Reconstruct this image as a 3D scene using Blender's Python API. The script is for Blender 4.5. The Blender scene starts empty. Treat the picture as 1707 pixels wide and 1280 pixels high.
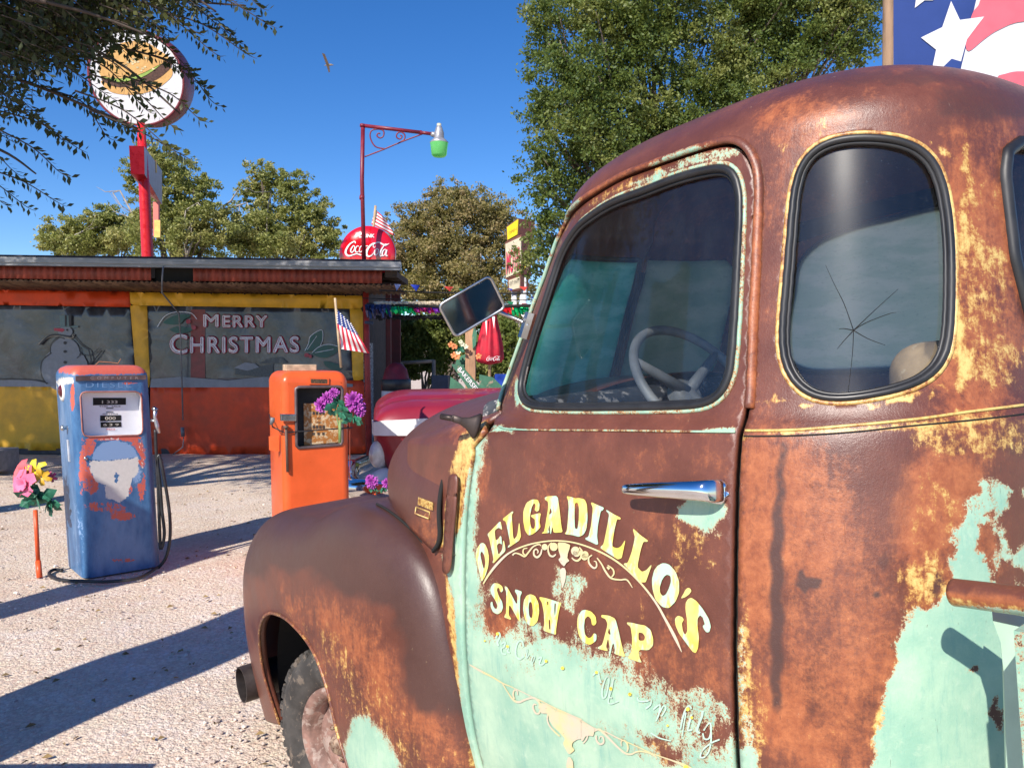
import bpy, bmesh, math, random
import numpy as np
from mathutils import Vector, Matrix
from mathutils.bvhtree import BVHTree
from mathutils.geometry import delaunay_2d_cdt, barycentric_transform

# ------------------------------------------------------------------ camera, world, sun, exposure
SC = bpy.context.scene
COL = SC.collection
FPX, CX, CY, CH = 1270.0, 853.5, 640.0, 1.78
PITCH = math.atan(40 / FPX)
cam = bpy.data.cameras.new('camera')
cam.sensor_width = 36.0; cam.lens = FPX / 1707 * 36.0
cam.clip_start = 0.05; cam.clip_end = 3000
co = bpy.data.objects.new('camera', cam); COL.objects.link(co)
co.location = (0, 0, CH); co.rotation_euler = (math.pi / 2 - PITCH, 0, 0)
SC.camera = co
SC.render.resolution_x, SC.render.resolution_y = 1024, 767
SUN_AZ, SUN_EL = 208.0, 37.0
w = bpy.data.worlds.new('World'); SC.world = w; w.use_nodes = True
wn = w.node_tree.nodes; wl = w.node_tree.links
sky = wn.new('ShaderNodeTexSky'); sky.sky_type = 'NISHITA'; sky.sun_disc = False
sky.sun_elevation = math.radians(SUN_EL); sky.sun_rotation = math.radians(SUN_AZ)
sky.altitude = 1600; sky.air_density = 1.0; sky.dust_density = 0.3; sky.ozone_density = 2.6
bg = wn['Background']; bg.inputs[1].default_value = 0.125
hs_ = wn.new('ShaderNodeHueSaturation'); hs_.inputs['Saturation'].default_value = 1.32; hs_.inputs['Value'].default_value = 1.08; hs_.inputs['Hue'].default_value = .509
wl.new(sky.outputs[0], hs_.inputs['Color']); wl.new(hs_.outputs[0], bg.inputs[0])
sl = bpy.data.lights.new('sun', 'SUN'); sl.energy = 5.0; sl.angle = math.radians(0.55); sl.color = (1.0, 0.93, 0.83)
so = bpy.data.objects.new('sun', sl); COL.objects.link(so)
_az, _el = math.radians(SUN_AZ), math.radians(SUN_EL)
TOSUN = Vector((math.sin(_az) * math.cos(_el), math.cos(_az) * math.cos(_el), math.sin(_el)))
so.rotation_euler = TOSUN.to_track_quat('Z', 'Y').to_euler(); so.location = (-4, -6, 12)
SC.view_settings.view_transform = 'Standard'; SC.view_settings.look = 'None'
SC.view_settings.exposure = 0.36; SC.view_settings.gamma = 1.0
SC.render.engine = 'CYCLES'

R = np.array([1., 0, 0]); FW = np.array([0, math.cos(PITCH), -math.sin(PITCH)]); UP = np.array([0, math.sin(PITCH), math.cos(PITCH)])
CAM = np.array([0, 0, CH])
def ray(x, y):
    d = R * (x - CX) / FPX - UP * (y - CY) / FPX + FW
    return d / np.linalg.norm(d)
def px(x, y, Y):                       # photograph point at distance Y
    d = ray(x, y); return CAM + d * (Y / d[1])
def gp(x, y, z=0.0):                   # photograph point on the ground
    d = ray(x, y); return CAM + d * ((z - CH) / d[2])
def proj(P):
    v = np.asarray(P, float) - CAM; z = v @ FW
    z = np.where(z < .05, .05, z)
    return CX + FPX * (v @ R) / z, CY - FPX * (v @ UP) / z
rng = np.random.default_rng(7); random.seed(7)

# ------------------------------------------------------------------ object helpers
ROOT = {}
def thing(name, label, cat, loc=(0, 0, 0), group=None):
    o = bpy.data.objects.new(name, None); COL.objects.link(o)
    o.empty_display_size = .1
    o.location = loc; ROOT[o.name] = np.array(loc, float)
    o['label'] = label; o['category'] = cat
    if group: o['group'] = group
    return o
def tag(o, label, cat, group=None):
    o['label'] = label; o['category'] = cat
    if group: o['group'] = group
    return o
def ob(name, V, Fc, m=None, parent=None, smooth=False, label=None, kind=None, org=None):
    V = np.asarray(V, float).reshape(-1, 3)
    o0 = ROOT[parent.name] if parent is not None else (np.array(org, float) if org is not None else np.zeros(3))
    me = bpy.data.meshes.new(name); me.from_pydata((V - o0).tolist(), [], [list(map(int, f)) for f in Fc]); me.update()
    o = bpy.data.objects.new(name, me); COL.objects.link(o)
    if parent is not None: o.parent = parent
    elif org is not None: o.location = org
    ROOT[o.name] = o0
    if m is not None:
        for mm in (m if isinstance(m, (list, tuple)) else [m]): me.materials.append(mm)
    if smooth: me.polygons.foreach_set('use_smooth', [True] * len(me.polygons))
    if label: o['label'] = label
    if kind: o['kind'] = kind
    return o
class MB:
    def __init__(s): s.v = []; s.f = []
    def add(s, V, Fc):
        b = len(s.v); s.v += [tuple(map(float, p)) for p in V]; s.f += [[i + b for i in f] for f in Fc]; return s
    def box(s, c, d, rz=0, M=None):
        x, y, z = d[0] / 2, d[1] / 2, d[2] / 2
        V = [Vector(p) for p in [(-x, -y, -z), (x, -y, -z), (x, y, -z), (-x, y, -z), (-x, -y, z), (x, -y, z), (x, y, z), (-x, y, z)]]
        Mx = M if M is not None else Matrix.Rotation(rz, 4, 'Z')
        V = [Mx @ p + Vector(c) for p in V]
        return s.add(V, [(3, 2, 1, 0), (4, 5, 6, 7), (0, 1, 5, 4), (1, 2, 6, 5), (2, 3, 7, 6), (3, 0, 4, 7)])
    def tube(s, P, r, n=8, cap=True, flat=1.0):
        P = [np.array(p, float) for p in P]; k = len(P)
        rr = r if hasattr(r, '__len__') else [r] * k
        b = len(s.v); prev = None
        for i in range(k):
            t = P[min(i + 1, k - 1)] - P[max(i - 1, 0)]; t = t / (np.linalg.norm(t) + 1e-12)
            if prev is None:
                a = np.array([0, 0, 1.]) if abs(t[2]) < .9 else np.array([1., 0, 0])
            else: a = prev
            u = a - t * (a @ t); u /= np.linalg.norm(u) + 1e-12; prev = u; w_ = np.cross(t, u)
            for j in range(n):
                an = 2 * math.pi * j / n
                s.v.append(tuple(P[i] + rr[i] * (math.cos(an) * u * flat + math.sin(an) * w_)))
        for i in range(k - 1):
            for j in range(n):
                s.f.append([b + i * n + j, b + i * n + (j + 1) % n, b + (i + 1) * n + (j + 1) % n, b + (i + 1) * n + j])
        if cap: s.f.append([b + j for j in range(n)][::-1]); s.f.append([b + (k - 1) * n + j for j in range(n)])
        return s
    def ring(s, P, r, n=8):                                  # closed tube
        P = [np.array(p, float) for p in P]; k = len(P); b = len(s.v)
        cen = sum(P) / k
        for i in range(k):
            t = P[(i + 1) % k] - P[i - 1]; t /= np.linalg.norm(t) + 1e-12
            a = P[i] - cen; u = a - t * (a @ t); u /= np.linalg.norm(u) + 1e-12; w_ = np.cross(t, u)
            for j in range(n):
                an = 2 * math.pi * j / n; s.v.append(tuple(P[i] + r * (math.cos(an) * u + math.sin(an) * w_)))
        for i in range(k):
            for j in range(n):
                s.f.append([b + i * n + j, b + i * n + (j + 1) % n, b + ((i + 1) % k) * n + (j + 1) % n, b + ((i + 1) % k) * n + j])
        return s
    def lathe(s, prof, M, n=32):                             # prof (r, z), M 4x4
        b = len(s.v); k = len(prof)
        for r, z in prof:
            for j in range(n):
                an = 2 * math.pi * j / n; s.v.append(tuple(M @ Vector((r * math.cos(an), r * math.sin(an), z))))
        for i in range(k - 1):
            for j in range(n):
                s.f.append([b + i * n + j, b + i * n + (j + 1) % n, b + (i + 1) * n + (j + 1) % n, b + (i + 1) * n + j])
        return s
    def prism(s, poly, fn, t):                               # poly 2D, fn(x,y,z)->3D, thickness t
        n = len(poly); b = len(s.v)
        s.v += [tuple(fn(x, y, 0)) for x, y in poly] + [tuple(fn(x, y, t)) for x, y in poly]
        s.f.append([b + i for i in range(n)]); s.f.append([b + n + i for i in range(n)][::-1])
        for i in range(n): s.f.append([b + i, b + n + i, b + n + (i + 1) % n, b + (i + 1) % n])
        return s
    def o(s, name, m, parent=None, smooth=False, **k): return ob(name, s.v, s.f, m, parent, smooth, **k)
def basis(origin, X, Y, Z):
    M = Matrix.Identity(4)
    for i, a in enumerate((X, Y, Z)):
        for j in range(3): M[j][i] = float(a[j])
    for j in range(3): M[j][3] = float(origin[j])
    return M
def bevel(o, wd=.01, seg=2, ang=35):
    m = o.modifiers.new('bevel', 'BEVEL'); m.width = wd; m.segments = seg; m.limit_method = 'ANGLE'; m.angle_limit = math.radians(ang); return o
def solid(o, t, off=-1):
    m = o.modifiers.new('solid', 'SOLIDIFY'); m.thickness = t; m.offset = off; return o
def smoothpath(P, k=6, closed=False):
    P = np.array(P, float); n = len(P); out = []
    rngi = range(n if closed else n - 1)
    for i in rngi:
        p0 = P[(i - 1) % n] if closed or i > 0 else P[0]; p1 = P[i]; p2 = P[(i + 1) % n]; p3 = P[(i + 2) % n] if closed or i + 2 < n else P[n - 1]
        for j in range(k):
            t = j / k
            out.append(.5 * ((2 * p1) + (-p0 + p2) * t + (2 * p0 - 5 * p1 + 4 * p2 - p3) * t * t + (-p0 + 3 * p1 - 3 * p2 + p3) * t ** 3))
    if not closed: out.append(P[-1])
    return np.array(out)
def inpoly(x, y, poly):
    poly = np.asarray(poly); x = np.asarray(x, float); y = np.asarray(y, float); c = np.zeros(x.shape, bool); j = len(poly) - 1
    for i in range(len(poly)):
        xi, yi = poly[i]; xj, yj = poly[j]
        c ^= ((yi > y) != (yj > y)) & (x < (xj - xi) * (y - yi) / (yj - yi + 1e-15) + xi); j = i
    return c
def text_mesh(body, size=1.0, offset=0.0, extrude=0.0, spacing=1.0):
    cu = bpy.data.curves.new('t', 'FONT'); cu.body = body; cu.size = size; cu.offset = offset; cu.extrude = extrude
    cu.align_x = 'CENTER'; cu.align_y = 'CENTER'; cu.space_character = spacing; cu.resolution_u = 4
    o = bpy.data.objects.new('t', cu); COL.objects.link(o)
    dg = bpy.context.evaluated_depsgraph_get(); me = bpy.data.meshes.new_from_object(o.evaluated_get(dg))
    V = np.array([v.co[:] for v in me.vertices]); Fc = [list(p.vertices) for p in me.polygons]
    bpy.data.objects.remove(o); bpy.data.meshes.remove(me); bpy.data.curves.remove(cu)
    return V, Fc
def text_on(name, body, fn, wid, hei, m, parent, extrude=.0, offset=0.0, **k):     # text scaled to wid x hei, mapped by fn(x,y,z)
    V, Fc = text_mesh(body, 1.0, offset, extrude)
    lo, hi = V.min(0), V.max(0); c = (lo + hi) / 2
    X = (V[:, 0] - c[0]) / (hi[0] - lo[0]) * wid; Y = (V[:, 1] - c[1]) / (hi[1] - lo[1]) * hei
    return ob(name, [fn(x, y, z) for x, y, z in zip(X, Y, V[:, 2])], Fc, m, parent, **k)
def ribbon(P, wds, k=5, closed=False):                         # 2D ribbon -> verts, faces
    P = np.array(P, float)
    if not hasattr(wds, '__len__'): wds = [wds] * len(P)
    Q = smoothpath(np.c_[P, wds], k, closed); n = len(Q)
    T = np.gradient(Q[:, :2], axis=0); T /= np.linalg.norm(T, axis=1)[:, None] + 1e-9; Nn = np.c_[-T[:, 1], T[:, 0]]
    L = Q[:, :2] + Nn * Q[:, 2:] / 2; Rr = Q[:, :2] - Nn * Q[:, 2:] / 2
    V = np.empty((2 * n, 2)); V[0::2] = L; V[1::2] = Rr
    return V, [[2 * i, 2 * i + 1, 2 * i + 3, 2 * i + 2] for i in range(n - 1)]

# ------------------------------------------------------------------ materials
def newmat(name):
    m = bpy.data.materials.new(name); m.use_nodes = True; nt = m.node_tree
    return m, nt.nodes, nt.links, nt.nodes['Principled BSDF']
def _noise(N, L, scale, detail=4, rough=.55, vec=None, dist=0):
    n = N.new('ShaderNodeTexNoise'); n.inputs['Scale'].default_value = scale; n.inputs['Detail'].default_value = detail
    n.inputs['Roughness'].default_value = rough; n.inputs['Distortion'].default_value = dist
    if vec is not None: L.new(vec, n.inputs['Vector'])
    return n.outputs['Fac']
def _coord(N, L, sc=(1, 1, 1), kind='Object'):
    t = N.new('ShaderNodeTexCoord'); mp = N.new('ShaderNodeMapping'); mp.inputs['Scale'].default_value = sc
    L.new(t.outputs[kind], mp.inputs['Vector']); return mp.outputs['Vector']
def _mix(N, L, fac, a, b, typ='MIX'):
    n = N.new('ShaderNodeMix'); n.data_type = 'RGBA'; n.blend_type = typ
    for i, v in ((0, fac), (6, a), (7, b)):
        if isinstance(v, (int, float)): n.inputs[i].default_value = v
        elif isinstance(v, (tuple, list)): n.inputs[i].default_value = (*v[:3], 1)
        else: L.new(v, n.inputs[i])
    return n.outputs[2]
def _ramp(N, L, f, lo, hi, a=0., b=1.):
    n = N.new('ShaderNodeMapRange'); n.interpolation_type = 'SMOOTHSTEP'
    n.inputs[1].default_value = lo; n.inputs[2].default_value = hi; n.inputs[3].default_value = a; n.inputs[4].default_value = b
    L.new(f, n.inputs[0]); return n.outputs[0]
def _math(N, L, op, a, b=0., c=None):
    n = N.new('ShaderNodeMath'); n.operation = op
    for i, v in enumerate((a, b) + ((c,) if c is not None else ())):
        if isinstance(v, (int, float)): n.inputs[i].default_value = v
        else: L.new(v, n.inputs[i])
    return n.outputs[0]
def _bump(N, L, P, h, st=.3, d=.01):
    b = N.new('ShaderNodeBump'); b.inputs['Strength'].default_value = st; b.inputs['Distance'].default_value = d
    L.new(h, b.inputs['Height']); L.new(b.outputs[0], P.inputs['Normal'])
MC = {}
def mat(name, c, rough=.6, metal=0., var=.25, scale=8., c2=None, patch=.0, bump=.0, spec=.5, sc=(1, 1, 1), coat=0., fine=60.):
    """painted or raw surface with soft mottling and optional worn patches of c2"""
    if name in MC: return MC[name]
    m, N, L, P = newmat(name); v = _coord(N, L, sc)
    n1 = _noise(N, L, scale, 5, .6, v); n2 = _noise(N, L, fine, 3, .6, v)
    lo = tuple(x * (1 - var) for x in c); hi = tuple(min(1, x * (1 + var)) for x in c)
    colr = _mix(N, L, _ramp(N, L, n1, .3, .7), lo, hi)
    colr = _mix(N, L, _ramp(N, L, n2, .35, .75, 0, .35 * min(1, var * 2)), colr, tuple(x * .6 for x in c))
    if c2 is not None:
        n3 = _noise(N, L, scale * 1.7, 8, .7, v, .3)
        colr = _mix(N, L, _ramp(N, L, n3, 1 - patch - .04, 1 - patch + .03), colr, c2)
    L.new(colr, P.inputs['Base Color']); P.inputs['Roughness'].default_value = rough; P.inputs['Metallic'].default_value = metal
    rr = _ramp(N, L, n1, .2, .8, max(0, rough - .1), min(1, rough + .12)); L.new(rr, P.inputs['Roughness'])
    P.inputs['Specular IOR Level'].default_value = spec
    if coat: P.inputs['Coat Weight'].default_value = coat; P.inputs['Coat Roughness'].default_value = .08
    if bump: _bump(N, L, P, n2, bump, .01)
    MC[name] = m; return m
def patina(name, streak=(30, 30, 4)):
    """rusted old paint: rust, orange rust, ochre primer and turquoise paint, placed by the 'wear' attribute of the panel"""
    m, N, L, P = newmat(name); v = _coord(N, L); vs = _coord(N, L, streak)
    at = N.new('ShaderNodeAttribute'); at.attribute_name = 'wear'
    sp = N.new('ShaderNodeSeparateColor'); L.new(at.outputs['Color'], sp.inputs[0])
    T, Yv, O, D = sp.outputs[0], sp.outputs[1], sp.outputs[2], at.outputs['Alpha']
    n1 = _noise(N, L, 6, 8, .68, v); ns = _noise(N, L, 1.6, 8, .75, vs, .3); nf = _noise(N, L, 260, 3, .8, v); nm = _noise(N, L, 38, 8, .75, v, .2); nb = _noise(N, L, 110, 5, .8, v)
    sub = lambda x, k: _math(N, L, 'MULTIPLY', _math(N, L, 'SUBTRACT', x, .5), k)
    add = lambda *q: q[0] if len(q) == 1 else _math(N, L, 'ADD', q[0], add(*q[1:]))
    base = _mix(N, L, _ramp(N, L, n1, .3, .7), (.105, .033, .021), (.175, .056, .034))
    base = _mix(N, L, _ramp(N, L, add(sub(ns, 1.), sub(nb, 1.1)), .05, .5, 0, .55), base, (.26, .085, .042))
    base = _mix(N, L, _ramp(N, L, add(sub(nf, 1.), sub(nm, .8)), .05, .35, 0, .45), base, (.045, .018, .015))
    of = add(O, sub(n1, 1.7), sub(nm, .8), sub(ns, 1.2), sub(nb, 1.2))
    org = _mix(N, L, _ramp(N, L, nm, .3, .72), (.27, .072, .026), (.44, .145, .055)); org = _mix(N, L, _ramp(N, L, ns, .5, .72, 0, .6), org, (.22, .06, .03))
    base = _mix(N, L, _ramp(N, L, of, .12, .85), base, org)
    df = add(D, sub(n1, .5), sub(nb, .5))
    dk = _mix(N, L, n1, (.052, .022, .018), (.088, .040, .032)); dk = _mix(N, L, _ramp(N, L, nb, .55, .8, 0, .35), dk, (.16, .08, .06))
    base = _mix(N, L, _ramp(N, L, df, .30, .80, 0, .96), base, dk)
    yf = add(Yv, sub(nm, 1.5), sub(ns, 1.3), sub(nb, .9))
    och = _mix(N, L, _ramp(N, L, add(sub(nm, 1.2), yf), .35, 1.1), (.42, .17, .035), (.68, .50, .17))
    base = _mix(N, L, _ramp(N, L, yf, .38, .72), base, och)
    tf = add(T, sub(nm, 1.3), sub(ns, .7), sub(nf, 1.1))
    edge = _mix(N, L, nb, (.48, .30, .13), (.70, .62, .40))
    base = _mix(N, L, _ramp(N, L, tf, .34, .48, 0, .85), base, edge)
    tq = _mix(N, L, _ramp(N, L, n1, .3, .7), (.25, .45, .34), (.43, .59, .43))
    tq = _mix(N, L, _ramp(N, L, ns, .5, .72, 0, .55), tq, (.16, .37, .32)); tq = _mix(N, L, _ramp(N, L, nm, .52, .78, 0, .5), tq, (.58, .66, .50)); tq = _mix(N, L, _ramp(N, L, add(sub(ns, 1.), sub(n1, 1.)), .22, .4, 0, .35), tq, (.45, .30, .16))
    tt = _ramp(N, L, tf, .47, .53)
    base = _mix(N, L, tt, base, tq)
    # chips and scratches
    ch = _noise(N, L, 15, 9, .78, v, 1.2); vsc = _coord(N, L, (70, 70, 9)); sc_ = _noise(N, L, 1.5, 3, .5, vsc, 2.5)
    chip = _math(N, L, 'MAXIMUM', _ramp(N, L, ch, .672, .69), _math(N, L, 'MULTIPLY', _ramp(N, L, sc_, .735, .75), .8))
    base = _mix(N, L, _math(N, L, 'MULTIPLY', chip, .8), base, (.075, .028, .020))
    pit = _ramp(N, L, nf, .70, .77); base = _mix(N, L, _math(N, L, 'MULTIPLY', pit, .5), base, (.06, .022, .015))
    L.new(base, P.inputs['Base Color'])
    rg = add(_ramp(N, L, n1, .3, .7, .25, .37), _math(N, L, 'MULTIPLY', nb, .16), _math(N, L, 'MULTIPLY', tt, .06)); L.new(rg, P.inputs['Roughness'])
    P.inputs['Specular IOR Level'].default_value = .6
    h = add(_math(N, L, 'MULTIPLY', tt, .5), _math(N, L, 'MULTIPLY', nf, .45), _math(N, L, 'MULTIPLY', nm, .4), _math(N, L, 'MULTIPLY', ns, .5), _math(N, L, 'MULTIPLY', chip, -.8))
    _bump(N, L, P, h, .42, .0028)
    return m
def glassmat(name, dust=.07, tint=(.75, .85, .9), dustc=(.30, .34, .40)):
    m = bpy.data.materials.new(name); m.use_nodes = True; N = m.node_tree.nodes; L = m.node_tree.links
    N.clear(); out = N.new('ShaderNodeOutputMaterial'); tr = N.new('ShaderNodeBsdfTransparent'); tr.inputs[0].default_value = (*tint, 1)
    gl = N.new('ShaderNodeBsdfGlossy'); gl.inputs['Roughness'].default_value = .02
    fr = N.new('ShaderNodeFresnel'); fr.inputs[0].default_value = 1.6
    mx = N.new('ShaderNodeMixShader'); L.new(_math(N, L, 'MULTIPLY', fr.outputs[0], .62), mx.inputs[0]); L.new(tr.outputs[0], mx.inputs[1]); L.new(gl.outputs[0], mx.inputs[2])
    di = N.new('ShaderNodeBsdfDiffuse'); di.inputs[0].default_value = (*dustc, 1)
    v = _coord(N, L, (8, 8, 2.5)); n = _noise(N, L, 2.2, 7, .7, v); nf = _noise(N, L, 60, 3, .6, v)
    f = _math(N, L, 'ADD', _ramp(N, L, n, .3, .8, dust * .4, dust * 2.2), _ramp(N, L, nf, .68, .76, 0, .35))
    g2 = N.new('ShaderNodeBsdfGlossy'); g2.inputs['Roughness'].default_value = .22; m0 = N.new('ShaderNodeMixShader'); m0.inputs[0].default_value = .035; L.new(mx.outputs[0], m0.inputs[1]); L.new(g2.outputs[0], m0.inputs[2]); mx = m0
    m2 = N.new('ShaderNodeMixShader'); L.new(f, m2.inputs[0]); L.new(mx.outputs[0], m2.inputs[1]); L.new(di.outputs[0], m2.inputs[2])
    L.new(m2.outputs[0], out.inputs[0]); return m
def leafmat(name, a, b, c, trans=.35):
    m = bpy.data.materials.new(name); m.use_nodes = True; N = m.node_tree.nodes; L = m.node_tree.links
    N.clear(); out = N.new('ShaderNodeOutputMaterial')
    g = N.new('ShaderNodeNewGeometry'); v = _coord(N, L); n = _noise(N, L, .9, 3, .6, v)
    cc = _mix(N, L, g.outputs['Random Per Island'], a, b); cc = _mix(N, L, _ramp(N, L, n, .5, .66, 0, .8), cc, c)
    pr = N.new('ShaderNodeBsdfPrincipled'); pr.inputs['Roughness'].default_value = .5; pr.inputs['Specular IOR Level'].default_value = .35
    L.new(cc, pr.inputs['Base Color']); tl = N.new('ShaderNodeBsdfTranslucent'); L.new(_mix(N, L, .6, cc, (.35, .40, .06)), tl.inputs[0])
    mx = N.new('ShaderNodeMixShader'); mx.inputs[0].default_value = trans; L.new(pr.outputs[0], mx.inputs[1]); L.new(tl.outputs[0], mx.inputs[2]); L.new(mx.outputs[0], out.inputs[0]); return m
M_RUST = patina('patina')
M_BLACK = mat('black_rubber', (.022, .022, .024), .42, var=.3, spec=.5)
M_DARK = mat('dark_void', (.012, .011, .010), .9)
M_CHROME = mat('chrome', (.75, .76, .78), .08, 1.0, .05)
M_CHROME2 = mat('dull_chrome', (.5, .5, .5), .28, 1.0, .25)
M_YEL = mat('sign_yellow', (.72, .62, .22), .5, var=.15, c2=(.42, .60, .46), patch=.42, scale=9)
M_CREAM = mat('cream_scroll', (.62, .52, .34), .55, var=.15, c2=(.70, .60, .20), patch=.3, scale=7)
M_WHITE = mat('white_paint', (.75, .74, .72), .5, var=.08)
M_RED = mat('red_paint', (.50, .015, .02), .35, var=.15)
M_GALV = mat('grey_metal', (.20, .20, .21), .55, .3, .25)
M_WOOD = mat('weathered_wood', (.25, .16, .10), .85, var=.4, sc=(1, 1, .15), scale=14, bump=.4)
# ================================================================== THE TRUCK
TF = np.array([-0.59190993, 0.80379949, -0.0595736]); TN = np.array([-0.80166244, -0.59477257, -0.05985751])
TU = np.array([-0.08354618, 0.01232767, 0.99642765]); TA = np.array([0.39108718, 1.33, 1.65197587])
TW = .638
def tp(s, n, u): return TA + np.multiply.outer(np.asarray(s, float), TF) + np.multiply.outer(np.asarray(n, float), TN) + np.multiply.outer(np.asarray(u, float), TU)
def onn(x, y, n):                       # photo point -> (s,u) on the truck plane at offset n
    r = ray(x, y); t = ((TA + n * TN - CAM) @ TN) / (r @ TN); P = CAM + r * t - TA; return P @ TF, P @ TU
def ons(x, y, s):
    r = ray(x, y); t = ((TA + s * TF - CAM) @ TF) / (r @ TF); P = CAM + r * t - TA; return P @ TN, P @ TU
class Surf:
    def __init__(s, G, av, vv):          # G (na,nv,3) truck-local (s,n,u)
        s.G = G; s.a = np.asarray(av); s.v = np.asarray(vv); na, nv = G.shape[:2]
        Wd = tp(G[..., 0], G[..., 1], G[..., 2]); s.W = Wd
        vs = [Vector(p) for p in Wd.reshape(-1, 3)]; tr = []; s.tri = []
        for i in range(na - 1):
            for j in range(nv - 1):
                q = [i * nv + j, (i + 1) * nv + j, (i + 1) * nv + j + 1, i * nv + j + 1]
                s.tri += [(q[0], q[1], q[2]), (q[0], q[2], q[3])]
        s.vs = vs; s.bvh = BVHTree.FromPolygons(vs, s.tri)
    def uv(s, i): nv = len(s.v); return Vector((s.a[i // nv], s.v[i % nv], 0))
    def px(s, x, y):
        for k in range(60):
            d = Vector(ray(x, y)); h = s.bvh.ray_cast(Vector(CAM), d)
            if h[0] is not None: break
            x += 1.0
        else:
            r0 = ray(x - 60, y); best = min(((s.bvh.find_nearest(Vector(CAM + r0 * t))) for t in np.linspace(.5, 4, 80)), key=lambda q: q[3]); h = best
        t = s.tri[h[2]]; q = barycentric_transform(h[0], *[s.vs[i] for i in t], *[s.uv(i) for i in t]); return (q.x, q.y)
    def pxs(s, L): return np.array([s.px(*p) for p in L])
    def loc(s, a, v):
        a = np.asarray(a, float); v = np.asarray(v, float)
        ia = np.clip(np.searchsorted(s.a, a) - 1, 0, len(s.a) - 2); iv = np.clip(np.searchsorted(s.v, v) - 1, 0, len(s.v) - 2)
        fa = ((a - s.a[ia]) / (s.a[ia + 1] - s.a[ia]))[..., None]; fv = ((v - s.v[iv]) / (s.v[iv + 1] - s.v[iv]))[..., None]
        G = s.G; return (G[ia, iv] * (1 - fa) + G[ia + 1, iv] * fa) * (1 - fv) + (G[ia, iv + 1] * (1 - fa) + G[ia + 1, iv + 1] * fa) * fv
    def nrm(s, a, v):
        e = .03; a = np.asarray(a, float); v = np.asarray(v, float)
        da = s.loc(a + e, v) - s.loc(a - e, v); dv = s.loc(a, v + e) - s.loc(a, v - e); n = np.cross(da, dv)
        return n / (np.linalg.norm(n, axis=-1, keepdims=True) + 1e-9) * s.sgn
    sgn = 1
    def at(s, a, v, off=0.):
        P = s.loc(a, v) + s.nrm(a, v) * (np.asarray(off)[..., None] if np.ndim(off) else off); return tp(P[..., 0], P[..., 1], P[..., 2])
# --- cab surface: superelliptic plan at every height, domed roof
QU = [(0.520, -.120), (0.474, -0.113), (0.345, -0.091), (0.243, -0.073), (0.098, -0.045), (0.04, -0.03), (0.018, -.018), (0.004, -0.003), (-.02, .004), (-0.208, 0.036), (-0.39, 0.062), (-0.559, 0.076), (-.8, .066), (-1.1, .03)][::-1]
_U = np.array([q[0] for q in QU]); _N = np.array([q[1] for q in QU])
UE, RH, RP, SCN = .504, .21, 2.112, .193
_u2 = np.linspace(-1.1, .52, 700); _n2 = np.interp(_u2, _U, _N); _k2 = np.hanning(41); _k2 /= _k2.sum(); _n3 = np.convolve(np.pad(_n2, 20, mode='reflect', reflect_type='odd'), _k2, 'valid')
_wb = np.clip(1 - np.abs(_u2 - .012) / .05, 0, 1); _U, _N = _u2, _n3 * (1 - _wb) + np.convolve(np.pad(_n2, 4, mode='edge'), np.ones(9) / 9, 'valid') * _wb
def sm1(x, xs, ys): return np.interp(x, xs, ys)
def level(u):
    up = max(0., min(1., u / UE))
    lo = max(0., min(1., -(u - .03) / .08))
    qf = 3.04 * up + 4.6 * (1 - up); qf = qf * (1 - lo) + 7 * lo
    lf = np.interp(u, [0, .045, .138, .226, .313, .376, .46, .504], LFT); lf = lf * (1 - lo) + 1.2 * lo
    qr = 3.04
    i0 = -np.interp(UE, _U, _N); i = -np.interp(u, _U, _N)
    lb = .514 + .4 * (i0 - i)
    kq = (1 - (SCN / lb) ** qr) ** (1 / qr)
    return qf, lf, qr, lb, (TW - i) / kq
LFT = [.80, .795, .75, .71, .67, .635, .60, .56]
def levelcurve(u, k=1., du=0.):
    qf, lf, qr, lb, hw = level(min(u, UE))
    th = np.linspace(0, math.pi / 2, 700)
    c, sn = np.cos(th), np.sin(th)
    def se(l, q):
        r = ((c / l) ** q + (sn / hw) ** q) ** (-1 / q); return r * c, r * sn
    # resample polar angle so the curve is well covered
    sf, nf = se(lf, qf); sb, nb = se(lb, qr)
    S = np.r_[sf, -sb[::-1][1:]]; Nn = np.r_[nf, nb[::-1][1:]]           # from front centre .. side .. rear centre
    S = SCN + S * k; Nn = -TW + Nn * k
    return S, Nn
NA, NV = 420, 170
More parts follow.
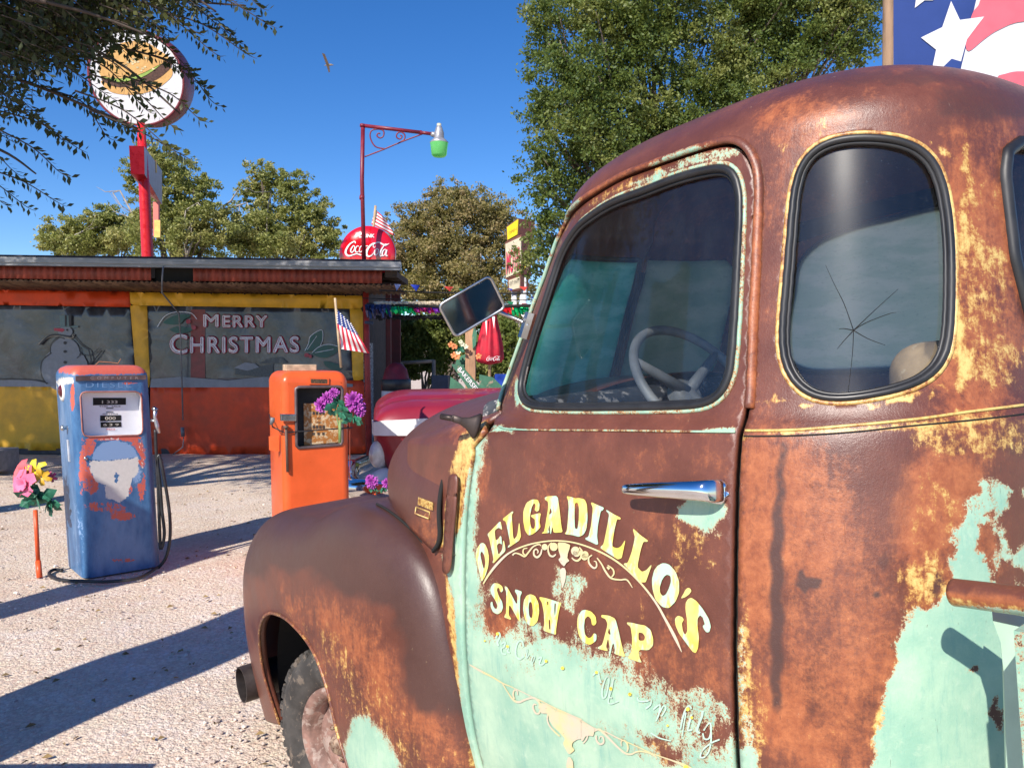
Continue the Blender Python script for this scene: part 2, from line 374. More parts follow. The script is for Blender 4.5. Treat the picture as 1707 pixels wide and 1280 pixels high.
def build_cab():
    vs_low = np.r_[np.linspace(-1.08, -.03, 110)[:-1], np.linspace(-.03, .06, 30)[:-1], np.linspace(.06, UE, 70)]
    lev = [(u, 1., u) for u in vs_low]
    psi = np.linspace(0, math.pi / 2, 80)[1:]
    for p in psi: lev.append((UE, max(1e-3, math.cos(p)) ** (2 / RP), UE + RH * math.sin(p) ** (2 / RP)))
    # reference curve at the eave fixes the 'a' coordinate (metres from the door seam, rearwards positive)
    def par(u, k):
        S, Nn = levelcurve(u, k); L = np.r_[0, np.cumsum(np.hypot(np.diff(S), np.diff(Nn)))]
        if k > .999:
            j = np.argmin(np.abs(S) + (Nn < -TW + .3) * 9)
            L0 = L[j]
        else: L0 = None
        return S, Nn, L, L0
    Sr, Nr, Lr, L0r = par(0.2, 1.); La, Lb = L0r, Lr[-1] - L0r
    aref = np.r_[np.linspace(-La, 0, NA // 2)[:-1], np.linspace(0, Lb, NA - NA // 2 + 1)]
    G = np.zeros((len(aref), len(lev), 3)); fr = None
    for j, (u, k, uu) in enumerate(lev):
        if k > .999:
            S, Nn, L, L0 = par(u, k); frac = L0 / L[-1]
        else:
            S, Nn = levelcurve(UE, 1.); L = np.r_[0, np.cumsum(np.hypot(np.diff(S), np.diff(Nn)))]; L0 = frac * L[-1]
        t = np.where(aref < 0, L0 + aref / La * L0, L0 + aref / Lb * (L[-1] - L0))
        s_ = np.interp(t, L, S); n_ = np.interp(t, L, Nn)
        G[:, j, 0] = SCN + (s_ - SCN) * k; G[:, j, 1] = -TW + (n_ + TW) * k; G[:, j, 2] = uu
    mid = int(np.argmin(np.abs(aref - .05)))
    dv = np.linalg.norm(np.diff(G[mid], axis=0), axis=1); v = np.r_[0, np.cumsum(dv)]
    v0 = np.interp(0, [l[2] for l in lev], v); v = v - v0
    # keep v monotone and metric
    return Surf(G, aref, v)
CAB = build_cab(); CAB.sgn = 1
_t = CAB.nrm(np.array([0.0]), np.array([-.2]))[0]
if _t[1] < 0: CAB.sgn = -1
VTOP = CAB.v[-1]; AMIN, AMAX = CAB.a[0], CAB.a[-1]

# --- colour fields of the old paint, traced on the panels: (x, y, rx, ry, T, Y, O, D)
def blob(x, y, L, ch):
    f = np.zeros_like(x)
    for b in L:
        bx, by, rx, ry, amt = b[:5]; an = math.radians(b[5]) if len(b) > 5 else 0
        dx, dy = x - bx, y - by; p = (dx * math.cos(an) + dy * math.sin(an)) / rx; q = (-dx * math.sin(an) + dy * math.cos(an)) / ry
        r2 = np.sqrt(p * p + q * q); g = np.clip((1.35 - r2) / .7, 0, 1); g = g * g * (3 - 2 * g)
        if amt > 0: f = np.maximum(f, amt * g)
        else: f = f + amt * g
    return f
def poly_field(x, y, poly, soft):
    poly = np.array(poly, float); ins = inpoly(x, y, poly); d = np.full(x.shape, 1e9)
    for i in range(len(poly)):
        p, q = poly[i - 1], poly[i]; e = q - p; t = np.clip(((x - p[0]) * e[0] + (y - p[1]) * e[1]) / (e @ e + 1e-9), 0, 1)
        d = np.minimum(d, np.hypot(x - p[0] - t * e[0], y - p[1] - t * e[1]))
    sd = np.where(ins, d, -d); return np.clip(.5 + sd / (2 * soft), 0, 1)
def warp(x, y):
    a_ = np.sin(x * .071 + 1.3 * np.sin(y * .043)) * np.sin(y * .063 + x * .021 + 2.); b_ = np.sin(y * .083 + 1.7 * np.sin(x * .051)) * np.sin(x * .057 - y * .019); c_ = np.sin(x * .21 + 2 * np.sin(y * .17)); d_ = np.sin(y * .23 + 2 * np.sin(x * .19))
    return x + 9 * a_ + 2.5 * c_, y + 11 * b_ + 2.5 * d_
def wear_door(x, y):
    x0, y0 = x, y; xw, yw = warp(x, y); k_ = np.clip((x - 800) / 40, 0, 1) * np.clip((y - 730) / 40, 0, 1); x = x + (xw - x) * k_; y = y + (yw - y) * k_
    T = poly_field(x, y, [(760, 985), (793, 985), (800, 1030), (815, 1050), (850, 1062), (900, 1075), (960, 1080), (1010, 1110), (1060, 1140), (1100, 1180), (1150, 1215), (1230, 1245), (1260, 1400), (700, 1400)], 60)
    T = np.maximum(T, poly_field(x, y, [(760, 730), (812, 712), (804, 745), (794, 800), (792, 860), (790, 920), (798, 960), (800, 1010), (760, 1010)], 12))
    T = np.maximum(T, blob(x, y, [(1168, 852, 36, 34, .9), (1180, 850, 30, 40, .8), (950, 985, 24, 40, .47), (930, 960, 10, 26, .42), (880, 1060, 26, 26, .5), (905, 1090, 40, 30, .72), (850, 1090, 40, 40, .7),
                                (1170, 1180, 50, 26, .5, 30), (1100, 1165, 30, 40, .52), (1050, 1110, 12, 40, .5)], 0))
    T = T + blob(x, y, [(1060, 1235, 90, 24, -.42, 26), (870, 1120, 26, 22, -.25), (1140, 1260, 60, 26, -.3, 20), (835, 1025, 26, 30, -.3), (1195, 1230, 26, 40, -.2)], 0)
    Yc = blob(x, y, [(1160, 905, 44, 50, .42), (1050, 1235, 90, 26, .5, 26), (1150, 1275, 70, 22, .45, 20), (1080, 1000, 60, 80, .18), (1130, 960, 60, 60, .22), (1140, 1180, 70, 60, .2)], 0)
    O = blob(x, y, [(945, 830, 52, 34, .32), (830, 1040, 40, 30, .5), (1120, 1110, 90, 100, .30), (1130, 900, 60, 60, .25), (1190, 1090, 40, 120, .15), (1160, 760, 70, 40, .1), (800, 770, 20, 60, .35)], 0)
    D = blob(x, y, [(850, 790, 44, 60, .42), (1080, 870, 60, 36, .3), (1215, 1000, 10, 300, .4), (1000, 700, 200, 16, .25), (1195, 980, 14, 200, .25)], 0)
    # top of the door: thin paint lines by the window and at the belt
    Yc = np.maximum(Yc, poly_field(x, y, [(835, 686), (850, 676), (858, 650), (866, 600), (900, 480), (935, 400), (965, 362), (1010, 333), (1070, 312), (1120, 292), (1150, 283), (1100, 276), (1040, 302), (985, 332), (950, 365), (930, 400), (905, 455), (880, 540), (850, 630)], 9) * .55)
    T = np.maximum(T, blob(x, y, [(1180, 262, 60, 10, .55, -12), (1100, 292, 60, 8, .52, -20), (840, 716, 22, 5, .75, 12), (1205, 719, 36, 4, .8), (862, 655, 5, 26, .6)], 0))
    return T, Yc, O, D
def wear_shell(x, y):
    xs0, ys0 = x + 2.5 * np.sin(y * .09), y
    x1, y1 = warp(x, y); k_ = np.clip(np.abs(y - 712) / 40 - .3, 0, 1) * np.clip((x - 1245) / 40, 0, 1); x = x + (x1 - x) * k_; y = y + (y1 - y) * k_
    T = poly_field(x, y, [(1500, 1045), (1530, 1015), (1562, 1012), (1585, 985), (1580, 900), (1590, 850), (1620, 800), (1660, 770), (1707, 740), (1900, 700), (1900, 1500), (1440, 1500), (1450, 1290), (1470, 1190), (1490, 1110)], 14)
    T = T + blob(x, y, [(1615, 815, 14, 20, -.9), (1650, 900, 16, 40, -.7), (1695, 870, 20, 50, -.8), (1602, 860, 8, 22, -.7), (1700, 960, 50, 20, -.7), (1640, 750, 40, 26, -.45), (1618, 1121, 10, 14, -.9), (1665, 1190, 8, 40, -.7), (1700, 760, 60, 50, -.8)], 0)
    T = np.clip(T, 0, 1)
    T = np.maximum(T, blob(x, y, [(1244, 1268, 22, 26, .8), (1236, 1120, 8, 110, .42), (1246, 1215, 12, 30, .45)], 0))
    Yc = blob(x, y, [(1240, 1150, 16, 150, .62), (1262, 1210, 26, 90, .5), (1640, 480, 46, 90, .50), (1610, 400, 14, 200, .62), (1595, 560, 16, 110, .8, -8), (1650, 600, 60, 50, .55), (1640, 330, 50, 40, .35), (1460, 712, 250, 6, .8, -4), (1620, 720, 110, 44, .5),
                     (1560, 880, 44, 110, .42), (1510, 1090, 26, 90, .6, 12), (1540, 980, 50, 50, .5), (1470, 1230, 22, 70, .7), (1400, 1230, 60, 60, .22), (1330, 220, 8, 50, .4, 50), (1360, 672, 120, 5, .6), (1500, 664, 90, 7, .8, -8), (1690, 620, 60, 40, .4),
                     (1345, 228, 50, 7, .55, -32), (1560, 244, 40, 8, .55, 35), (1300, 500, 5, 120, .25)], 0)
    O = blob(x, y, [(1320, 850, 110, 150, .62), (1270, 900, 40, 190, .7), (1380, 1000, 110, 170, .42), (1340, 205, 80, 50, .62), (1300, 330, 40, 70, .30), (1420, 150, 60, 26, .2), (1620, 500, 90, 250, .78), (1580, 900, 90, 170, .7), (1380, 1180, 130, 120, .62), (1640, 250, 70, 70, .4), (1480, 1160, 40, 130, .6), (1390, 200, 60, 30, .3)], 0)
    D = blob(x, y, [(1490, 800, 44, 150, .40), (1345, 968, 22, 12, .9), (1470, 985, 14, 10, .9), (1480, 935, 12, 20, .6), (1280, 130, 120, 22, .45), (1480, 130, 220, 20, .55), (1100, 215, 220, 26, .5, -28), (1650, 170, 110, 30, .6), (1560, 975, 10, 26, .75), (1450, 250, 60, 12, .2), (1600, 200, 90, 30, .4), (1690, 735, 50, 30, .5), (1380, 690, 120, 10, .35)], 0)
    D = np.maximum(D, poly_field(xs0, ys0, [(1300, 735), (1312, 735), (1308, 800), (1306, 900), (1307, 1000), (1306, 1100), (1300, 1190), (1286, 1180), (1283, 1060), (1284, 920), (1292, 820)], 11) * 1.05)
    T = T - .34 * blob(x, y, [(1665, 850, 100, 105, 1.)], 0)
    return T, Yc, O, D
def wear_fender(x, y):
    T = poly_field(x, y, [(590, 1195), (612, 1196), (640, 1225), (662, 1262), (670, 1300), (560, 1300)], 13)
    Yc = poly_field(x, y, [(430, 1160), (438, 1045), (470, 1008), (520, 1030), (575, 1090), (640, 1180), (720, 1240), (730, 1330), (600, 1330), (560, 1150), (520, 1060), (470, 1030), (448, 1060)], 26) * .40
    Yc = np.maximum(Yc, blob(x, y, [(735, 1270, 40, 26, .35), (640, 1180, 40, 60, .34, -30), (790, 1260, 10, 60, .5), (560, 1090, 26, 60, .42, -28)], 0))
    O = poly_field(x, y, [(470, 985), (560, 1000), (640, 1040), (670, 1160), (760, 1200), (800, 1290), (640, 1300), (560, 1120), (480, 1010)], 30) * .50
    x, y = warp(x, y); D = poly_field(x, y, [(380, 975), (461, 958), (522, 962), (578, 988), (645, 1018), (668, 1080), (672, 1150), (705, 1190), (762, 1185), (800, 1260), (830, 1200), (760, 900), (640, 820), (380, 830)], 26)
    return T, Yc, O, D
def wear_hood(x, y):
    T = np.zeros_like(x); Yc = blob(x, y, [(722, 905, 16, 8, .4), (712, 858, 20, 6, .35)], 0)
    O = blob(x, y, [(715, 878, 26, 22, .42)], 0)
    D = .55 + 0 * x - blob(x, y, [(716, 880, 26, 30, .4)], 0); return T, Yc, O, D
def wear_cowl(x, y):
    T = poly_field(x, y, [(796, 735), (808, 735), (795, 800), (786, 900), (783, 1000), (788, 1150), (806, 1290), (776, 1290), (756, 1000), (737, 925), (752, 905), (768, 880), (778, 800)], 5) * .92
    Yc = np.maximum(poly_field(x, y, [(815, 695), (798, 735), (780, 800), (770, 880), (752, 905), (732, 918), (745, 850), (752, 770), (770, 725)], 6) * .85, poly_field(x, y, [(738, 935), (760, 1000), (772, 1100), (787, 1200), (812, 1290), (790, 1290), (762, 1150), (746, 1040)], 4) * .8)
    O = blob(x, y, [(790, 715, 40, 40, .5)], 0); D = 0 * x; return T, Yc, O, D
def set_wear(o, fn=None, const=(0, .05, .2, .2)):
    me = o.data; n = len(me.vertices); c = np.empty(n * 3); me.vertices.foreach_get('co', c)
    P = c.reshape(-1, 3) + ROOT[o.name]; W4 = np.tile(np.array(const, float), (n, 1))
    if fn is not None:
        x, y = proj(P); T, Yc, O, D = fn(x, y); W4 = np.c_[T, Yc, O + 0 * x, D + 0 * x]
    at = me.attributes.new('wear', 'FLOAT_COLOR', 'POINT'); at.data.foreach_set('color', np.clip(W4, 0, 1).ravel())
# --- triangulated panels cut out of a surface
def resample(P, step, closed=True):
    P = np.asarray(P, float); Q = np.vstack([P, P[:1]]) if closed else P
    L = np.r_[0, np.cumsum(np.hypot(*np.diff(Q, axis=0).T))]; n = max(3, int(L[-1] / step)); t = np.linspace(0, L[-1], n, endpoint=not closed)
    return np.c_[np.interp(t, L, Q[:, 0]), np.interp(t, L, Q[:, 1])]
def offset_poly(P, d, step=.01, it=2):
    P = resample(P, step); A_ = .5 * np.sum(P[:, 0] * np.roll(P[:, 1], -1) - np.roll(P[:, 0], -1) * P[:, 1]); sg = 1 if A_ > 0 else -1
    T = np.roll(P, -1, 0) - np.roll(P, 1, 0)
    for _ in range(it): T = (np.roll(T, 1, 0) + T + np.roll(T, -1, 0)) / 3
    T /= np.linalg.norm(T, axis=1)[:, None] + 1e-9
    return P + np.c_[T[:, 1], -T[:, 0]] * d * sg
def cdt(outer, holes, spacing, edge=.012):
    loops = [resample(outer, edge)] + [resample(h, edge) for h in holes]
    pts = []; edges = []
    for L in loops:
        b = len(pts); pts += [tuple(p) for p in L]; edges += [(b + i, b + (i + 1) % len(L)) for i in range(len(L))]
    allb = np.array(pts); lo, hi = loops[0].min(0), loops[0].max(0)
    gx, gy = np.meshgrid(np.arange(lo[0], hi[0], spacing), np.arange(lo[1], hi[1], spacing)); gx = gx + (np.arange(gy.shape[0]) % 2)[:, None] * spacing / 2
    gx, gy = gx.ravel(), gy.ravel(); ok = inpoly(gx, gy, loops[0])
    for h in loops[1:]: ok &= ~inpoly(gx, gy, h)
    gx, gy = gx[ok], gy[ok]
    keep = np.ones(len(gx), bool)
    for i in range(0, len(gx), 2000):
        d = np.hypot(gx[i:i + 2000, None] - allb[None, :, 0], gy[i:i + 2000, None] - allb[None, :, 1]).min(1); keep[i:i + 2000] = d > spacing * .5
    pts += list(zip(gx[keep], gy[keep]))
    r = delaunay_2d_cdt([Vector(p) for p in pts], edges, [], 0, 1e-6)
    V = np.array([p[:] for p in r[0]]); Fc = np.array([f for f in r[2] if len(f) == 3]); c = V[Fc].mean(1)
    ok = inpoly(c[:, 0], c[:, 1], loops[0])
    for h in loops[1:]: ok &= ~inpoly(c[:, 0], c[:, 1], h)
    return V, Fc[ok]
def panel(name, outer, holes, m, parent, S=CAB, spacing=.016, off=0., thick=.012, wear=None, const=(0, .05, .2, .2), mirror=False, both=False, edge=.012):
    V, Fc = cdt(outer, holes, spacing, edge)
    P = S.loc(V[:, 0], V[:, 1]) + S.nrm(V[:, 0], V[:, 1]) * off
    def orient(Pl, Fc):
        W3 = tp(Pl[:, 0], Pl[:, 1], Pl[:, 2]); return W3
    Wl = tp(P[:, 0], P[:, 1], P[:, 2])
    f0 = Fc[0]; nn = np.cross(Wl[f0[1]] - Wl[f0[0]], Wl[f0[2]] - Wl[f0[0]]); ln = S.nrm(V[f0[:1], 0], V[f0[:1], 1])[0]; wnm = tp(*ln) - TA
    if nn @ wnm < 0: Fc = Fc[:, ::-1]
    if mirror or both:
        Pm = P.copy(); Pm[:, 1] = -2 * TW - Pm[:, 1]; Wm = tp(Pm[:, 0], Pm[:, 1], Pm[:, 2]); Fm = Fc[:, ::-1]
        if both: Wl = np.vstack([Wl, Wm]); Fc = np.vstack([Fc, Fm + len(P)])
        else: Wl, Fc = Wm, Fm
    o = ob(name, Wl, Fc, m, parent, True)
    if wear is not None or const is not None: set_wear(o, wear, const)
    if both and wear is not None:
        at = o.data.attributes['wear']; n = len(P); c = np.empty(len(o.data.vertices) * 4); at.data.foreach_get('color', c); c = c.reshape(-1, 4); c[n:] = const
        at.data.foreach_set('color', c.ravel())
    if thick: solid(o, thick)
    return o
def mirW(W3):                                    # mirror world points across the truck's centre plane
    P = np.asarray(W3) - TA; n = P @ TN; return np.asarray(W3) + np.multiply.outer(-2 * TW - 2 * n, TN)

truck = thing('pickup_truck', 'rusty old truck with faded turquoise paint and yellow door lettering, filling the right', 'truck', tuple(gp(1100, 1900)))
# outlines traced on the cab
DOOR_T = [(1050, 296), (1108.6, 274.7), (1167, 255), (1200, 246), (1216, 242.5), (1229, 244), (1239, 250), (1248, 262), (1255, 280), (1258, 300), (1257, 337), (1254, 396), (1251, 470), (1249, 490), (1243, 626), (1240.4, 681), (1233.6, 700), (1228.5, 720), (1226, 745), (1222.6, 777), (1219, 881), (1217, 1062), (1218, 1198), (1221.7, 1279)]
DOOR_F = [(805, 1280), (796.6, 1244), (790, 1213), (785.6, 1181.6), (781.7, 1142), (778, 1089), (776, 1010), (776, 935), (777, 894), (779.6, 853), (784, 814), (789, 776), (796, 751), (811, 726), (825, 709.6), (832, 690), (837, 675), (845, 638), (859, 595), (873, 554), (892, 482), (906, 450), (921.6, 417), (935, 390), (945, 370), (957, 355), (972, 341), (996, 325.5), (1035, 302)]
dt = CAB.pxs(DOOR_T); df = CAB.pxs(DOOR_F)
rb = dt[-1]; fb = df[0]
DOOR0 = np.vstack([dt, [[rb[0] - .0, -1.02]], [[fb[0] + .03, -1.02]], df])
def softloop(P, n=3, st=.012):
    P = resample(P, st)
    for _ in range(n): P = (np.roll(P, 1, 0) + 2 * P + np.roll(P, -1, 0)) / 4
    return P
DOOR = softloop(DOOR0, 9, .01)
GLASS_O = [(1070, 314), (1035, 326), (1005.5, 341), (986, 355), (966.5, 370), (953, 388), (939, 411), (929, 435), (917.7, 470), (908, 502), (898, 528.6), (884.5, 571.6), (870.8, 618), (864, 645.8), (866, 665), (874.7, 677), (890, 683), (956.7, 685.5), (1050, 685), (1128, 683.5), (1177, 681), (1200, 671), (1216, 651.6), (1223.8, 626), (1227.7, 587), (1232.6, 509), (1235.5, 435), (1239.5, 356.7), (1239.5, 321.6), (1237.5, 302), (1231.6, 286), (1221.9, 275.7), (1206, 271.8), (1186.7, 275.7), (1147.7, 284.5), (1108.6, 298)]
DWIN = softloop(smoothpath(CAB.pxs(GLASS_O), 4, True), 9)
QW = [(1392.5, 227.5), (1355, 240), (1332.5, 265), (1320, 305), (1312.5, 380), (1305, 480), (1297.5, 560), (1300, 605), (1312.5, 635), (1335, 660), (1365, 672.5), (1420, 670), (1500, 655), (1545, 640), (1575, 615), (1587.5, 580), (1591, 505), (1591, 405), (1582.5, 330), (1570, 280), (1550, 250), (1520, 232.5), (1470, 225), (1430, 223)]
QWIN = softloop(smoothpath(CAB.pxs(QW), 5, True), 14)
rw = CAB.pxs([(1695, 255), (1685, 275), (1684, 310), (1685, 355), (1690, 430), (1697, 480), (1706, 510)])
vq0, vq1 = QWIN[:, 1].min(), QWIN[:, 1].max()
ra = rw[:, 0].min()
RWIN = np.vstack([[[AMAX - .0, rw[0, 1] + .02]], [[ra + .06, rw[0, 1] + .02]], [[ra + .015, rw[0, 1] - .0]], [[ra, rw[1, 1] - .02]], [[ra, rw[4, 1]]], [[ra + .02, rw[6, 1] - .02]], [[ra + .05, rw[6, 1] - .045]], [[AMAX, rw[6, 1] - .05]]])
RWIN[0, 0] = RWIN[-1, 0] = AMAX - .03
# windshield opening (left half)
WSH = np.array([[AMIN + .018, .47], [AMIN + .018, .075], [AMIN + .06, .06], [-.97, .055], [-.93, .075], [-.905, .12], [-.885, .36], [-.90, .44], [-.94, .47]])
SHELLHOLE = np.vstack([offset_poly(DOOR, .012)])
cabp = np.array([[AMIN + .0005, CAB.v[0] + .001], [AMAX - .0005, CAB.v[0] + .001], [AMAX - .0005, VTOP - .004], [AMIN + .0005, VTOP - .004]])
DEBUG = False
shell_wearfn = lambda x, y: tuple(np.where(x < 905, a_, b_) for a_, b_ in zip(wear_cowl(x, y), wear_shell(x, y)))
cab = panel('cab', cabp, [SHELLHOLE, QWIN, RWIN, WSH], M_RUST, truck, spacing=.010, wear=shell_wearfn, both=True, thick=.02)
door = panel('door', DOOR, [DWIN], M_RUST, truck, spacing=.009, wear=wear_door, thick=.018, off=-.001)
doorR = panel('door', DOOR, [DWIN], M_RUST, truck, spacing=.03, wear=None, thick=.018, off=-.001, mirror=True)
jm = offset_poly(DOOR, .028); ji = offset_poly(DOOR, -.03)
panel('door_jamb', jm, [ji], M_DARK, truck, spacing=.03, const=None, thick=.004, off=-.024, both=True)
def gasket(name, poly, r, m, parent, off=.0, flat=False, mirror=False, inset=.0):
    Pq = offset_poly(poly, -inset, .012) if inset else resample(poly, .012)
    W3 = CAB.at(Pq[:, 0], Pq[:, 1], off)
    if mirror: W3 = mirW(W3)
    b = MB(); b.ring(W3, r, 10); return b.o(name, m, parent, True)
M_TRIMG = patina('trim_paint')
GL1 = glassmat('side_glass', .016, (.94, .97, .98)); GL2 = glassmat('corner_glass', .014, (.92, .96, .96))
def glazed(poly, parent, mir=False, g=GL1, lipcol=(.52, .5, 0, 0), name='side_window', rr=.0085):
    gl = panel(name, offset_poly(poly, -.008), [], g, parent, spacing=.03, off=-.010, thick=0, const=None, mirror=mir)
    q = gasket('rubber_seal', poly, rr, M_BLACK, gl, .000, mirror=mir, inset=rr * .85)
    gasket('inner_seal', poly, .004, M_BLACK, gl, -.004, mirror=mir, inset=rr * 2.0)
    lip = gasket('painted_lip', poly, .0042, M_RUST, gl, -.0005, mirror=mir, inset=-.003); set_wear(lip, None, lipcol)
    return gl
glazed(DWIN, door, lipcol=(.50, .62, 0, 0))
glazed(QWIN, cab, g=GL2, name='corner_window', rr=.0066, lipcol=(0, .75, .5, 0)); glazed(QWIN, cab, True, GL2, name='corner_window', rr=.0066)
CRK = thing_crack = None
_gl = [c for c in cab.children if c.name.startswith('corner_window')][0]
for P_ in ([(1423, 549), (1407, 505), (1389, 470), (1375, 440)], [(1423, 549), (1445, 536), (1485, 521), (1497, 519)], [(1423, 549), (1407, 566), (1395, 580)], [(1423, 549), (1421, 590), (1414, 650)], [(1423, 549), (1448, 563), (1478, 574)], [(1423, 549), (1406, 546), (1398, 547)], [(1423, 549), (1460, 515), (1500, 480)]):
    q = CAB.pxs(smoothpath(P_, 4)); MB().tube(CAB.at(q[:, 0], q[:, 1], -.009), list(np.linspace(.0008, .0003, len(q))), 4).o('glass_crack', M_DARK, _gl, True)
# rear window, full width
rwf = offset_poly(RWIN, -.004)
for mir in (False, True): panel('rear_window', np.array([[AMAX - .0006 if p[0] > AMAX - .04 else p[0], p[1]] for p in offset_poly(RWIN, -.006)]), [], GL2, cab, spacing=.03, off=-.012, thick=0, const=None, mirror=mir)
for mir in (False, True):
    Pq = resample(RWIN[1:-1], .012, False); Pq = np.vstack([[AMAX - .001, RWIN[0, 1]], Pq, [AMAX - .001, RWIN[-1, 1]]]); W3 = CAB.at(Pq[:, 0], Pq[:, 1], 0.0)
    if mir: W3 = mirW(W3)
    MB().tube(W3, .0115, 10).o('rubber_seal', M_BLACK, cab, True)
# chrome inner channel of the door window with a light clip
ch = CAB.at(*CAB.pxs([(897, 545), (880, 600), (872, 640)]).T, -.004); MB().tube(ch, .003, 6).o('window_channel', M_CHROME2, door, True)
# drip rail round the door opening
DR = np.vstack([df[df[:, 1] > .035], dt[:16]])
dr = offset_poly(DOOR, .0125, .01); keep = dr[:, 1] > .045
i0 = int(np.argmax(~keep)); dr = np.roll(dr, -i0, 0); dr = dr[dr[:, 1] > .045]
W3 = CAB.at(dr[:, 0], dr[:, 1], .0035); dtube = MB().tube(W3, .0062, 8, flat=1.5).o('drip_rail', M_RUST, cab, True)
def wear_rail(x, y):
    T = blob(x, y, [(860, 570, 26, 130, .62, 18), (905, 450, 20, 70, .6, 18), (950, 350, 20, 26, .5), (1130, 262, 60, 10, .5, -20)], 0)
    return T, blob(x, y, [(900, 450, 40, 200, .5, 20)], 0), blob(x, y, [(1258, 480, 14, 230, .75), (1000, 310, 60, 50, .5), (1110, 262, 130, 30, .6)], 0), 0 * x
set_wear(dtube, wear_rail)
W3m = mirW(W3); z_ = MB().tube(W3m, .0062, 8).o('drip_rail', M_RUST, cab, True); set_wear(z_)
# belt moulding
def strip(name, path, r, off, m, parent, wear=None, const=(0, .3, .2, 0), S=CAB, flat=1.0):
    q = smoothpath(S.pxs(path), 8); W3 = S.at(q[:, 0], q[:, 1], off); o = MB().tube(W3, r, 6, flat=flat).o(name, m, parent, True)
    set_wear(o, wear, const); return o
belt_w = lambda x, y: (np.where((x < 870) | (x > 1160) & (x < 1240), .85, .40) + 0 * x, .55 + 0 * x, .2 + 0 * x, 0 * x)
strip('belt_moulding', [(832, 711), (860, 716), (1000, 717.5), (1120, 719), (1226, 720)], .0022, .001, M_RUST, door, belt_w)
strip('belt_moulding', [(1243, 718), (1320, 717), (1412, 710), (1534, 698), (1620, 686), (1707, 675)], .0026, .001, M_RUST, cab, lambda x, y: (.1 + 0 * x, .95 + 0 * x, .3 + 0 * x, 0 * x))
strip('belt_seam', [(1240, 727), (1330, 726), (1424, 720), (1540, 708), (1707, 690)], .0016, .0, M_DARK, cab)

# ---------------- hood and cowl (one cross-section family)
def hsec(s, t, dw=0.):
    x = s - 1; w_ = .70 - .024 * x - .50 * x * x + dw; c = .092 + .003 * x - .156 * x * x + dw * .5; ub = -.335 + .235 * np.minimum(x, .5)
    e = 2.4 - .4 * np.clip(x, 0, 1)
    n = -TW + w_ * np.abs(np.cos(t)) ** (2 / e) * np.sign(np.cos(t)); u = ub + (c - ub) * np.abs(np.sin(t)) ** (2 / e)
    return n, u
def sheet(name, S_, T_, fn, m, parent, wear, thick=.004, const=(0, 0, .1, .6), sf=None):
    ns, nt = len(S_), len(T_); V = []
    for s_ in S_:
        n, u = fn(s_, T_); V.append(tp(s_ + 0 * n if sf is None else sf(s_, u), n, u))
    V = np.array(V).reshape(-1, 3); Fc = [(i * nt + j, i * nt + j + 1, (i + 1) * nt + j + 1, (i + 1) * nt + j) for i in range(ns - 1) for j in range(nt - 1)]
    o = ob(name, V, Fc, m, parent, True); set_wear(o, wear, const); solid(o, thick, 1); return o
_T1 = np.concatenate([np.linspace(0, .5, 30) ** 1.0, np.linspace(.52, math.pi - .52, 60), math.pi - np.linspace(.5, 0, 30)])
_S1 = np.r_[1.0, 1.006, np.linspace(1.02, 2.05, 46)]
def hshift(s, u): return (-.048 * np.clip((-.05 - u) / .22, 0, 1) + .04 * np.clip((-.285 - u) / .05, 0, 1) ** 2) * np.clip(1 - (s - 1) / .3, 0, 1)
hood = sheet('hood', _S1, _T1, lambda s, t: hsec(s, t), M_RUST, truck, wear_hood, sf=lambda s, u: s + hshift(s, u))
sheet('hood_gap', np.linspace(.93, 1.03, 4), _T1, lambda s, t: hsec(1.0, t, -.022), M_DARK, truck, None, sf=lambda s, u: s + hshift(1., u))
_S3 = 2.05 + .12 * np.sin(np.linspace(0, math.pi / 2, 14))
def nosef(s, t):
    k = (s - 2.05) / .12; n, u = hsec(2.05, t); q = math.sqrt(max(0, 1 - k ** 2)); return -TW + (n + TW) * q, -.62 + (u + .62) * (.02 + .98 * q)
sheet('grille_nose', _S3, _T1, nosef, M_RUST, truck, None)
def cowlf(s, t):
    n, u = hsec(1.0, t, -.006); e = max(0, (.98 - s)) ; return n, u
sheet('cowl', np.linspace(0, 1, 14), _T1, lambda s, t: hsec(1.0, t, -.006), M_RUST, truck, wear_cowl, sf=lambda k, u: (.875 - .17 * np.clip((u + .10) / .14, 0, 1)) * (1 - k) + (.984 + hshift(1., u)) * k)
# raised edge along the hood's rear and dark gap
tt = np.linspace(0.0, math.pi, 120)
n_, u_ = hsec(1.0, tt, .005); MB().tube(tp(.990 + hshift(1., u_), n_, u_), .0065, 6).o('hood_gap', M_DARK, truck, True)
n_, u_ = hsec(1.003, tt, .000); e_ = MB().tube(tp(1.003 + hshift(1., u_), n_, u_), .0035, 6).o('hood_edge', M_RUST, hood, True); set_wear(e_, None, (0, .05, .1, .55))
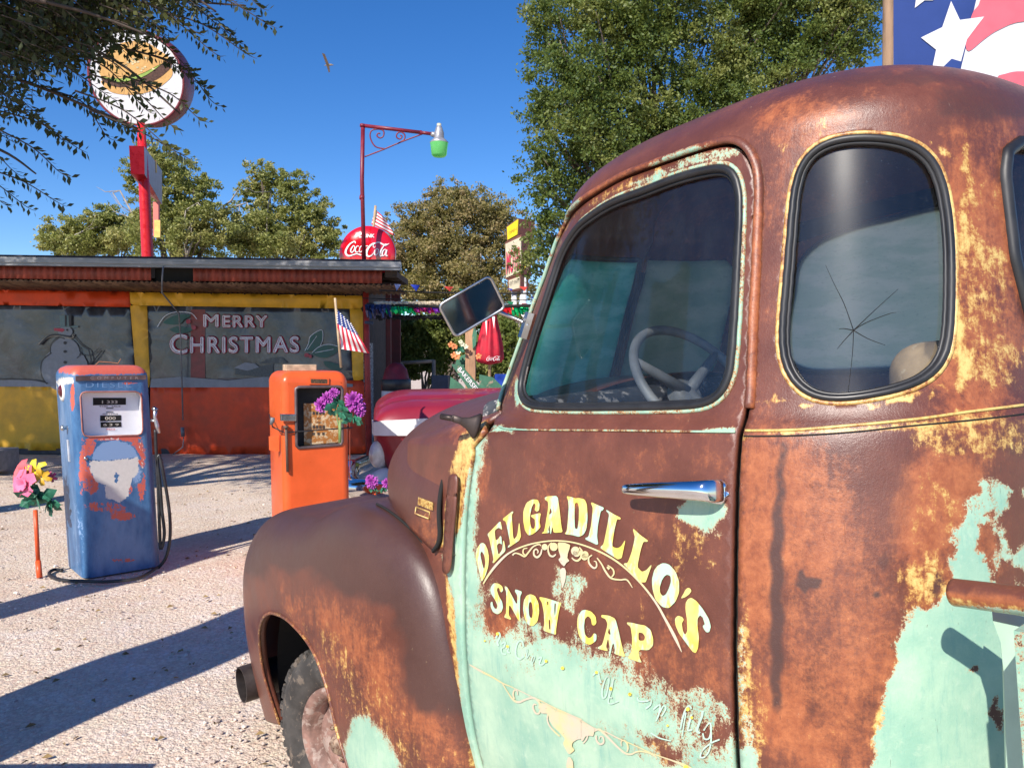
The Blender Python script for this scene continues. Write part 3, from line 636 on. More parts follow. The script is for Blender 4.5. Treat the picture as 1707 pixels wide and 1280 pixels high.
# hood badge: two lines of raised letters on the side of the hood
HS = Surf(np.array([[np.r_[s_, hsec(s_, t_)] for t_ in np.linspace(.0, 1.5, 120)] for s_ in np.linspace(1.0, 1.9, 60)]), np.linspace(1.0, 1.9, 60), np.linspace(0, 1.5, 120))
_t = HS.nrm(np.array([1.2]), np.array([.2]))[0]; HS.sgn = 1 if _t[1] > 0 else -1
def on_surf(S, x, y, off): a, v = S.px(x, y); return S.at(np.array([a]), np.array([v]), off)[0]
b = MB(); q = [(699, 833), (731, 842), (731, 866), (696, 853)]
b.tube([on_surf(HS, *p, .006) for p in [(697, 845), (728, 855), (729, 866), (695, 856), (697, 845)]], .0022, 6)
bo = b.o('badge_frame', M_RUST, hood, True); set_wear(bo, None, (0, .8, .5, 0))
c_o = np.array(on_surf(HS, 714, 840, .009)); c_x = np.array(on_surf(HS, 731, 845, .009)) - np.array(on_surf(HS, 697, 834, .009)); c_y = np.array(on_surf(HS, 714, 832, .009)) - np.array(on_surf(HS, 713, 847, .009))
wx = np.linalg.norm(c_x); wy = np.linalg.norm(c_y); ux = c_x / wx; uy = c_y / wy; uz = np.cross(ux, uy)
lb = text_on('badge_lettering', 'LOADMASTER', lambda x, y, z: c_o + ux * x + uy * y + uz * z, wx, wy * .85, M_RUST, hood, extrude=.0); set_wear(lb, None, (0, .85, .4, 0)); solid(lb, .003, 0)

# ---------------- front fenders
FQ = [0.96, 1.03, 1.079, 1.200, 1.051, 0.83, 0.808, 0.897, 1.091, 1.108, 1.116]; FNO, FNR, FNF, FNX = .183, .046, -.026, .11
FHUB = np.array([1.9, -1.15]); KN = np.array([-25, 0, 20, 40, 60, 80, 100, 120, 145, 170, 195.])
LPH = np.array([7.7, 17.3, 27.3, 41.7, 56.5, 79.4, 103.6, 123.6, 139.6, 156.8, 172.6, 181.6]); LRH = np.array([0.481, 0.443, 0.429, 0.458, 0.474, 0.456, 0.464, 0.494, 0.526, 0.548, 0.564, 0.552])
def smi(xk, yk, x):
    xs = np.linspace(xk[0], xk[-1], 600); ys = np.interp(xs, xk, yk); wd = 61; k = np.hanning(wd); k /= k.sum()
    return np.interp(x, xs, np.convolve(np.pad(ys, wd // 2, mode='reflect', reflect_type='odd'), k, 'valid'))
PH = np.linspace(-25, 195, 150)
def fender_grid(nt=44):
    R_ = smi(KN, FQ, PH); r0 = smi(np.r_[-25, LPH, 195], np.r_[.47, LRH, .55], PH)
    no = FNO; nout = smi(KN, [no - .03, no, no, no, no, no, no, no - .01, no - .03, no - FNX * .6, no - FNX], PH)
    nin = smi(KN, [FNR] * 5 + [FNR * .6 + FNF * .4, FNF, FNF - .05, FNF - .2, FNF - .25, FNF - .3], PH)
    t = np.linspace(0, 1, nt)[None, :] * math.pi / 2; e = 2.75
    n = nin[:, None] + (nout - nin)[:, None] * np.cos(t) ** (2 / e); r = r0[:, None] + (R_ - r0)[:, None] * np.sin(t) ** (2 / e)
    s = FHUB[0] - r * np.cos(np.radians(PH))[:, None]; u = FHUB[1] + r * np.sin(np.radians(PH))[:, None]
    # flange running inboard under the hood
    G = np.stack([s, n, u], -1); ext = G[:, -1:, :].copy(); ex = [ext + np.array([0, -d_, -.0]) for d_ in (.05, .12, .2, .3)]
    lip = [G[:, :1] + np.array([0, -.006, 0]) * 1 + 0, G[:, :1] + np.array([0, -.03, 0])][::-1]
    return np.concatenate(lip + [G] + ex, 1)
FG = fender_grid()
def fender(mir):
    G = FG.copy()
    if mir: G[..., 1] = -2 * TW - G[..., 1]
    ns, nt = G.shape[:2]; V = tp(G[..., 0], G[..., 1], G[..., 2]).reshape(-1, 3)
    Fc = [(i * nt + j, (i + 1) * nt + j, (i + 1) * nt + j + 1, i * nt + j + 1) for i in range(ns - 1) for j in range(nt - 1)]
    if mir: Fc = [f[::-1] for f in Fc]
    o = ob('front_fender', V, Fc, M_RUST, truck, True); set_wear(o, None if mir else wear_fender, (0, .05, .2, .4))
    m_ = o.modifiers.new('sub', 'SUBSURF'); m_.levels = m_.render_levels = 1
    solid(o, .006, 1 if mir else 1); return o
fen = fender(False); fender(True)
# rolled lip of the wheel opening, and the beaded seam against the cowl
W3 = tp(FG[:, 2, 0], FG[:, 2, 1] - .002, FG[:, 2, 2]); lp = MB().tube(W3, .006, 8).o('wheel_opening_lip', M_RUST, fen, True); set_wear(lp, None, (0, .42, .3, .3))
W3 = tp(FG[:58, -5, 0] - .004, FG[:58, -5, 1], FG[:58, -5, 2] + .003); lp = MB().tube(W3, .004, 6).o('fender_welting', M_DARK, fen, True)
# inner wheel well (dark)
th_ = np.radians(np.linspace(-20, 200, 40)); V = []; 
for d_ in (.04, -.62): V += list(tp(FHUB[0] - .60 * np.cos(th_) * (1 if d_ > 0 else 1), np.full(40, d_), FHUB[1] + .56 * np.sin(th_)))
V = np.array(V); Fc = [(i, i + 1, 41 + i, 40 + i) for i in range(39)]
V = np.vstack([V, tp(FHUB[0], -.62, FHUB[1] - .2)[None]]); Fc += [(40 + i, 41 + i, 80) for i in range(39)]
ww = ob('wheel_well', V, Fc, M_DARK, truck); 

# ---------------- front wheels
def wheel(s_, n_, u_, steer, Rr=.36, mir=False, front=True):
    ca, sa = math.cos(steer), math.sin(steer)
    Xw = TF * ca + TN * sa; Nw = TN * ca - TF * sa; C0 = tp(s_, n_, u_); sg = -1 if mir else 1
    M = basis(C0, Xw, np.cross(Nw * sg, Xw), Nw * sg)
    wh = MB().lathe([(.165, -.16), (.172, -.03), (.205, -.012), (.215, -.022), (.217, -.045)], M, 48).o('wheel', M_TYRERIM, truck, True)
    ty = MB(); pr_ = [(.21, -.04), (.225, -.018), (.27, .002), (.31, -.002), (.338, -.018), (.352, -.038), (.358, -.06), (.36, -.105), (.358, -.15), (.345, -.185), (.30, -.21), (.22, -.18)]
    ty.lathe([(r * Rr / .36, z) for r, z in pr_], M, 72)
    # tread blocks
    for i in range(56):
        for k, (zz, wz) in enumerate([(-.05, .04), (-.105, .045), (-.16, .04)]):
            an = 2 * math.pi * (i + .5 * (k % 2)) / 56; rad = Rr * (.985 if k != 1 else 1.0)
            e1 = M.to_3x3() @ Vector((math.cos(an), math.sin(an), 0)); e2 = M.to_3x3() @ Vector((-math.sin(an), math.cos(an), 0)); e3 = M.to_3x3() @ Vector((0, 0, 1))
            ty.box(M @ Vector((rad * math.cos(an), rad * math.sin(an), zz)), (.024, .025, wz), M=basis((0, 0, 0), e1, e2, e3))
    # lug bars on the shoulder
    for i in range(28):
        an = 2 * math.pi * i / 28; e1 = M.to_3x3() @ Vector((math.cos(an), math.sin(an), 0)); e2 = M.to_3x3() @ Vector((-math.sin(an), math.cos(an), 0)); e3 = M.to_3x3() @ Vector((0, 0, 1))
        ty.box(M @ Vector((.342 * Rr / .36 * math.cos(an), .342 * Rr / .36 * math.sin(an), -.028)), (.03, .02, .018), M=basis((0, 0, 0), e1, e2, e3))
    t = ty.o('tyre', M_TYRE, wh, True)
    am = t.modifiers.new('es', 'EDGE_SPLIT'); am.split_angle = math.radians(40)
    d = MB().lathe([(.0, -.02), (.03, -.02), (.045, -.024), (.05, -.06), (.075, -.066), (.09, -.05), (.13, -.048), (.15, -.085), (.166, -.10)], M, 40).o('wheel_disc', M_TYRERIM, wh, True)
    b = MB()
    for i in range(6):
        an = 2 * math.pi * i / 6 + .3; b.lathe([(.0, .028), (.009, .026), (.011, .0)], M @ Matrix.Translation((.068 * math.cos(an), .068 * math.sin(an), -.062)), 6)
    b.lathe([(.0, .045), (.03, .042), (.036, .03), (.038, -.01)], M @ Matrix.Translation((0, 0, -.05)), 20); b.o('hub_and_nuts', M_HUB, wh, True)
    return wh
M_TYRE = mat('tyre_rubber', (.055, .050, .046), .78, var=.4, scale=12, c2=(.15, .12, .095), patch=.42)
M_TYRERIM = mat('rusty_rim', (.26, .15, .12), .6, var=.4, scale=14, c2=(.36, .27, .23), patch=.45)
M_HUB = mat('rusty_hub', (.34, .24, .17), .6, var=.5, scale=40, c2=(.12, .05, .03), patch=.45)
_hs, _hu = onn(562, 1243, .03)
wheel(_hs, .045, _hu, math.radians(16)); wheel(_hs, -2 * TW - .045, _hu, math.radians(16), mir=True)
wheel(-1.5, .02, _hu + .03, 0); wheel(-1.5, -2 * TW - .02, _hu + .03, 0, mir=True)
# front bumper: a thick dark pipe
s_, u_ = onn(402, 1141, .12); b = MB(); cpt = tp(s_, .12, u_); e1 = tp(s_, -2 * TW - .12, u_)
b.tube([cpt, e1], .082, 28, cap=False); b.tube([cpt, e1], .076, 28, cap=False)
M0 = basis(cpt, TF, TU, TN); b.lathe([(.076, 0), (.082, 0)], M0, 28); b.lathe([(0, -.05), (.076, -.05)], M0, 28)
b.o('pipe_bumper', mat('dark_pipe', (.04, .032, .03), .5, .3, .5, c2=(.12, .05, .03), patch=.3), truck, True)

# ---------------- cowl vent panel, bracket, handle
def plate(name, pxpoly, S, off, th, m, parent, wear=None, const=(0, 0, .1, .4), spacing=.012):
    return panel(name, softloop(S.pxs(pxpoly), 3, .006), [], m, parent, S=S, spacing=spacing, off=off, thick=th, wear=wear, const=const, edge=.006)
plate('cowl_vent', [(757, 792), (769, 788), (771, 800), (768, 850), (763, 900), (759, 948), (753, 958), (746, 952), (746, 940), (750, 870), (755, 810)], CAB, .012, .005, M_RUST, truck, const=(0, .0, .12, .45))
c0 = on_surf(CAB, 800, 716, .02); c1 = tp(*(np.array([(c0 - TA) @ TF, (c0 - TA) @ TN, (c0 - TA) @ TU]) + np.array([.022, .066, .030])))
ax = np.array(c1) - np.array(c0); ln = np.linalg.norm(ax); ax /= ln; e1 = np.cross(ax, [0, 0, 1.]); e1 /= np.linalg.norm(e1); M0 = basis(np.array(c0) - ax * .012, e1 * .42, np.cross(ax, e1) * .95, ax)
mb = MB().lathe([(.0, 0), (.034, 0), (.036, .007), (.028, .016), (.016, .032), (.010, .05), (.009, ln), (.0, ln)], M0, 20)
mb.tube([np.array(c0) + ax * (ln - .02), np.array(c0) + ax * (ln + .0) + TF * .03], .008, 8)
mb.o('mirror_bracket', mat('cast_bracket', (.06, .045, .04), .45, .6, .3), truck, True)
# windshield side post, painted green, in front of the drip rail
# door handle
pr0 = on_surf(CAB, 1196, 818, .0); pr1 = on_surf(CAB, 1064, 815, .0); hn = CAB.nrm(*[np.array([q]) for q in CAB.px(1130, 815)])[0]; hN = tp(*hn) - TA
hx = np.array(pr1) - np.array(pr0); hl = np.linalg.norm(hx); hx /= hl; hz = np.cross(hx, hN); hz /= np.linalg.norm(hz)
hand = MB()
prof = [(-.02, .0, .012, .020), (-.012, .028, .014, .021), (.0, .04, .014, .019), (.05, .048, .011, .0165), (.12, .050, .0085, .0135), (hl * .93, .048, .0065, .0105), (hl, .046, .004, .007)]
sec = []
for x_, o_, rn, rz_ in prof:
    sec.append([np.array(pr0) + hx * x_ + hN * (o_ + rn * math.cos(a_)) + hz * rz_ * math.sin(a_) * (1 if True else 1) for a_ in np.linspace(0, 2 * math.pi, 16, endpoint=False)])
V = [p for r_ in sec for p in r_]; Fc = [(i * 16 + j, i * 16 + (j + 1) % 16, (i + 1) * 16 + (j + 1) % 16, (i + 1) * 16 + j) for i in range(len(sec) - 1) for j in range(16)]; Fc += [tuple(range(16))[::-1], tuple(range(len(V) - 16, len(V)))]
ho = ob('door_handle', V, Fc, M_CHROME, door, True); sm_ = ho.modifiers.new('s', 'SUBSURF'); sm_.levels = sm_.render_levels = 2
e_ = panel('handle_plate', CAB.pxs([(1178, 801), (1206, 799), (1213, 808), (1212, 834), (1205, 841), (1180, 836), (1174, 820)]), [], M_CHROME, ho, spacing=.01, off=.008, thick=.008, const=None, edge=.005)

# ---------------- rear cross pipe and bed stake
def wear_pipe(x, y): return blob(x, y, [(1690, 1022, 100, 8, .7, 6)], 0), blob(x, y, [(1640, 1010, 120, 10, .6, 6)], 0), blob(x, y, [(1640, 1002, 120, 12, .6, 5)], 0), blob(x, y, [(1640, 980, 120, 14, .4, 5)], 0)
p0 = px(1592, 987, 1.02); p1 = px(1720, 1003, .93); dd = (p1 - p0); pp = [p0 + dd * t for t in np.linspace(0, 3.2, 60)]
b = MB().tube(pp, .0185, 20); bed = b.o('bed_rail', M_RUST, truck, True); set_wear(bed, wear_pipe, (0, .1, .3, .3))
b = MB(); 
def plpx(x, y, Y): return px(x, y, Y)
post = [(1655, 1034), (1707, 1046), (1760, 1060), (1760, 1320), (1678, 1320), (1676, 1220), (1673, 1120), (1668, 1070)]
n_ = len(post); V = [px(x, y, .985 - (x - 1655) * .0006) for x, y in post] + [px(x, y, 1.0 - (x - 1655) * .0006) + np.array([.03, .05, 0]) for x, y in post]
Fc = [list(range(n_)), list(range(n_, 2 * n_))[::-1]] + [[i, n_ + i, n_ + (i + 1) % n_, (i + 1) % n_] for i in range(n_)]
st = ob('bed_stake', V, Fc, mat('pale_turquoise', (.42, .60, .46), .45, var=.15, scale=5, c2=(.60, .50, .26), patch=.36), truck)
# truck bed behind the cab (outside the picture)
b = MB()
ctr = tp(-1.35, -TW, -.62); b.box(ctr, (1.75, 1.55, .10), M=basis((0, 0, 0), TF, TN, TU))
for sd in (1, -1): b.box(tp(-1.35, -TW + sd * .76, -.40), (1.75, .05, .40), M=basis((0, 0, 0), TF, TN, TU))
bo = b.o('truck_bed', M_RUST, truck); set_wear(bo, None, (.6, .2, .2, .1))
b = MB()
for sd in (1, -1): b.box(tp(.3, -TW + sd * .38, -.95), (4.2, .09, .16), M=basis((0, 0, 0), TF, TN, TU))
b.box(tp(_hs, -TW, _hu), (.1, 1.2, .1), M=basis((0, 0, 0), TF, TN, TU)); b.box(tp(-1.5, -TW, _hu), (.12, 1.2, .12), M=basis((0, 0, 0), TF, TN, TU))
b.o('chassis', M_DARK, truck)
# running board
b = MB(); b.box(tp(.25, .02, -1.16), (1.1, .24, .03), M=basis((0, 0, 0), TF, TN, TU)); rbd = b.o('running_board', M_RUST, truck); set_wear(rbd, None, (.3, .2, .3, .2))

# ---------------- interior
M_INT = mat('cab_interior', (.10, .10, .11), .8, var=.4, c2=(.12, .10, .09), patch=.4)
b = MB(); b.box(tp(.35, -TW, -.72), (1.1, 1.2, .02), M=basis((0, 0, 0), TF, TN, TU)); b.box(tp(.97, -TW, -.36), (.02, 1.15, .66), M=basis((0, 0, 0), TF, TN, TU)); b.o('cab_floor', M_DARK, truck)
b = MB(); b.box(tp(.80, -TW, -.035), (.26, 1.12, .20), M=basis((0, 0, 0), TF, TN, TU)); dash = b.o('dashboard', mat('flaked_dash', (.05, .055, .065), .7, var=.4, scale=16, c2=(.45, .42, .40), patch=.42), truck); bevel(dash, .04, 4)
# windshield panes with brushed-on whitewash
def panemat(name, a, c2, tr):
    m, N, L, P = newmat(name); v = _coord(N, L, (3, 3, 9)); n = _noise(N, L, 2, 6, .6, v, .3); n2 = _noise(N, L, 18, 5, .7, v); c = _mix(N, L, _ramp(N, L, n, .4, .62), a, c2); c = _mix(N, L, _ramp(N, L, n2, .55, .7, 0, .4), c, tuple(x * .6 for x in a)); L.new(c, P.inputs['Base Color']); P.inputs['Roughness'].default_value = .35
    t = N.new('ShaderNodeBsdfTranslucent'); L.new(c, t.inputs[0]); mx = N.new('ShaderNodeMixShader'); mx.inputs[0].default_value = tr; L.new(P.outputs[0], mx.inputs[1]); L.new(t.outputs[0], mx.inputs[2]); L.new(mx.outputs[0], N['Material Output'].inputs[0]); return m
M_PANE = panemat('brushed_green_pane', (.20, .62, .50), (.40, .75, .64), .8); M_PANE2 = panemat('whitewashed_pane', (.38, .50, .38), (.50, .58, .46), .8)
glazed(DWIN, doorR, True, M_PANE2)
for mir in (False, True): panel('windshield', offset_poly(WSH, .004), [], M_PANE2 if mir else M_PANE, cab, spacing=.03, off=-.014, thick=.004, const=None, mirror=mir)
wc = CAB.loc(np.array([AMIN + .001] * 2), np.array([.03, .43])); MB().tube(tp(wc[:, 0] - .01, wc[:, 1], wc[:, 2]), .022, 8).o('windshield_pillar', M_DARK, cab, True)
MB().ring(CAB.at(*resample(offset_poly(WSH, .0), .02).T, -.012), .012, 8).o('rubber_seal', M_BLACK, cab, True)
# steering wheel
s_, u_ = .52, .02
nW = -.34; axd = -TF * .80 + TU * .60; axd /= np.linalg.norm(axd)
def rayplane(x, y, P0, nn): r = ray(x, y); return CAM + r * (((P0 - CAM) @ nn) / (r @ nn))
Cw = rayplane(1160, 640, tp(.45, nW, .0), TF)
e1 = TN; e2 = np.cross(axd, e1); Rw = .185
ring = [Cw + Rw * (math.cos(a_) * e1 + math.sin(a_) * e2) for a_ in np.linspace(0, 2 * math.pi, 48, endpoint=False)]
M_WHL = mat('worn_steering_wheel', (.20, .21, .22), .55, var=.3, c2=(.40, .38, .36), patch=.35)
sw = MB().ring(ring, .0125, 10).o('steering_wheel', M_WHL, truck, True)
b = MB(); hubp = Cw - axd * .035
for an in (90, 210, 330):
    a_ = math.radians(an); e = Cw + Rw * (math.cos(a_) * e1 + math.sin(a_) * e2); b.tube([hubp, hubp * .5 + e * .5 + axd * .0, e], [.018, .014, .011], 8)
b.lathe([(0, .012), (.03, .012), (.045, .0), (.045, -.03)], basis(hubp, e1, e2, axd), 24); b.tube([hubp, hubp - axd * .6], .022, 10); b.o('spokes_and_column', M_WHL, sw, True)
# bench seat with worn rounded back
b = MB()
def rbox(b, s0, s1, n0, n1, u0, u1): b.box(tp((s0 + s1) / 2, (n0 + n1) / 2, (u0 + u1) / 2), (s1 - s0, n1 - n0, u1 - u0), M=basis((0, 0, 0), TF, TN, TU))
rbox(b, -.02, .46, -1.16, -.14, -.52, -.34); st1 = b.o('seat', mat('seat_tan', (.30, .21, .13), .75, var=.35, scale=10, c2=(.45, .36, .26), patch=.4), truck, True); bevel(st1, .06, 5)
b = MB(); rbox(b, -.19, -.05, -1.13, -.39, -.40, .130); s2_ = b.o('seat_back', MC['seat_tan'], truck, True); bevel(s2_, .065, 6)
# door top trim inside
# ---------------- side mirror
MB0 = on_surf(CAB, 889, 548, .012)
m4 = [(813, 462), (845, 511), (762, 560), (731, 512)]
Pm = np.array(on_surf(CAB, 889, 548, .0)) + TN * .14
tgt = np.array(tp(.10, -.0, -.02)) - Pm; tgt /= np.linalg.norm(tgt); tc = CAM - Pm; tc /= np.linalg.norm(tc); mn = tgt + tc; mn /= np.linalg.norm(mn)
C4 = np.array([rayplane(x, y, Pm, mn) for x, y in m4]); cc = C4.mean(0); xx = C4[1] - C4[2]; lx = np.linalg.norm(xx); xx /= lx; yy = C4[0] - C4[1]; ly = np.linalg.norm(yy); yy = yy - xx * (yy @ xx); yy /= np.linalg.norm(yy); zz = np.cross(xx, yy)
if zz @ mn < 0: zz = -zz
def rrect(wd, hh, r, k=5):
    P = []
    for cx_, cy_, a0 in ((wd / 2 - r, hh / 2 - r, 0), (-wd / 2 + r, hh / 2 - r, 90), (-wd / 2 + r, -hh / 2 + r, 180), (wd / 2 - r, -hh / 2 + r, 270)):
        for j in range(k + 1): a_ = math.radians(a0 + 90 * j / k); P.append((cx_ + r * math.cos(a_), cy_ + r * math.sin(a_)))
    return P
f3 = lambda x, y, z: cc + xx * x + yy * y + zz * z
mirr = MB().prism(rrect(lx, ly, .012), lambda x, y, z: f3(x, y, -.004 - z), .014).o('side_mirror', mat('mirror_back', (.10, .10, .11), .35, .7), truck); bevel(mirr, .004)
M_MIR = mat('mirror_glass', (.20, .22, .26), .03, 1., .05)
ob('mirror_glass', [f3(x, y, -.0030) for x, y in rrect(lx * .95, ly * .93, .01)], [list(range(24))], M_MIR, mirr)
MB().ring([f3(x, y, -.002) for x, y in rrect(lx, ly, .012, 4)], .0036, 8).o('mirror_rim', M_CHROME2, mirr, True)
b = MB(); b.tube([f3(lx * .1, -.0, -.018), np.array(on_surf(CAB, 884, 540, .03)), np.array(on_surf(CAB, 888, 545, .012))], .0055, 8); b.o('mirror_arm', M_CHROME2, mirr, True)
b = MB(); a_ = on_surf(CAB, 893, 524, .012); c_ = on_surf(CAB, 880, 566, .012); b.tube([a_, c_], .011, 6, flat=1.4); b.o('mirror_clamp', M_CHROME2, mirr)
# ================================================================== DOOR LETTERING (flat sign paint, traced letter by letter)
def zt(off, k): return lambda P: [(off[0] + x / k, off[1] + y / k) for x, y in P]
Z1, Z2, Z3, Z4, Z5, Z6 = zt((780, 800), 6.4), zt((960, 800), 5.333), zt((780, 940), 6.4), zt((960, 950), 5.333), zt((770, 1080), 6.4), zt((970, 1080), 6.4)
GLY = [
 (Z1, [(100,730),(140,672),(168,668),(190,685),(215,740),(230,820),(222,920),(192,1020),(150,1088),(130,1000),(95,850),(86,800)], [(150,755),(180,800),(192,880),(180,950),(168,930),(148,850),(136,790)]),
 (Z1, [(212,578),(240,548),(352,432),(362,480),(372,530),(352,520),(335,505),(290,535),(300,645),(330,625),(350,592),(362,600),(368,690),(345,668),(312,692),(330,800),(372,740),(380,640),(392,650),(408,755),(345,815),(275,890),(266,870),(280,850),(232,620),(222,600)], None),
 (Z1, [(372,415),(480,330),(492,340),(472,372),(490,640),(532,590),(552,430),(574,630),(430,725),(432,702),(458,680),(410,440),(385,430)], None),
 (Z1, [(765,320),(745,338),(715,322),(728,270),(712,242),(685,290),(668,380),(668,450),(682,515),(712,520),(722,480),(718,415),(680,392),(675,374),(785,348),(775,400),(768,450),(782,500),(740,545),(690,580),(650,590),(615,540),(595,440),(595,330),(630,240),(690,205),(750,208),(770,255)], None),
 (Z1, [(820,190),(850,172),(962,168),(980,290),(1003,500),(1018,556),(918,562),(908,490),(886,592),(876,470),(862,530),(878,562),(785,570),(820,545),(862,290),(858,225),(832,215)], [(885,290),(868,375),(902,345)]),
 (Z1, [(1055,170),(1110,180),(1150,195),(1190,190),(1250,205),(1275,260),(1282,400),(1270,520),(1240,580),(1190,605),(1120,585),(1035,575),(1060,540),(1070,440),(1080,300),(1075,220)], [(1145,245),(1178,240),(1190,300),(1188,420),(1175,520),(1147,520),(1142,400)]),
 (Z2, [(140,195),(200,222),(255,245),(245,268),(225,275),(200,400),(192,500),(205,582),(85,525),(88,513),(115,505),(140,400),(155,250),(140,210)], None),
 (Z2, [(275,262),(345,305),(405,335),(400,352),(370,345),(345,450),(325,590),(370,606),(405,590),(448,522),(405,722),(222,605),(225,590),(250,570),(285,400),(300,300),(275,278)], None),
 (Z2, [(515,430),(580,490),(645,535),(640,550),(605,545),(580,620),(550,770),(590,815),(630,800),(684,740),(615,936),(430,750),(432,738),(465,735),(500,640),(530,510),(512,445)], None),
 (Z2, [(770,738),(800,738),(835,750),(890,810),(922,900),(922,1000),(890,1080),(830,1138),(770,1125),(710,1060),(684,960),(680,880),(700,800),(730,760)], [(815,838),(845,850),(850,900),(832,960),(805,1015),(775,1030),(752,1000),(750,950),(768,890),(790,855)]),
 (Z2, [(1000,955),(1022,962),(1032,985),(1010,1015),(975,1040),(935,1052),(960,1010),(980,970)], None),
 (Z4, [(980,290),(1000,255),(1030,243),(1075,272),(1130,340),(1185,430),(1204,500),(1190,548),(1165,553),(1140,520),(1130,492),(1152,482),(1132,420),(1108,398),(1085,430),(1085,500),(1098,600),(1090,690),(1070,736),(1040,722),(980,640),(920,560),(890,490),(884,430),(910,402),(950,415),(965,440),(945,470),(955,540),(975,576),(995,540),(992,440),(978,350)], None),
 (Z3, [(250,240),(280,200),(330,205),(372,235),(382,280),(360,302),(345,285),(342,255),(318,250),(315,280),(335,340),(370,400),(380,460),(362,510),(320,535),(275,512),(248,460),(245,410),(265,393),(272,440),(295,478),(316,470),(320,440),(295,380),(255,320),(243,280)], None),
 (Z3, [(398,233),(425,242),(530,440),(532,330),(505,288),(510,266),(580,290),(578,310),(562,340),(558,540),(572,615),(545,600),(445,420),(440,540),(467,580),(462,592),(390,565),(395,550),(412,520),(415,300),(396,250)], None),
 (Z3, [(670,318),(720,335),(758,410),(766,510),(748,610),(700,660),(650,650),(612,580),(593,480),(600,390),(630,335)], [(672,395),(690,420),(698,500),(692,560),(678,580),(658,545),(652,460),(658,412)]),
 (Z3, [(765,348),(820,356),(870,370),(940,392),(1006,415),(992,440),(972,520),(945,700),(946,753),(890,735),(806,706),(820,640),(815,520),(795,410),(770,370)], [[(866,590),(882,590),(886,700),(872,695)],[(848,395),(864,398),(862,440),(852,436)],[(930,412),(944,416),(940,500),(932,560),(926,480)]]),
 (Z4, [(55,358),(85,350),(140,365),(180,410),(188,470),(165,492),(146,482),(138,430),(112,405),(85,430),(76,500),(85,570),(115,605),(145,592),(165,556),(188,570),(186,625),(130,664),(70,640),(30,580),(14,490),(20,410)], None),
 (Z4, [(230,395),(300,402),(355,430),(380,520),(420,700),(446,774),(340,740),(352,715),(342,650),(328,660),(310,750),(294,782),(306,690),(290,600),(272,680),(292,720),(195,695),(200,683),(240,660),(287,480),(268,432),(230,418)], [(300,505),(288,560),(316,578)]),
 (Z4, [(455,462),(500,465),(560,480),(620,490),(670,530),(692,610),(690,670),(650,710),(572,705),(560,725),(572,780),(592,824),(470,782),(470,768),(500,720),(505,600),(490,500),(460,478)], [(560,550),(600,558),(620,590),(612,624),(562,625)]),
]
def sheet_from_px(pxV, Fc, off):
    av = CAB.pxs(pxV); return CAB.at(av[:, 0], av[:, 1], off), Fc
def smooth_closed(P, it=1):
    P = np.array(P, float)
    for _ in range(it):                                     # Chaikin, keeps the brush-lettered corners soft
        A_ = P * .85 + np.roll(P, -1, 0) * .15; B_ = P * .15 + np.roll(P, -1, 0) * .85; P = np.stack([A_, B_], 1).reshape(-1, 2)
    return P
LETP = []
for z_, outer, hole in GLY:
    o_ = smooth_closed(z_(outer)); hs = [] if not hole else [smooth_closed(z_(h_), 2) for h_ in (hole if isinstance(hole[0], list) else [hole])]
    V, Fc = cdt(o_, hs, 5.0, 2.2); W3, Fc = sheet_from_px(V, Fc, .0013); LETP.append((W3, [list(f) for f in Fc]))
M_LET, N, L, P = newmat('yellow_lettering'); v = _coord(N, L); vs = _coord(N, L, (30, 30, 9))
n1 = _noise(N, L, 1, 5, .65, vs); n2 = _noise(N, L, 90, 5, .7, v); n3 = _noise(N, L, 14, 4, .6, v)
cl = _mix(N, L, _ramp(N, L, n3, .3, .7), (.66, .60, .24), (.74, .58, .08)); cl = _mix(N, L, _ramp(N, L, n1, .48, .58), cl, (.45, .66, .48)); cl = _mix(N, L, _ramp(N, L, n2, .66, .72, 0, .8), cl, (.20, .08, .045))
L.new(cl, P.inputs['Base Color']); P.inputs['Roughness'].default_value = .5
for W3, Fc in LETP: ob('painted_letter', W3, Fc, M_LET, door)
def ribbons(name, items, m, off=.0012):
    for i, (z_, P, wd) in enumerate(items):
        Q = z_(P) if z_ else P; V, Fc = ribbon(Q, wd, 6); W3, _ = sheet_from_px(V, Fc, off + .00012 * i); ob(name, W3, Fc, m, door)
def discs(nm, m, items, off):
    for z_, (x, y, r) in items:
        P = z_([(x + r * math.cos(a_), y + r * 1.05 * math.sin(a_)) for a_ in np.linspace(0, 2 * math.pi, 22, endpoint=False)]); W3, _ = sheet_from_px(P, None, off); ob(nm, W3, [list(range(22))], m, door)
M_SCR, N, L, P = newmat('cream_scrollwork'); v = _coord(N, L); n2 = _noise(N, L, 110, 5, .7, v); n3 = _noise(N, L, 9, 3, .6, v)
cl = _mix(N, L, _ramp(N, L, n3, .4, .6), (.62, .54, .27), (.58, .50, .38)); cl = _mix(N, L, _ramp(N, L, n2, .64, .70, 0, .7), cl, (.28, .13, .07)); L.new(cl, P.inputs['Base Color']); P.inputs['Roughness'].default_value = .55
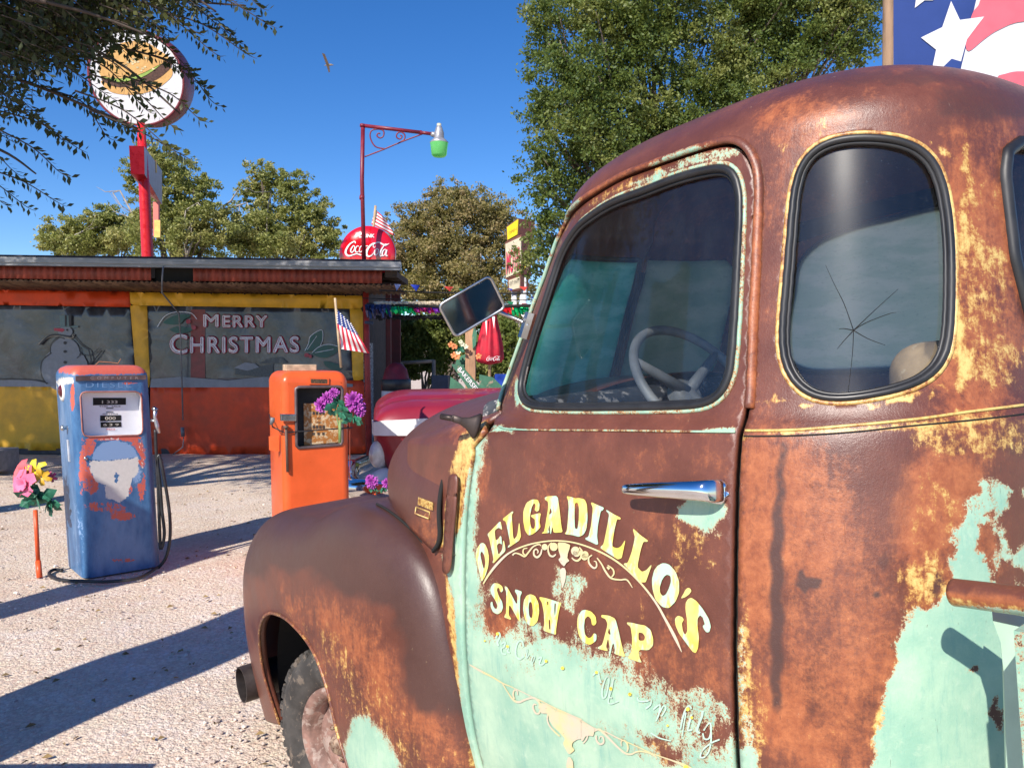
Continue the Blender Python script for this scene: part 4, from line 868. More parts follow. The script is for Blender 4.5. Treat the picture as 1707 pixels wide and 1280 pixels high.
up = [(None, [(806,973),(815,958),(830,939),(850,921),(880,908),(915,901.5),(945,902),(975,909),(1010,924),(1040,944),(1070,973),(1094,1004),(1110,1032),(1126,1062),(1137,1086)], [2,3.5,4,3,2.6,2.4,2.4,2.6,3,3,3,3.5,4,5,1]),
      (Z1, [(480,800),(510,778),(560,790),(610,812),(650,770),(700,710),(760,685),(785,700)], [3,2.2,2.6,3,2.6,2.4,2.4,1.5]), (Z1, [(640,725),(600,735),(595,780),(625,800)], [1.5,2,2.4,1.6]),
      (Z1, [(795,735),(780,790),(745,822),(712,800),(710,755),(735,735),(755,760),(745,780)], [2,3,3.4,3,2.6,2.2,2,1.4]),
      (Z1, [(900,665),(868,700),(862,750),(880,800),(915,812),(945,790)], [1.6,2,2.6,3,3,2]), (Z1, [(1195,715),(1225,760),(1215,820),(1180,858),(1140,850),(1115,825)], [2,2.6,3,3.2,2.6,1.6]),
      (Z2, [(150,665),(120,690),(125,740),(165,780),(190,765),(185,725),(165,720)], [2,2.6,3,3,2.6,2,1.2]), (Z2, [(0,715),(30,710),(50,680),(50,620)], [2.4,3,2.4,1.6]),
      (Z2, [(195,690),(235,745),(270,810),(320,870),(400,885),(460,885),(510,955)], [2,2.4,3,3,2.4,2.6,1]), (Z2, [(290,755),(335,790),(345,830),(325,860)], [1.6,2.4,2.6,2]), (Z2, [(285,770),(305,790)], [3, 4])]
ribbons('door_scrollwork', up, M_SCR)
for z_, P_ in ((Z1, [(965,662),(1040,665),(1100,690),(1092,730),(1075,780),(1068,830),(1092,860),(1060,880),(1035,920),(1005,895),(972,845),(998,820),(975,750)]), (Z1, [(1010,935),(1040,935),(1056,970),(1050,1060),(1016,1160),(997,1040),(990,960)])):
    Q = smooth_closed(z_(P_)); W3, _ = sheet_from_px(Q, None, .0022); ob('door_ornament', W3, [list(range(len(Q)))], M_SCR, door)
discs('scroll_dot', M_SCR, [(Z1, (925, 710, 42)), (Z1, (828, 712, 32)), (Z1, (1155, 755, 46)), (Z1, (1258, 795, 38)), (Z2, (85, 680, 30)), (Z2, (15, 645, 34))], .0024)
low = [(Z5, [(85,172),(140,205),(230,255),(330,305),(440,372),(520,405),(640,460),(740,510),(820,545),(900,585),(1000,640),(1100,690),(1280,765)], [1.5,3,3.4,2.2,2.2,1.6,1.6,1.6,2,2,3,5,4]),
       (Z6, [(0,770),(130,850),(260,890),(400,960),(560,1030),(760,1120),(960,1190),(1090,1240),(1180,1290)], [3,3,2,2,1.6,1.8,2.4,5,5]),
       (Z5, [(440,380),(490,460),(550,545),(610,572),(680,545),(760,525),(810,550),(835,590),(830,640)], [2,1.6,3,3.6,3.2,3.2,3.4,3.2,3]), (Z5, [(600,495),(595,455),(565,445),(552,490),(565,540)], [1.4,2,2.4,2.6,2.6]),
       (Z5, [(800,600),(775,595),(765,630),(790,685),(825,692),(845,650)], [1.6,2.4,2.8,3,3,2.6]), (Z5, [(925,690),(918,760),(945,830),(1000,890),(1050,935)], [2,2.4,2.4,2.4,2]),
       (Z6, [(140,880),(190,860),(240,900),(320,980),(400,1060),(470,1115),(530,1125),(590,1100),(650,1095),(720,1110),(780,1140),(810,1170)], [2.4,3.2,3.4,3.2,3,3,3,2.6,2.8,2.8,2.4,1]),
       (Z6, [(160,925),(165,980),(200,1018),(238,1000),(235,950),(205,935),(195,965)], [2.4,3,3.2,3,2.4,2,1.2]), (Z6, [(430,1040),(428,990),(455,978),(490,1010),(500,1060),(490,1100)], [1.4,2,2.4,2.6,2.6,2.4]), (Z6, [(50,800),(70,880),(60,960),(20,1010)], [2,2.4,2.4,2])]
ribbons('door_scrollwork', low, M_SCR)
for z_, P_ in ((Z5, [(840,580),(900,585),(960,622),(1010,660),(1080,680),(1180,720),(1285,765),(1285,965),(1240,965),(1190,1000),(1180,1040),(1215,1080),(1150,1132),(1085,1010),(1112,960),(1085,930),(1040,880),(985,830),(940,760),(930,690),(850,690)]),
               (Z6, [(0,775),(60,800),(150,850),(130,935),(90,925),(50,930),(20,985),(0,985)]), (Z5, [(1140,1155),(1165,1155),(1195,1200),(1200,1280),(1190,1330),(1140,1330),(1122,1240)])):
    Q = smooth_closed(z_(P_)); V, Fc = cdt(Q, [], 5., 2.5); W3, _ = sheet_from_px(V, None, .0026); ob('door_ornament', W3, [list(f) for f in Fc], M_SCR, door)
# ghost of a third, nearly worn away line of script
M_GH = mat('worn_script', (.44, .62, .50), .5, var=.15, scale=30, c2=(.42, .40, .30), patch=.4)
gh = [(Z3, [(300,790),(330,730),(345,770),(320,830),(330,870)], 3), (Z3, [(360,850),(400,830),(390,880),(360,900),(370,950),(410,960)], 2.6), (Z3, [(410,900),(440,870),(430,930),(455,945)], 2.4),
      (Z3, [(600,880),(580,820),(540,830),(515,900),(520,980),(560,1010),(600,980)], 3), (Z3, [(620,930),(640,910),(630,1000),(660,960)], 2), (Z3, [(690,1060),(720,990),(700,980),(680,1040),(700,1080)], 2), (Z3, [(750,1010),(790,990),(770,1060),(800,1070),(830,1040)], 2.2),
      (Z4, [(160,930),(200,900),(215,960),(230,1000)], 3), (Z4, [(300,940),(270,960),(240,1060),(245,1130),(275,1110),(300,990),(300,945)], 2.6), (Z4, [(345,960),(310,1050),(300,1120),(330,1130)], 2.6),
      (Z6, [(345,310),(330,420),(290,560),(320,590),(400,560)], 2.2), (Z6, [(600,520),(620,560),(700,560),(745,545),(740,600),(690,640)], 2.6), (Z6, [(770,650),(840,600),(830,700),(800,770)], 2.6), (Z6, [(840,680),(880,610),(905,640),(860,720)], 2.4),
      (Z6, [(1180,640),(1150,610),(1110,660),(1080,760),(1060,860)], 3), (Z6, [(1120,680),(1100,800),(1080,930)], 2.2), (Z6, [(1180,700),(1150,820),(1140,870),(1190,860)], 3.2), (Z6, [(1300,660),(1290,720),(1240,860),(1270,900)], 4), (Z6, [(1310,870),(1370,790),(1390,850),(1370,950),(1320,960),(1300,900)], 2.6),
      (Z6, [(1385,830),(1390,960),(1370,1080),(1320,1150),(1275,1150),(1300,1080),(1380,1010),(1480,965)], 2.6), (Z6, [(745,895),(840,950),(960,980)], 2.2)]
ribbons('worn_script', gh, M_GH, .0009)
M_FLK = mat('yellow_fleck', (.80, .62, .08), .5)
discs('yellow_fleck', M_FLK, [(Z3, (325, 740, 16)), (Z3, (432, 875, 14)), (Z3, (190, 815, 10)), (Z3, (845, 1030, 15)), (Z3, (1020, 1105, 18)), (Z4, (192, 905, 13)), (Z4, (320, 1045, 12)), (Z4, (490, 1098, 14)), (Z6, (320, 430, 16)), (Z6, (522, 487, 18)), (Z6, (1140, 645, 20)), (Z6, (1182, 735, 16)), (Z6, (925, 820, 12)), (Z6, (1120, 1265, 26))], .0030)
# ================================================================== GROUND
def groundmat():
    m, N, L, P = newmat('gravel'); v = _coord(N, L)
    vo = N.new('ShaderNodeTexVoronoi'); vo.inputs['Scale'].default_value = 38; L.new(v, vo.inputs['Vector'])
    vo2 = N.new('ShaderNodeTexVoronoi'); vo2.inputs['Scale'].default_value = 95; L.new(v, vo2.inputs['Vector'])
    n1 = _noise(N, L, .7, 6, .6, v); n2 = _noise(N, L, 4, 5, .6, v); n3 = _noise(N, L, 180, 4, .7, v)
    c = _mix(N, L, _ramp(N, L, n1, .35, .65), (.62, .455, .35), (.72, .555, .435)); c = _mix(N, L, _ramp(N, L, n2, .4, .75, 0, .6), c, (.76, .63, .54))
    n0 = _noise(N, L, .33, 4, .6, v, .6); c = _mix(N, L, _ramp(N, L, n0, .48, .62, 0, .35), c, (.44, .32, .24)); c = _mix(N, L, _ramp(N, L, _noise(N, L, 1.9, 6, .7, v), .58, .70, 0, .3), c, (.82, .70, .60))
    st = _mix(N, L, .5, vo2.outputs['Color'], vo.outputs['Color']); hsv = N.new('ShaderNodeHueSaturation'); hsv.inputs['Saturation'].default_value = .10; L.new(st, hsv.inputs['Color'])
    c = _mix(N, L, .42, c, hsv.outputs[0], 'OVERLAY'); c = _mix(N, L, _ramp(N, L, n3, .55, .68, 0, .6), c, (.25, .19, .15))
    c = _mix(N, L, _ramp(N, L, vo.outputs['Distance'], .35, .6, 0, .22), c, (.34, .27, .23))
    L.new(c, P.inputs['Base Color']); P.inputs['Roughness'].default_value = .92; P.inputs['Specular IOR Level'].default_value = .2
    h = _math(N, L, 'SUBTRACT', _math(N, L, 'MULTIPLY', n2, .25), _math(N, L, 'ADD', _math(N, L, 'MULTIPLY', vo.outputs['Distance'], .7), _math(N, L, 'MULTIPLY', vo2.outputs['Distance'], .4)))
    _bump(N, L, P, h, .55, .02); return m
gx = np.r_[-400, -120, -50, -25, np.linspace(-14, 14, 141), 25, 50, 120, 400]; gy = np.r_[-30, -12, -4, np.linspace(0, 18, 121), 26, 40, 70, 130, 300, 700]
XX, YY = np.meshgrid(gx, gy, indexing='ij'); near = (np.abs(XX) < 14) & (YY < 18) & (YY > 0)
ZZ = np.where(near, .012 * np.sin(XX * 1.7 + np.sin(YY * 1.3)) * np.sin(YY * 2.1 + XX * .4) + .006 * np.sin(XX * 5.1 + YY * 3.2), 0) - .008
nx, ny = len(gx), len(gy)
ob('ground', np.stack([XX, YY, ZZ], -1).reshape(-1, 3), [(i * ny + j, (i + 1) * ny + j, (i + 1) * ny + j + 1, i * ny + j + 1) for i in range(nx - 1) for j in range(ny - 1)], groundmat(), smooth=True, kind='structure')
# loose stones
b = MB(); ico = [(0, 0, 1), (.89, 0, .45), (.28, .85, .45), (-.72, .53, .45), (-.72, -.53, .45), (.28, -.85, .45), (.6, .4, -.3), (-.3, .7, -.3), (-.75, -.1, -.3), (-.2, -.75, -.3), (.65, -.45, -.3)]
icf = [(0, 1, 2), (0, 2, 3), (0, 3, 4), (0, 4, 5), (0, 5, 1), (1, 6, 2), (2, 7, 3), (3, 8, 4), (4, 9, 5), (5, 10, 1), (6, 7, 2), (7, 8, 3), (8, 9, 4), (9, 10, 5), (10, 6, 1)]
for i in range(7000):
    Y = 2.6 + 8 * rng.random() ** 1.5; X = rng.uniform(-.75, .1) * Y; s_ = .004 + .010 * rng.random() ** 4 + (.012 if rng.random() < .01 else 0); r3 = rng.uniform(.6, 1.3, 3) * s_; an = rng.uniform(0, 6.28); c_, q_ = math.cos(an), math.sin(an)
    b.add([(X + (p[0] * c_ - p[1] * q_) * r3[0], Y + (p[0] * q_ + p[1] * c_) * r3[1], p[2] * r3[2] * .7 - .004) for p in ico], icf)
ms, N, L, P = newmat('loose_stones'); g = N.new('ShaderNodeNewGeometry'); L.new(_mix(N, L, g.outputs['Random Per Island'], (.42, .33, .28), (.85, .75, .66)), P.inputs['Base Color']); P.inputs['Roughness'].default_value = .9
b.o('loose_stones', ms, kind='stuff', label='small loose stones strewn over the pinkish gravel lot')

# ================================================================== SNACK BAR BUILDING
M_FASC = mat('gutter_metal', (.26, .26, .27), .45, .5, .25, c2=(.5, .5, .5), patch=.3, sc=(.3, 1, 3))
M_REDC = mat('red_corrugated', (.26, .045, .025), .6, var=.3, c2=(.13, .035, .02), patch=.35, sc=(1, 1, .2))
M_RUSTC = mat('rusty_corrugated', (.22, .13, .075), .75, var=.45, c2=(.10, .05, .03), patch=.45, sc=(1, .3, 1), scale=5)
M_RPOST = mat('red_post', (.36, .035, .03), .5, var=.25, c2=(.25, .08, .05), patch=.3)
YF, YW = 13.0, 14.4
bl = thing('snack_bar', 'long low snack bar with grey gutter and red corrugated band across the back', 'building', (-9, 16, 0))
XR = px(605, 600, YW)[0]; XRF = px(668, 440, YF)[0]; XL = -16.0
zt_, zb_ = px(0, 428, YF)[2], px(0, 443, YF)[2]
def roofz(x): return -.0128 * (x + 9) * 1.0            # roof line falls slightly to the right
b = MB()
def slab(b, x0, x1, y0, y1, z0, z1, tl=True, xb=None):
    k = roofz if tl else (lambda x: 0); xb = x1 if xb is None else xb
    V = [(x0, y0, z0 + k(x0)), (x1, y0, z0 + k(x1)), (xb, y1, z0 + k(x1)), (x0, y1, z0 + k(x0)), (x0, y0, z1 + k(x0)), (x1, y0, z1 + k(x1)), (xb, y1, z1 + k(x1)), (x0, y1, z1 + k(x0))]
    b.add(V, [(3, 2, 1, 0), (4, 5, 6, 7), (0, 1, 5, 4), (1, 2, 6, 5), (2, 3, 7, 6), (3, 0, 4, 7)])
slab(b, XL, XRF, YF + .012, 20.5, zt_ - .02, zt_ + .04, True, XRF * 20.5 / 13 - .15); b.o('roof', mat('dark_roofing', (.035, .033, .045), .9), bl)
b = MB(); slab(b, XL, XRF + .01, YF - .10, YF + .01, zb_ + .02, zt_ - .01); slab(b, XL, XRF + .02, YF - .13, YF - .10, zb_ + .05, zt_ - .05); slab(b, XL, XRF + .02, YF - .12, YF + .0, zb_, zb_ + .02); b.o('gutter', M_FASC, bl)
def corr(x0, x1, ya, za, yb, zb, wl=.09, amp=.016, flip=1):
    xs = np.arange(x0, x1, wl / 6); V = []; d = np.array([0, yb - ya, zb - za]); n = np.cross(d, [1, 0, 0]); n /= np.linalg.norm(n)
    for x in xs:
        o_ = amp * math.sin(2 * math.pi * x / wl); V += [(x, ya + n[1] * o_, za + n[2] * o_ + roofz(x)), (x, yb + n[1] * o_, zb + n[2] * o_ + roofz(x))]
    return V, [(2 * i, 2 * i + 1, 2 * i + 3, 2 * i + 2) for i in range(len(xs) - 1)]
zc0, zc1 = zb_ - .0, px(0, 464, YF + .06)[2]
xg0, xg1 = px(249, 450, YF)[0], px(320, 450, YF)[0]; xe = px(636, 450, YF)[0]
for x0, x1 in ((XL, xg0), (xg1, xe)):
    V, Fc = corr(x0, x1, YF + .06, zc1, YF + .06, zc0 + .03, .115, .014); o = ob('corrugated_band', V, Fc, M_REDC, bl, True); solid(o, .004)
b = MB(); slab(b, xg0, xg1, YF + .2, YF + .24, zc1, zc0 + .03); b.o('open_gap', M_DARK, bl)
xa1 = px(660, 480, YF)[0]
V, Fc = corr(XL, xa1, YF + .05, zc1 - .03, YW + .0, px(0, 487, YW)[2] - 0.02 + .06, .09, .016); o = ob('corrugated_awning', V, Fc, M_RUSTC, bl, True); solid(o, .004)
# framing under the roof overhang at the right end
b = MB()
for y in (YF + .3, YF + .8): slab(b, XR, XRF - .1, y, y + .06, zb_ - .12, zb_ - .0)
for x in np.linspace(xe + .05, XRF - .12, 4): slab(b, x, x + .05, YF + .05, YW, zb_ - .10, zb_ + .0)
b.o('rafter', mat('dark_wood', (.06, .04, .03), .9), bl)
b = MB(); slab(b, XL, XR, YW + .12, YW + .2, 0, zb_ - .02); slab(b, XR - .08 - 1.3, XR, YW + .2, YW + .25, 0, zb_ - .02); slab(b, XR - .08, XR, YW + .2, 20, 0, zb_ - .02, True, XR * 20 / 14.4 - .1); slab(b, XL, XR, YW + .0, YW + .12, 0, .10, False); b.o('wall', mat('dark_wall', (.09, .075, .07), .9, var=.3), bl)
# white crumbling stucco edge at the corner
b = MB(); slab(b, XR + .0, XR + .14, YW + .02, YW + .3, .1, 2.1, False); b.o('stucco_corner', mat('rough_stucco', (.45, .46, .48), .9, var=.4, c2=(.12, .12, .13), patch=.5, scale=16), bl)
b = MB(); slab(b, XR + .35, XR + .43, YW + .6, YW + .7, 0, zb_ - .1, False); slab(b, XR + .2, XR + .5, YW + 1.4, YW + 1.5, 0, zb_ - .1, False); b.o('door_frame', mat('maroon', (.12, .02, .02), .6), bl)
P0 = px(612, 480, 14.15); b = MB(); b.tube([(P0[0] + .02, 14.15, 0), (P0[0] - .03, 14.15, P0[2] + .15)], .055, 14); o = b.o('corner_post', M_RPOST, bl, True)
b = MB(); cz = lambda x, y: px(x, y, YF + .02 if y < 470 else 14.2)
b.tube([px(272, 443, YF - .12), px(270, 470, YF - .10), px(270, 488, YF + .1), px(298, 522, 14.20), px(301, 560, 14.24), px(305, 700, 14.24)], .014, 8); b.tube([px(304, 712, 14.22), px(305, 728, 14.22)], .035, 8); b.tube([px(306, 728, 14.24), px(305, 745, 14.24), px(285, 760, 14.24)], .010, 8)
b.o('conduit_pipe', M_GALV, bl, True)
b = MB(); b.tube([px(428 + 180, 537, 14.1), px(622, 539, 14.1)], .03, 8); b.o('post_strap', mat('blue_strap', (.05, .07, .12), .6), bl)
# ---- vinyl curtains
M_OR = mat('orange_vinyl', (.66, .062, .012), .5, var=.2, scale=2.5, spec=.4); M_YV = mat('yellow_vinyl', (.74, .40, .03), .5, var=.18, scale=2.5, spec=.4)
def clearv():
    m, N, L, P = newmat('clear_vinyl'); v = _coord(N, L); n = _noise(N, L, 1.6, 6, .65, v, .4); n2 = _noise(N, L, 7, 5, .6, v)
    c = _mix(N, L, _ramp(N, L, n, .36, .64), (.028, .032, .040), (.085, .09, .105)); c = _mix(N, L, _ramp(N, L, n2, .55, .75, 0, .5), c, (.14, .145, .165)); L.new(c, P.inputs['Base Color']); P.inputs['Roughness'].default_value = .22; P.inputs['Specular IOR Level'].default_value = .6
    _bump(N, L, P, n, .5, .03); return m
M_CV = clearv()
def cq(poly, Y): return [px(x, y, Y) for x, y in poly]
def curtain(name, poly, Y, m, parent, amp=.012, thick=.006, kx=2.1):
    x0 = min(p[0] for p in poly); x1 = max(p[0] for p in poly)
    V, Fc = cdt(poly, [], 12., 9.); W3 = []
    for x, y in V:
        p = px(x, y, Y); a_ = amp * (math.sin(p[0] * 3.1 * kx + p[2] * 1.3) * .6 + math.sin(p[2] * 5 + p[0] * 7.3) * .4); W3.append(p + np.array([0, a_, 0]))
    o = ob(name, W3, [list(f)[::-1] for f in Fc], m, parent, True); solid(o, thick, 0); return o
lcur = thing('vinyl_curtain', 'dark clear vinyl curtain painted with a snowman, orange above and yellow below', 'curtain', px(110, 750, YW), 'painted vinyl curtains of the snack bar')
curtain('orange_top', [(-260, 478), (217, 486), (219, 512), (-260, 504)], YW, M_OR, lcur)
curtain('yellow_bottom', [(-260, 640), (247, 643), (250, 752), (-260, 748)], YW + .0, M_YV, lcur)
curtain('clear_panel', [(-260, 505), (219, 513), (226, 646), (-260, 644)], YW + .02, M_CV, lcur)
rcur = thing('vinyl_curtain', 'dark clear vinyl curtain reading Merry Christmas in a yellow frame over an orange skirt', 'curtain', px(420, 755, YW), 'painted vinyl curtains of the snack bar')
curtain('yellow_frame', [(216, 487), (604, 493), (605, 515), (217, 509)], YW - .02, M_YV, rcur)
curtain('yellow_frame', [(217, 509), (245, 510), (250, 646), (228, 646)], YW - .02, M_YV, rcur)
curtain('yellow_frame', [(583, 515), (605, 515), (606, 634), (588, 634)], YW - .02, M_YV, rcur)
curtain('orange_skirt', [(250, 643), (590, 634), (607, 634), (610, 756), (252, 760)], YW - .01, M_OR, rcur, .02)
curtain('clear_panel', [(243, 509), (585, 514), (590, 640), (248, 648)], YW, M_CV, rcur)
b = MB()
for x in range(240, 600, 28): b.box(px(x, 486.5 + (x - 240) * .016, YW - .04), (.02, .02, .05))
b.o('grommet', M_DARK, rcur)
# paintings on the vinyl
M_PG = mat('grey_paint', (.19, .21, .25), .4, var=.12); M_PW = mat('white_lettering', (.60, .61, .68), .4, var=.12); M_PR = mat('crimson_outline', (.36, .02, .05), .4); M_PK = mat('black_outline', (.02, .02, .025), .5); M_PGn = mat('holly_green', (.012, .085, .07), .4); M_PT = mat('teal_paint', (.10, .17, .18), .4)
def flat(name, polys, Y, m, parent, close=True, raw=False):
    for i, P in enumerate(polys):
        Q = P if raw else smoothpath(P, 4, True); ob(name, [px(x, y, Y - .0016 * i) for x, y in Q], [list(range(len(Q)))[::-1]], m, parent)
def lines(name, items, Y, m, parent):
    for i, (P, wd) in enumerate(items): V, Fc = ribbon(P, wd, 5); ob(name, [px(x, y, Y - .0012 * i) for x, y in V], [f[::-1] for f in Fc], m, parent)
ell = lambda cx, cy, rx, ry, n=20: [(cx + rx * math.cos(a_), cy + ry * math.sin(a_)) for a_ in np.linspace(0, 2 * math.pi, n, endpoint=False)]
Ys = YW - .012
flat('snowman_body', [ell(108, 615, 39, 38), ell(108, 587, 24.5, 24), ell(109, 553, 12, 9)], Ys, M_PG, lcur, raw=True)
flat('snow_drift', [[(-200, 640), (-60, 636), (20, 633), (60, 634), (90, 639), (226, 641), (226, 645), (-200, 644)]], Ys + .003, M_PG, lcur, raw=True)
flat('snowman_hat', [[(99, 526), (119, 526), (118, 544), (100, 544)], [(92, 544), (130, 543), (130, 545.5), (92, 546)]], Ys - .004, M_PT, lcur, raw=True)
flat('snowman_face', [ell(108.5, 571.5, 3, 2.6, 12), ell(108.5, 586, 3, 2.4, 12), ell(108.5, 604, 3, 2.6, 12), ell(112, 550, 1.8, 1.8, 10), [(108, 525), (111, 525), (110.5, 544), (108, 544)], [(114, 525), (119, 525), (119, 544), (115, 544)]], Ys - .008, M_PK, lcur, raw=True)
flat('snowman_nose', [[(90, 547), (104, 547.5), (108, 550), (104, 553.5), (90, 551)]], Ys - .010, M_PR, lcur, raw=True)
lines('painted_outline', [([(84, 590), (85, 575), (96, 562), (108, 565)], 1.4), ([(86, 588), (70, 602), (69, 625), (78, 640)], 1.6), ([(122, 558), (135, 574), (148, 583)], 1.5), ([(132, 578), (134, 590), (128, 597)], 1.2), ([(66, 575), (80, 561), (95, 558), (120, 562)], 2.6), ([(-180, 640), (-60, 632), (30, 632), (60, 634), (80, 639)], 1.5), ([(148, 583), (152, 600), (148, 608)], 2.2), ([(170, 584), (160, 597), (150, 608)], 2.2), ([(132, 590), (150, 592), (165, 580)], 1.2)], Ys - .006, M_PK, lcur)
lines('scarf', [([(65, 574), (80, 561.5), (96, 559), (118, 563), (123, 557)], 4)], Ys - .003, mat('scarf_paint', (.28, .25, .20), .5), lcur)
# lettering
def word(txt, x0, x1, y0, y1, slant=0.):
    V, Fc = text_mesh(txt, 1., .0); lo, hi = V.min(0), V.max(0); return V, Fc, lo, hi
Yt = YW - .035
def painted_word(txt, x0, x1, y0, y1, dy=0.):
    V, Fc = text_mesh(txt, 1., .0, 0., 1.16); lo, hi = V.min(0), V.max(0)
    W3 = [px(x0 + (p[0] - lo[0]) / (hi[0] - lo[0]) * (x1 - x0), y1 - (p[1] - lo[1]) / (hi[1] - lo[1]) * (y1 - y0) + dy * (p[0] - lo[0]) / (hi[0] - lo[0]), Yt) for p in V]
    ob('lettering', W3, Fc, M_PW, rcur); cnt = {}
    for f in Fc:
        for i in range(len(f)): e = tuple(sorted((f[i], f[(i + 1) % len(f)]))); cnt[e] = cnt.get(e, 0) + 1
    b = MB(); b2 = MB()
    for (i, j), c in cnt.items():
        if c == 1:
            if np.linalg.norm(W3[i] - W3[j]) > 1e-4: b.tube([W3[i], W3[j]], .013, 5); b2.tube([W3[i] + [0, .02, 0], W3[j] + [0, .02, 0]], .028, 5)
    b.o('letter_edge', M_PW, rcur); b2.o('letter_outline', M_PR, rcur)
painted_word('M', 340, 364, 524.5, 544); painted_word('ERRY', 372, 445, 526, 544.5, .5)
painted_word('C', 284, 312, 557.5, 589); painted_word('HRISTMAS', 318, 498, 562, 588, -1)
flat('painted_mullion', [[(318, 516), (342, 516), (342, 630), (318, 630)]], YW - .008, mat('red_stripe', (.22, .05, .045), .5), rcur, raw=True)
hol = lambda P: P
flat('holly_leaf', [[(272, 538), (282, 530), (300, 524), (318, 526), (308, 532), (300, 540), (285, 541)], [(283, 550), (295, 544), (312, 546), (326, 544), (318, 552), (300, 556)], [(508, 585), (514, 573), (518, 560), (536, 550), (538, 565), (533, 576), (524, 583)], [(520, 588), (530, 578), (545, 574), (565, 578), (560, 588), (545, 596), (530, 595)], [(540, 602), (560, 606), (570, 612), (562, 618), (545, 612)]], Yt - .004, M_PGn, rcur)
lines('holly_outline', [([(262, 545), (275, 527), (295, 520), (318, 522), (328, 532)], 1.2), ([(508, 585), (514, 573), (518, 560), (536, 550), (538, 565), (533, 578)], 1.0), ([(520, 588), (532, 578), (548, 574), (566, 578)], 1.), ([(512, 583), (528, 560)], .8), ([(525, 588), (556, 582)], .8)], Yt - .007, M_PW, rcur)
flat('holly_berry', [ell(314, 536, 4, 4, 12), ell(323, 546, 4, 4, 12), ell(511, 592, 4, 3.4, 12), ell(517, 594, 3, 3, 12)], Yt - .010, M_PR, rcur, raw=True)
flat('painted_snow', [[(252, 632), (300, 628), (380, 634), (440, 628), (588, 640), (588, 645), (250, 646)], [(390, 613), (408, 604), (425, 606), (432, 612), (412, 618)]], Yt - .002, M_PG, rcur, raw=True)
flat('painted_barn', [[(392, 614), (412, 618), (430, 612), (455, 606), (455, 630), (392, 624)], [(432, 606), (450, 596), (470, 595), (480, 605), (455, 606)]], Yt - .001, mat('barn_paint', (.07, .085, .09), .5, var=.4, scale=30), rcur, raw=True)
b = MB(); b.box(px(5, 765, 11.9) + np.array([-.3, 0, 0]), (.8, .5, .32)); o = b.o('concrete_block', mat('concrete', (.30, .28, .26), .9, var=.2), label='grey concrete block at the foot of the snack bar wall, at the left edge'); o['category'] = 'block'; bevel(o, .02)

# ================================================================== signs on the roof, lamp, burger sign
def wpos(x, y, Y): return px(x, y, Y)
# disc sign
dc = thing('disc_sign', 'shiny red round Drink Coca-Cola button sign on the roof edge', 'sign', px(613, 430, 13.8))
C0 = px(613, 424, 13.8); Rd = 46.5 / FPX * 13.8
Md = basis(C0, (1, 0, 0), (0, 0, 1), (0, -1, 0))
prof = [(Rd * math.sin(a_), .02 + .13 * math.cos(a_)) for a_ in np.linspace(0, math.pi / 2, 12)] + [(Rd * 1.01, 0), (Rd * 1.01, -.05), (0, -.05)]
MB().lathe(prof, Md, 56).o('disc', mat('gloss_red', (.62, .006, .018), .12, var=.05, spec=.6, coat=.6), dc, True)
def dz(dx, dz_): r = min(1, math.hypot(dx, dz_) / Rd); return .02 + .13 * math.sqrt(max(0, 1 - r * r)) + .014
kz = 13.8 / FPX
def dpt(x, y): X, Z = (x - 613) * kz, (424 - y) * kz; return np.array([C0[0] + X, C0[1] - dz(X, Z), C0[2] + Z])
Zc = zt((560, 340), 12.8)
coke = [([(455,872),(440,835),(400,840),(330,885),(270,965),(240,1045),(262,1105),(320,1130),(400,1110),(480,1092),(560,1112),(572,1128)], [14,26,24,30,40,46,40,32,24,22,30,14]),
 ([(400,930),(362,985),(352,1040),(385,1060),(425,1010),(440,950),(415,920),(395,935)], [20,26,26,20,18,18,18,20]), ([(525,935),(490,930),(455,985),(455,1040),(492,1058),(548,1020)], [22,16,26,28,18,12]),
 ([(600,925),(560,945),(540,1010),(556,1058),(600,1020),(632,925),(620,1000),(636,1052),(668,1030)], [16,20,26,22,14,26,26,20,12]), ([(655,935),(720,925)], [18,14]),
 ([(870,935),(852,962),(828,935),(845,880),(905,862)], [14,12,14,16,18]), ([(905,862),(820,880),(740,950),(692,1040),(690,1110),(730,1145),(790,1125),(838,1070)], [24,30,40,48,44,34,24,14]), ([(880,858),(950,850),(1010,880),(1070,905),(1120,885),(1155,862)], [18,26,30,30,20,6]),
 ([(900,985),(862,1030),(855,1090),(885,1120),(925,1080),(940,1020),(915,985),(895,990)], [20,28,28,20,18,20,18,20]), ([(1110,890),(1075,880),(1020,960),(975,1050),(962,1110),(982,1138),(1010,1120)], [12,16,24,30,30,22,12]),
 ([(1088,995),(1048,1005),(1015,1065),(1022,1125),(1062,1105),(1105,1000),(1088,1080),(1098,1130),(1125,1115)], [16,20,28,22,14,28,28,22,12])]
def script(name, items, fn, m, parent, k=1.0):
    b = MB()
    for P, wd in items: V, Fc = ribbon(P, [w_ * k for w_ in wd], 5); b.add([fn(x, y) for x, y in V], [f[::-1] for f in Fc])
    return b.o(name, m, parent)
script('script_lettering', coke, lambda x, y: dpt(560 + x / 12.8, 340 + y / 12.8), mat('sign_white', (.80, .78, .78), .35, var=.04), dc)
text_on('lettering', 'DRINK', lambda x, y, z: dpt(614.2 + x, 395.5 - y), 25, 6, MC['sign_white'], dc, offset=.03)
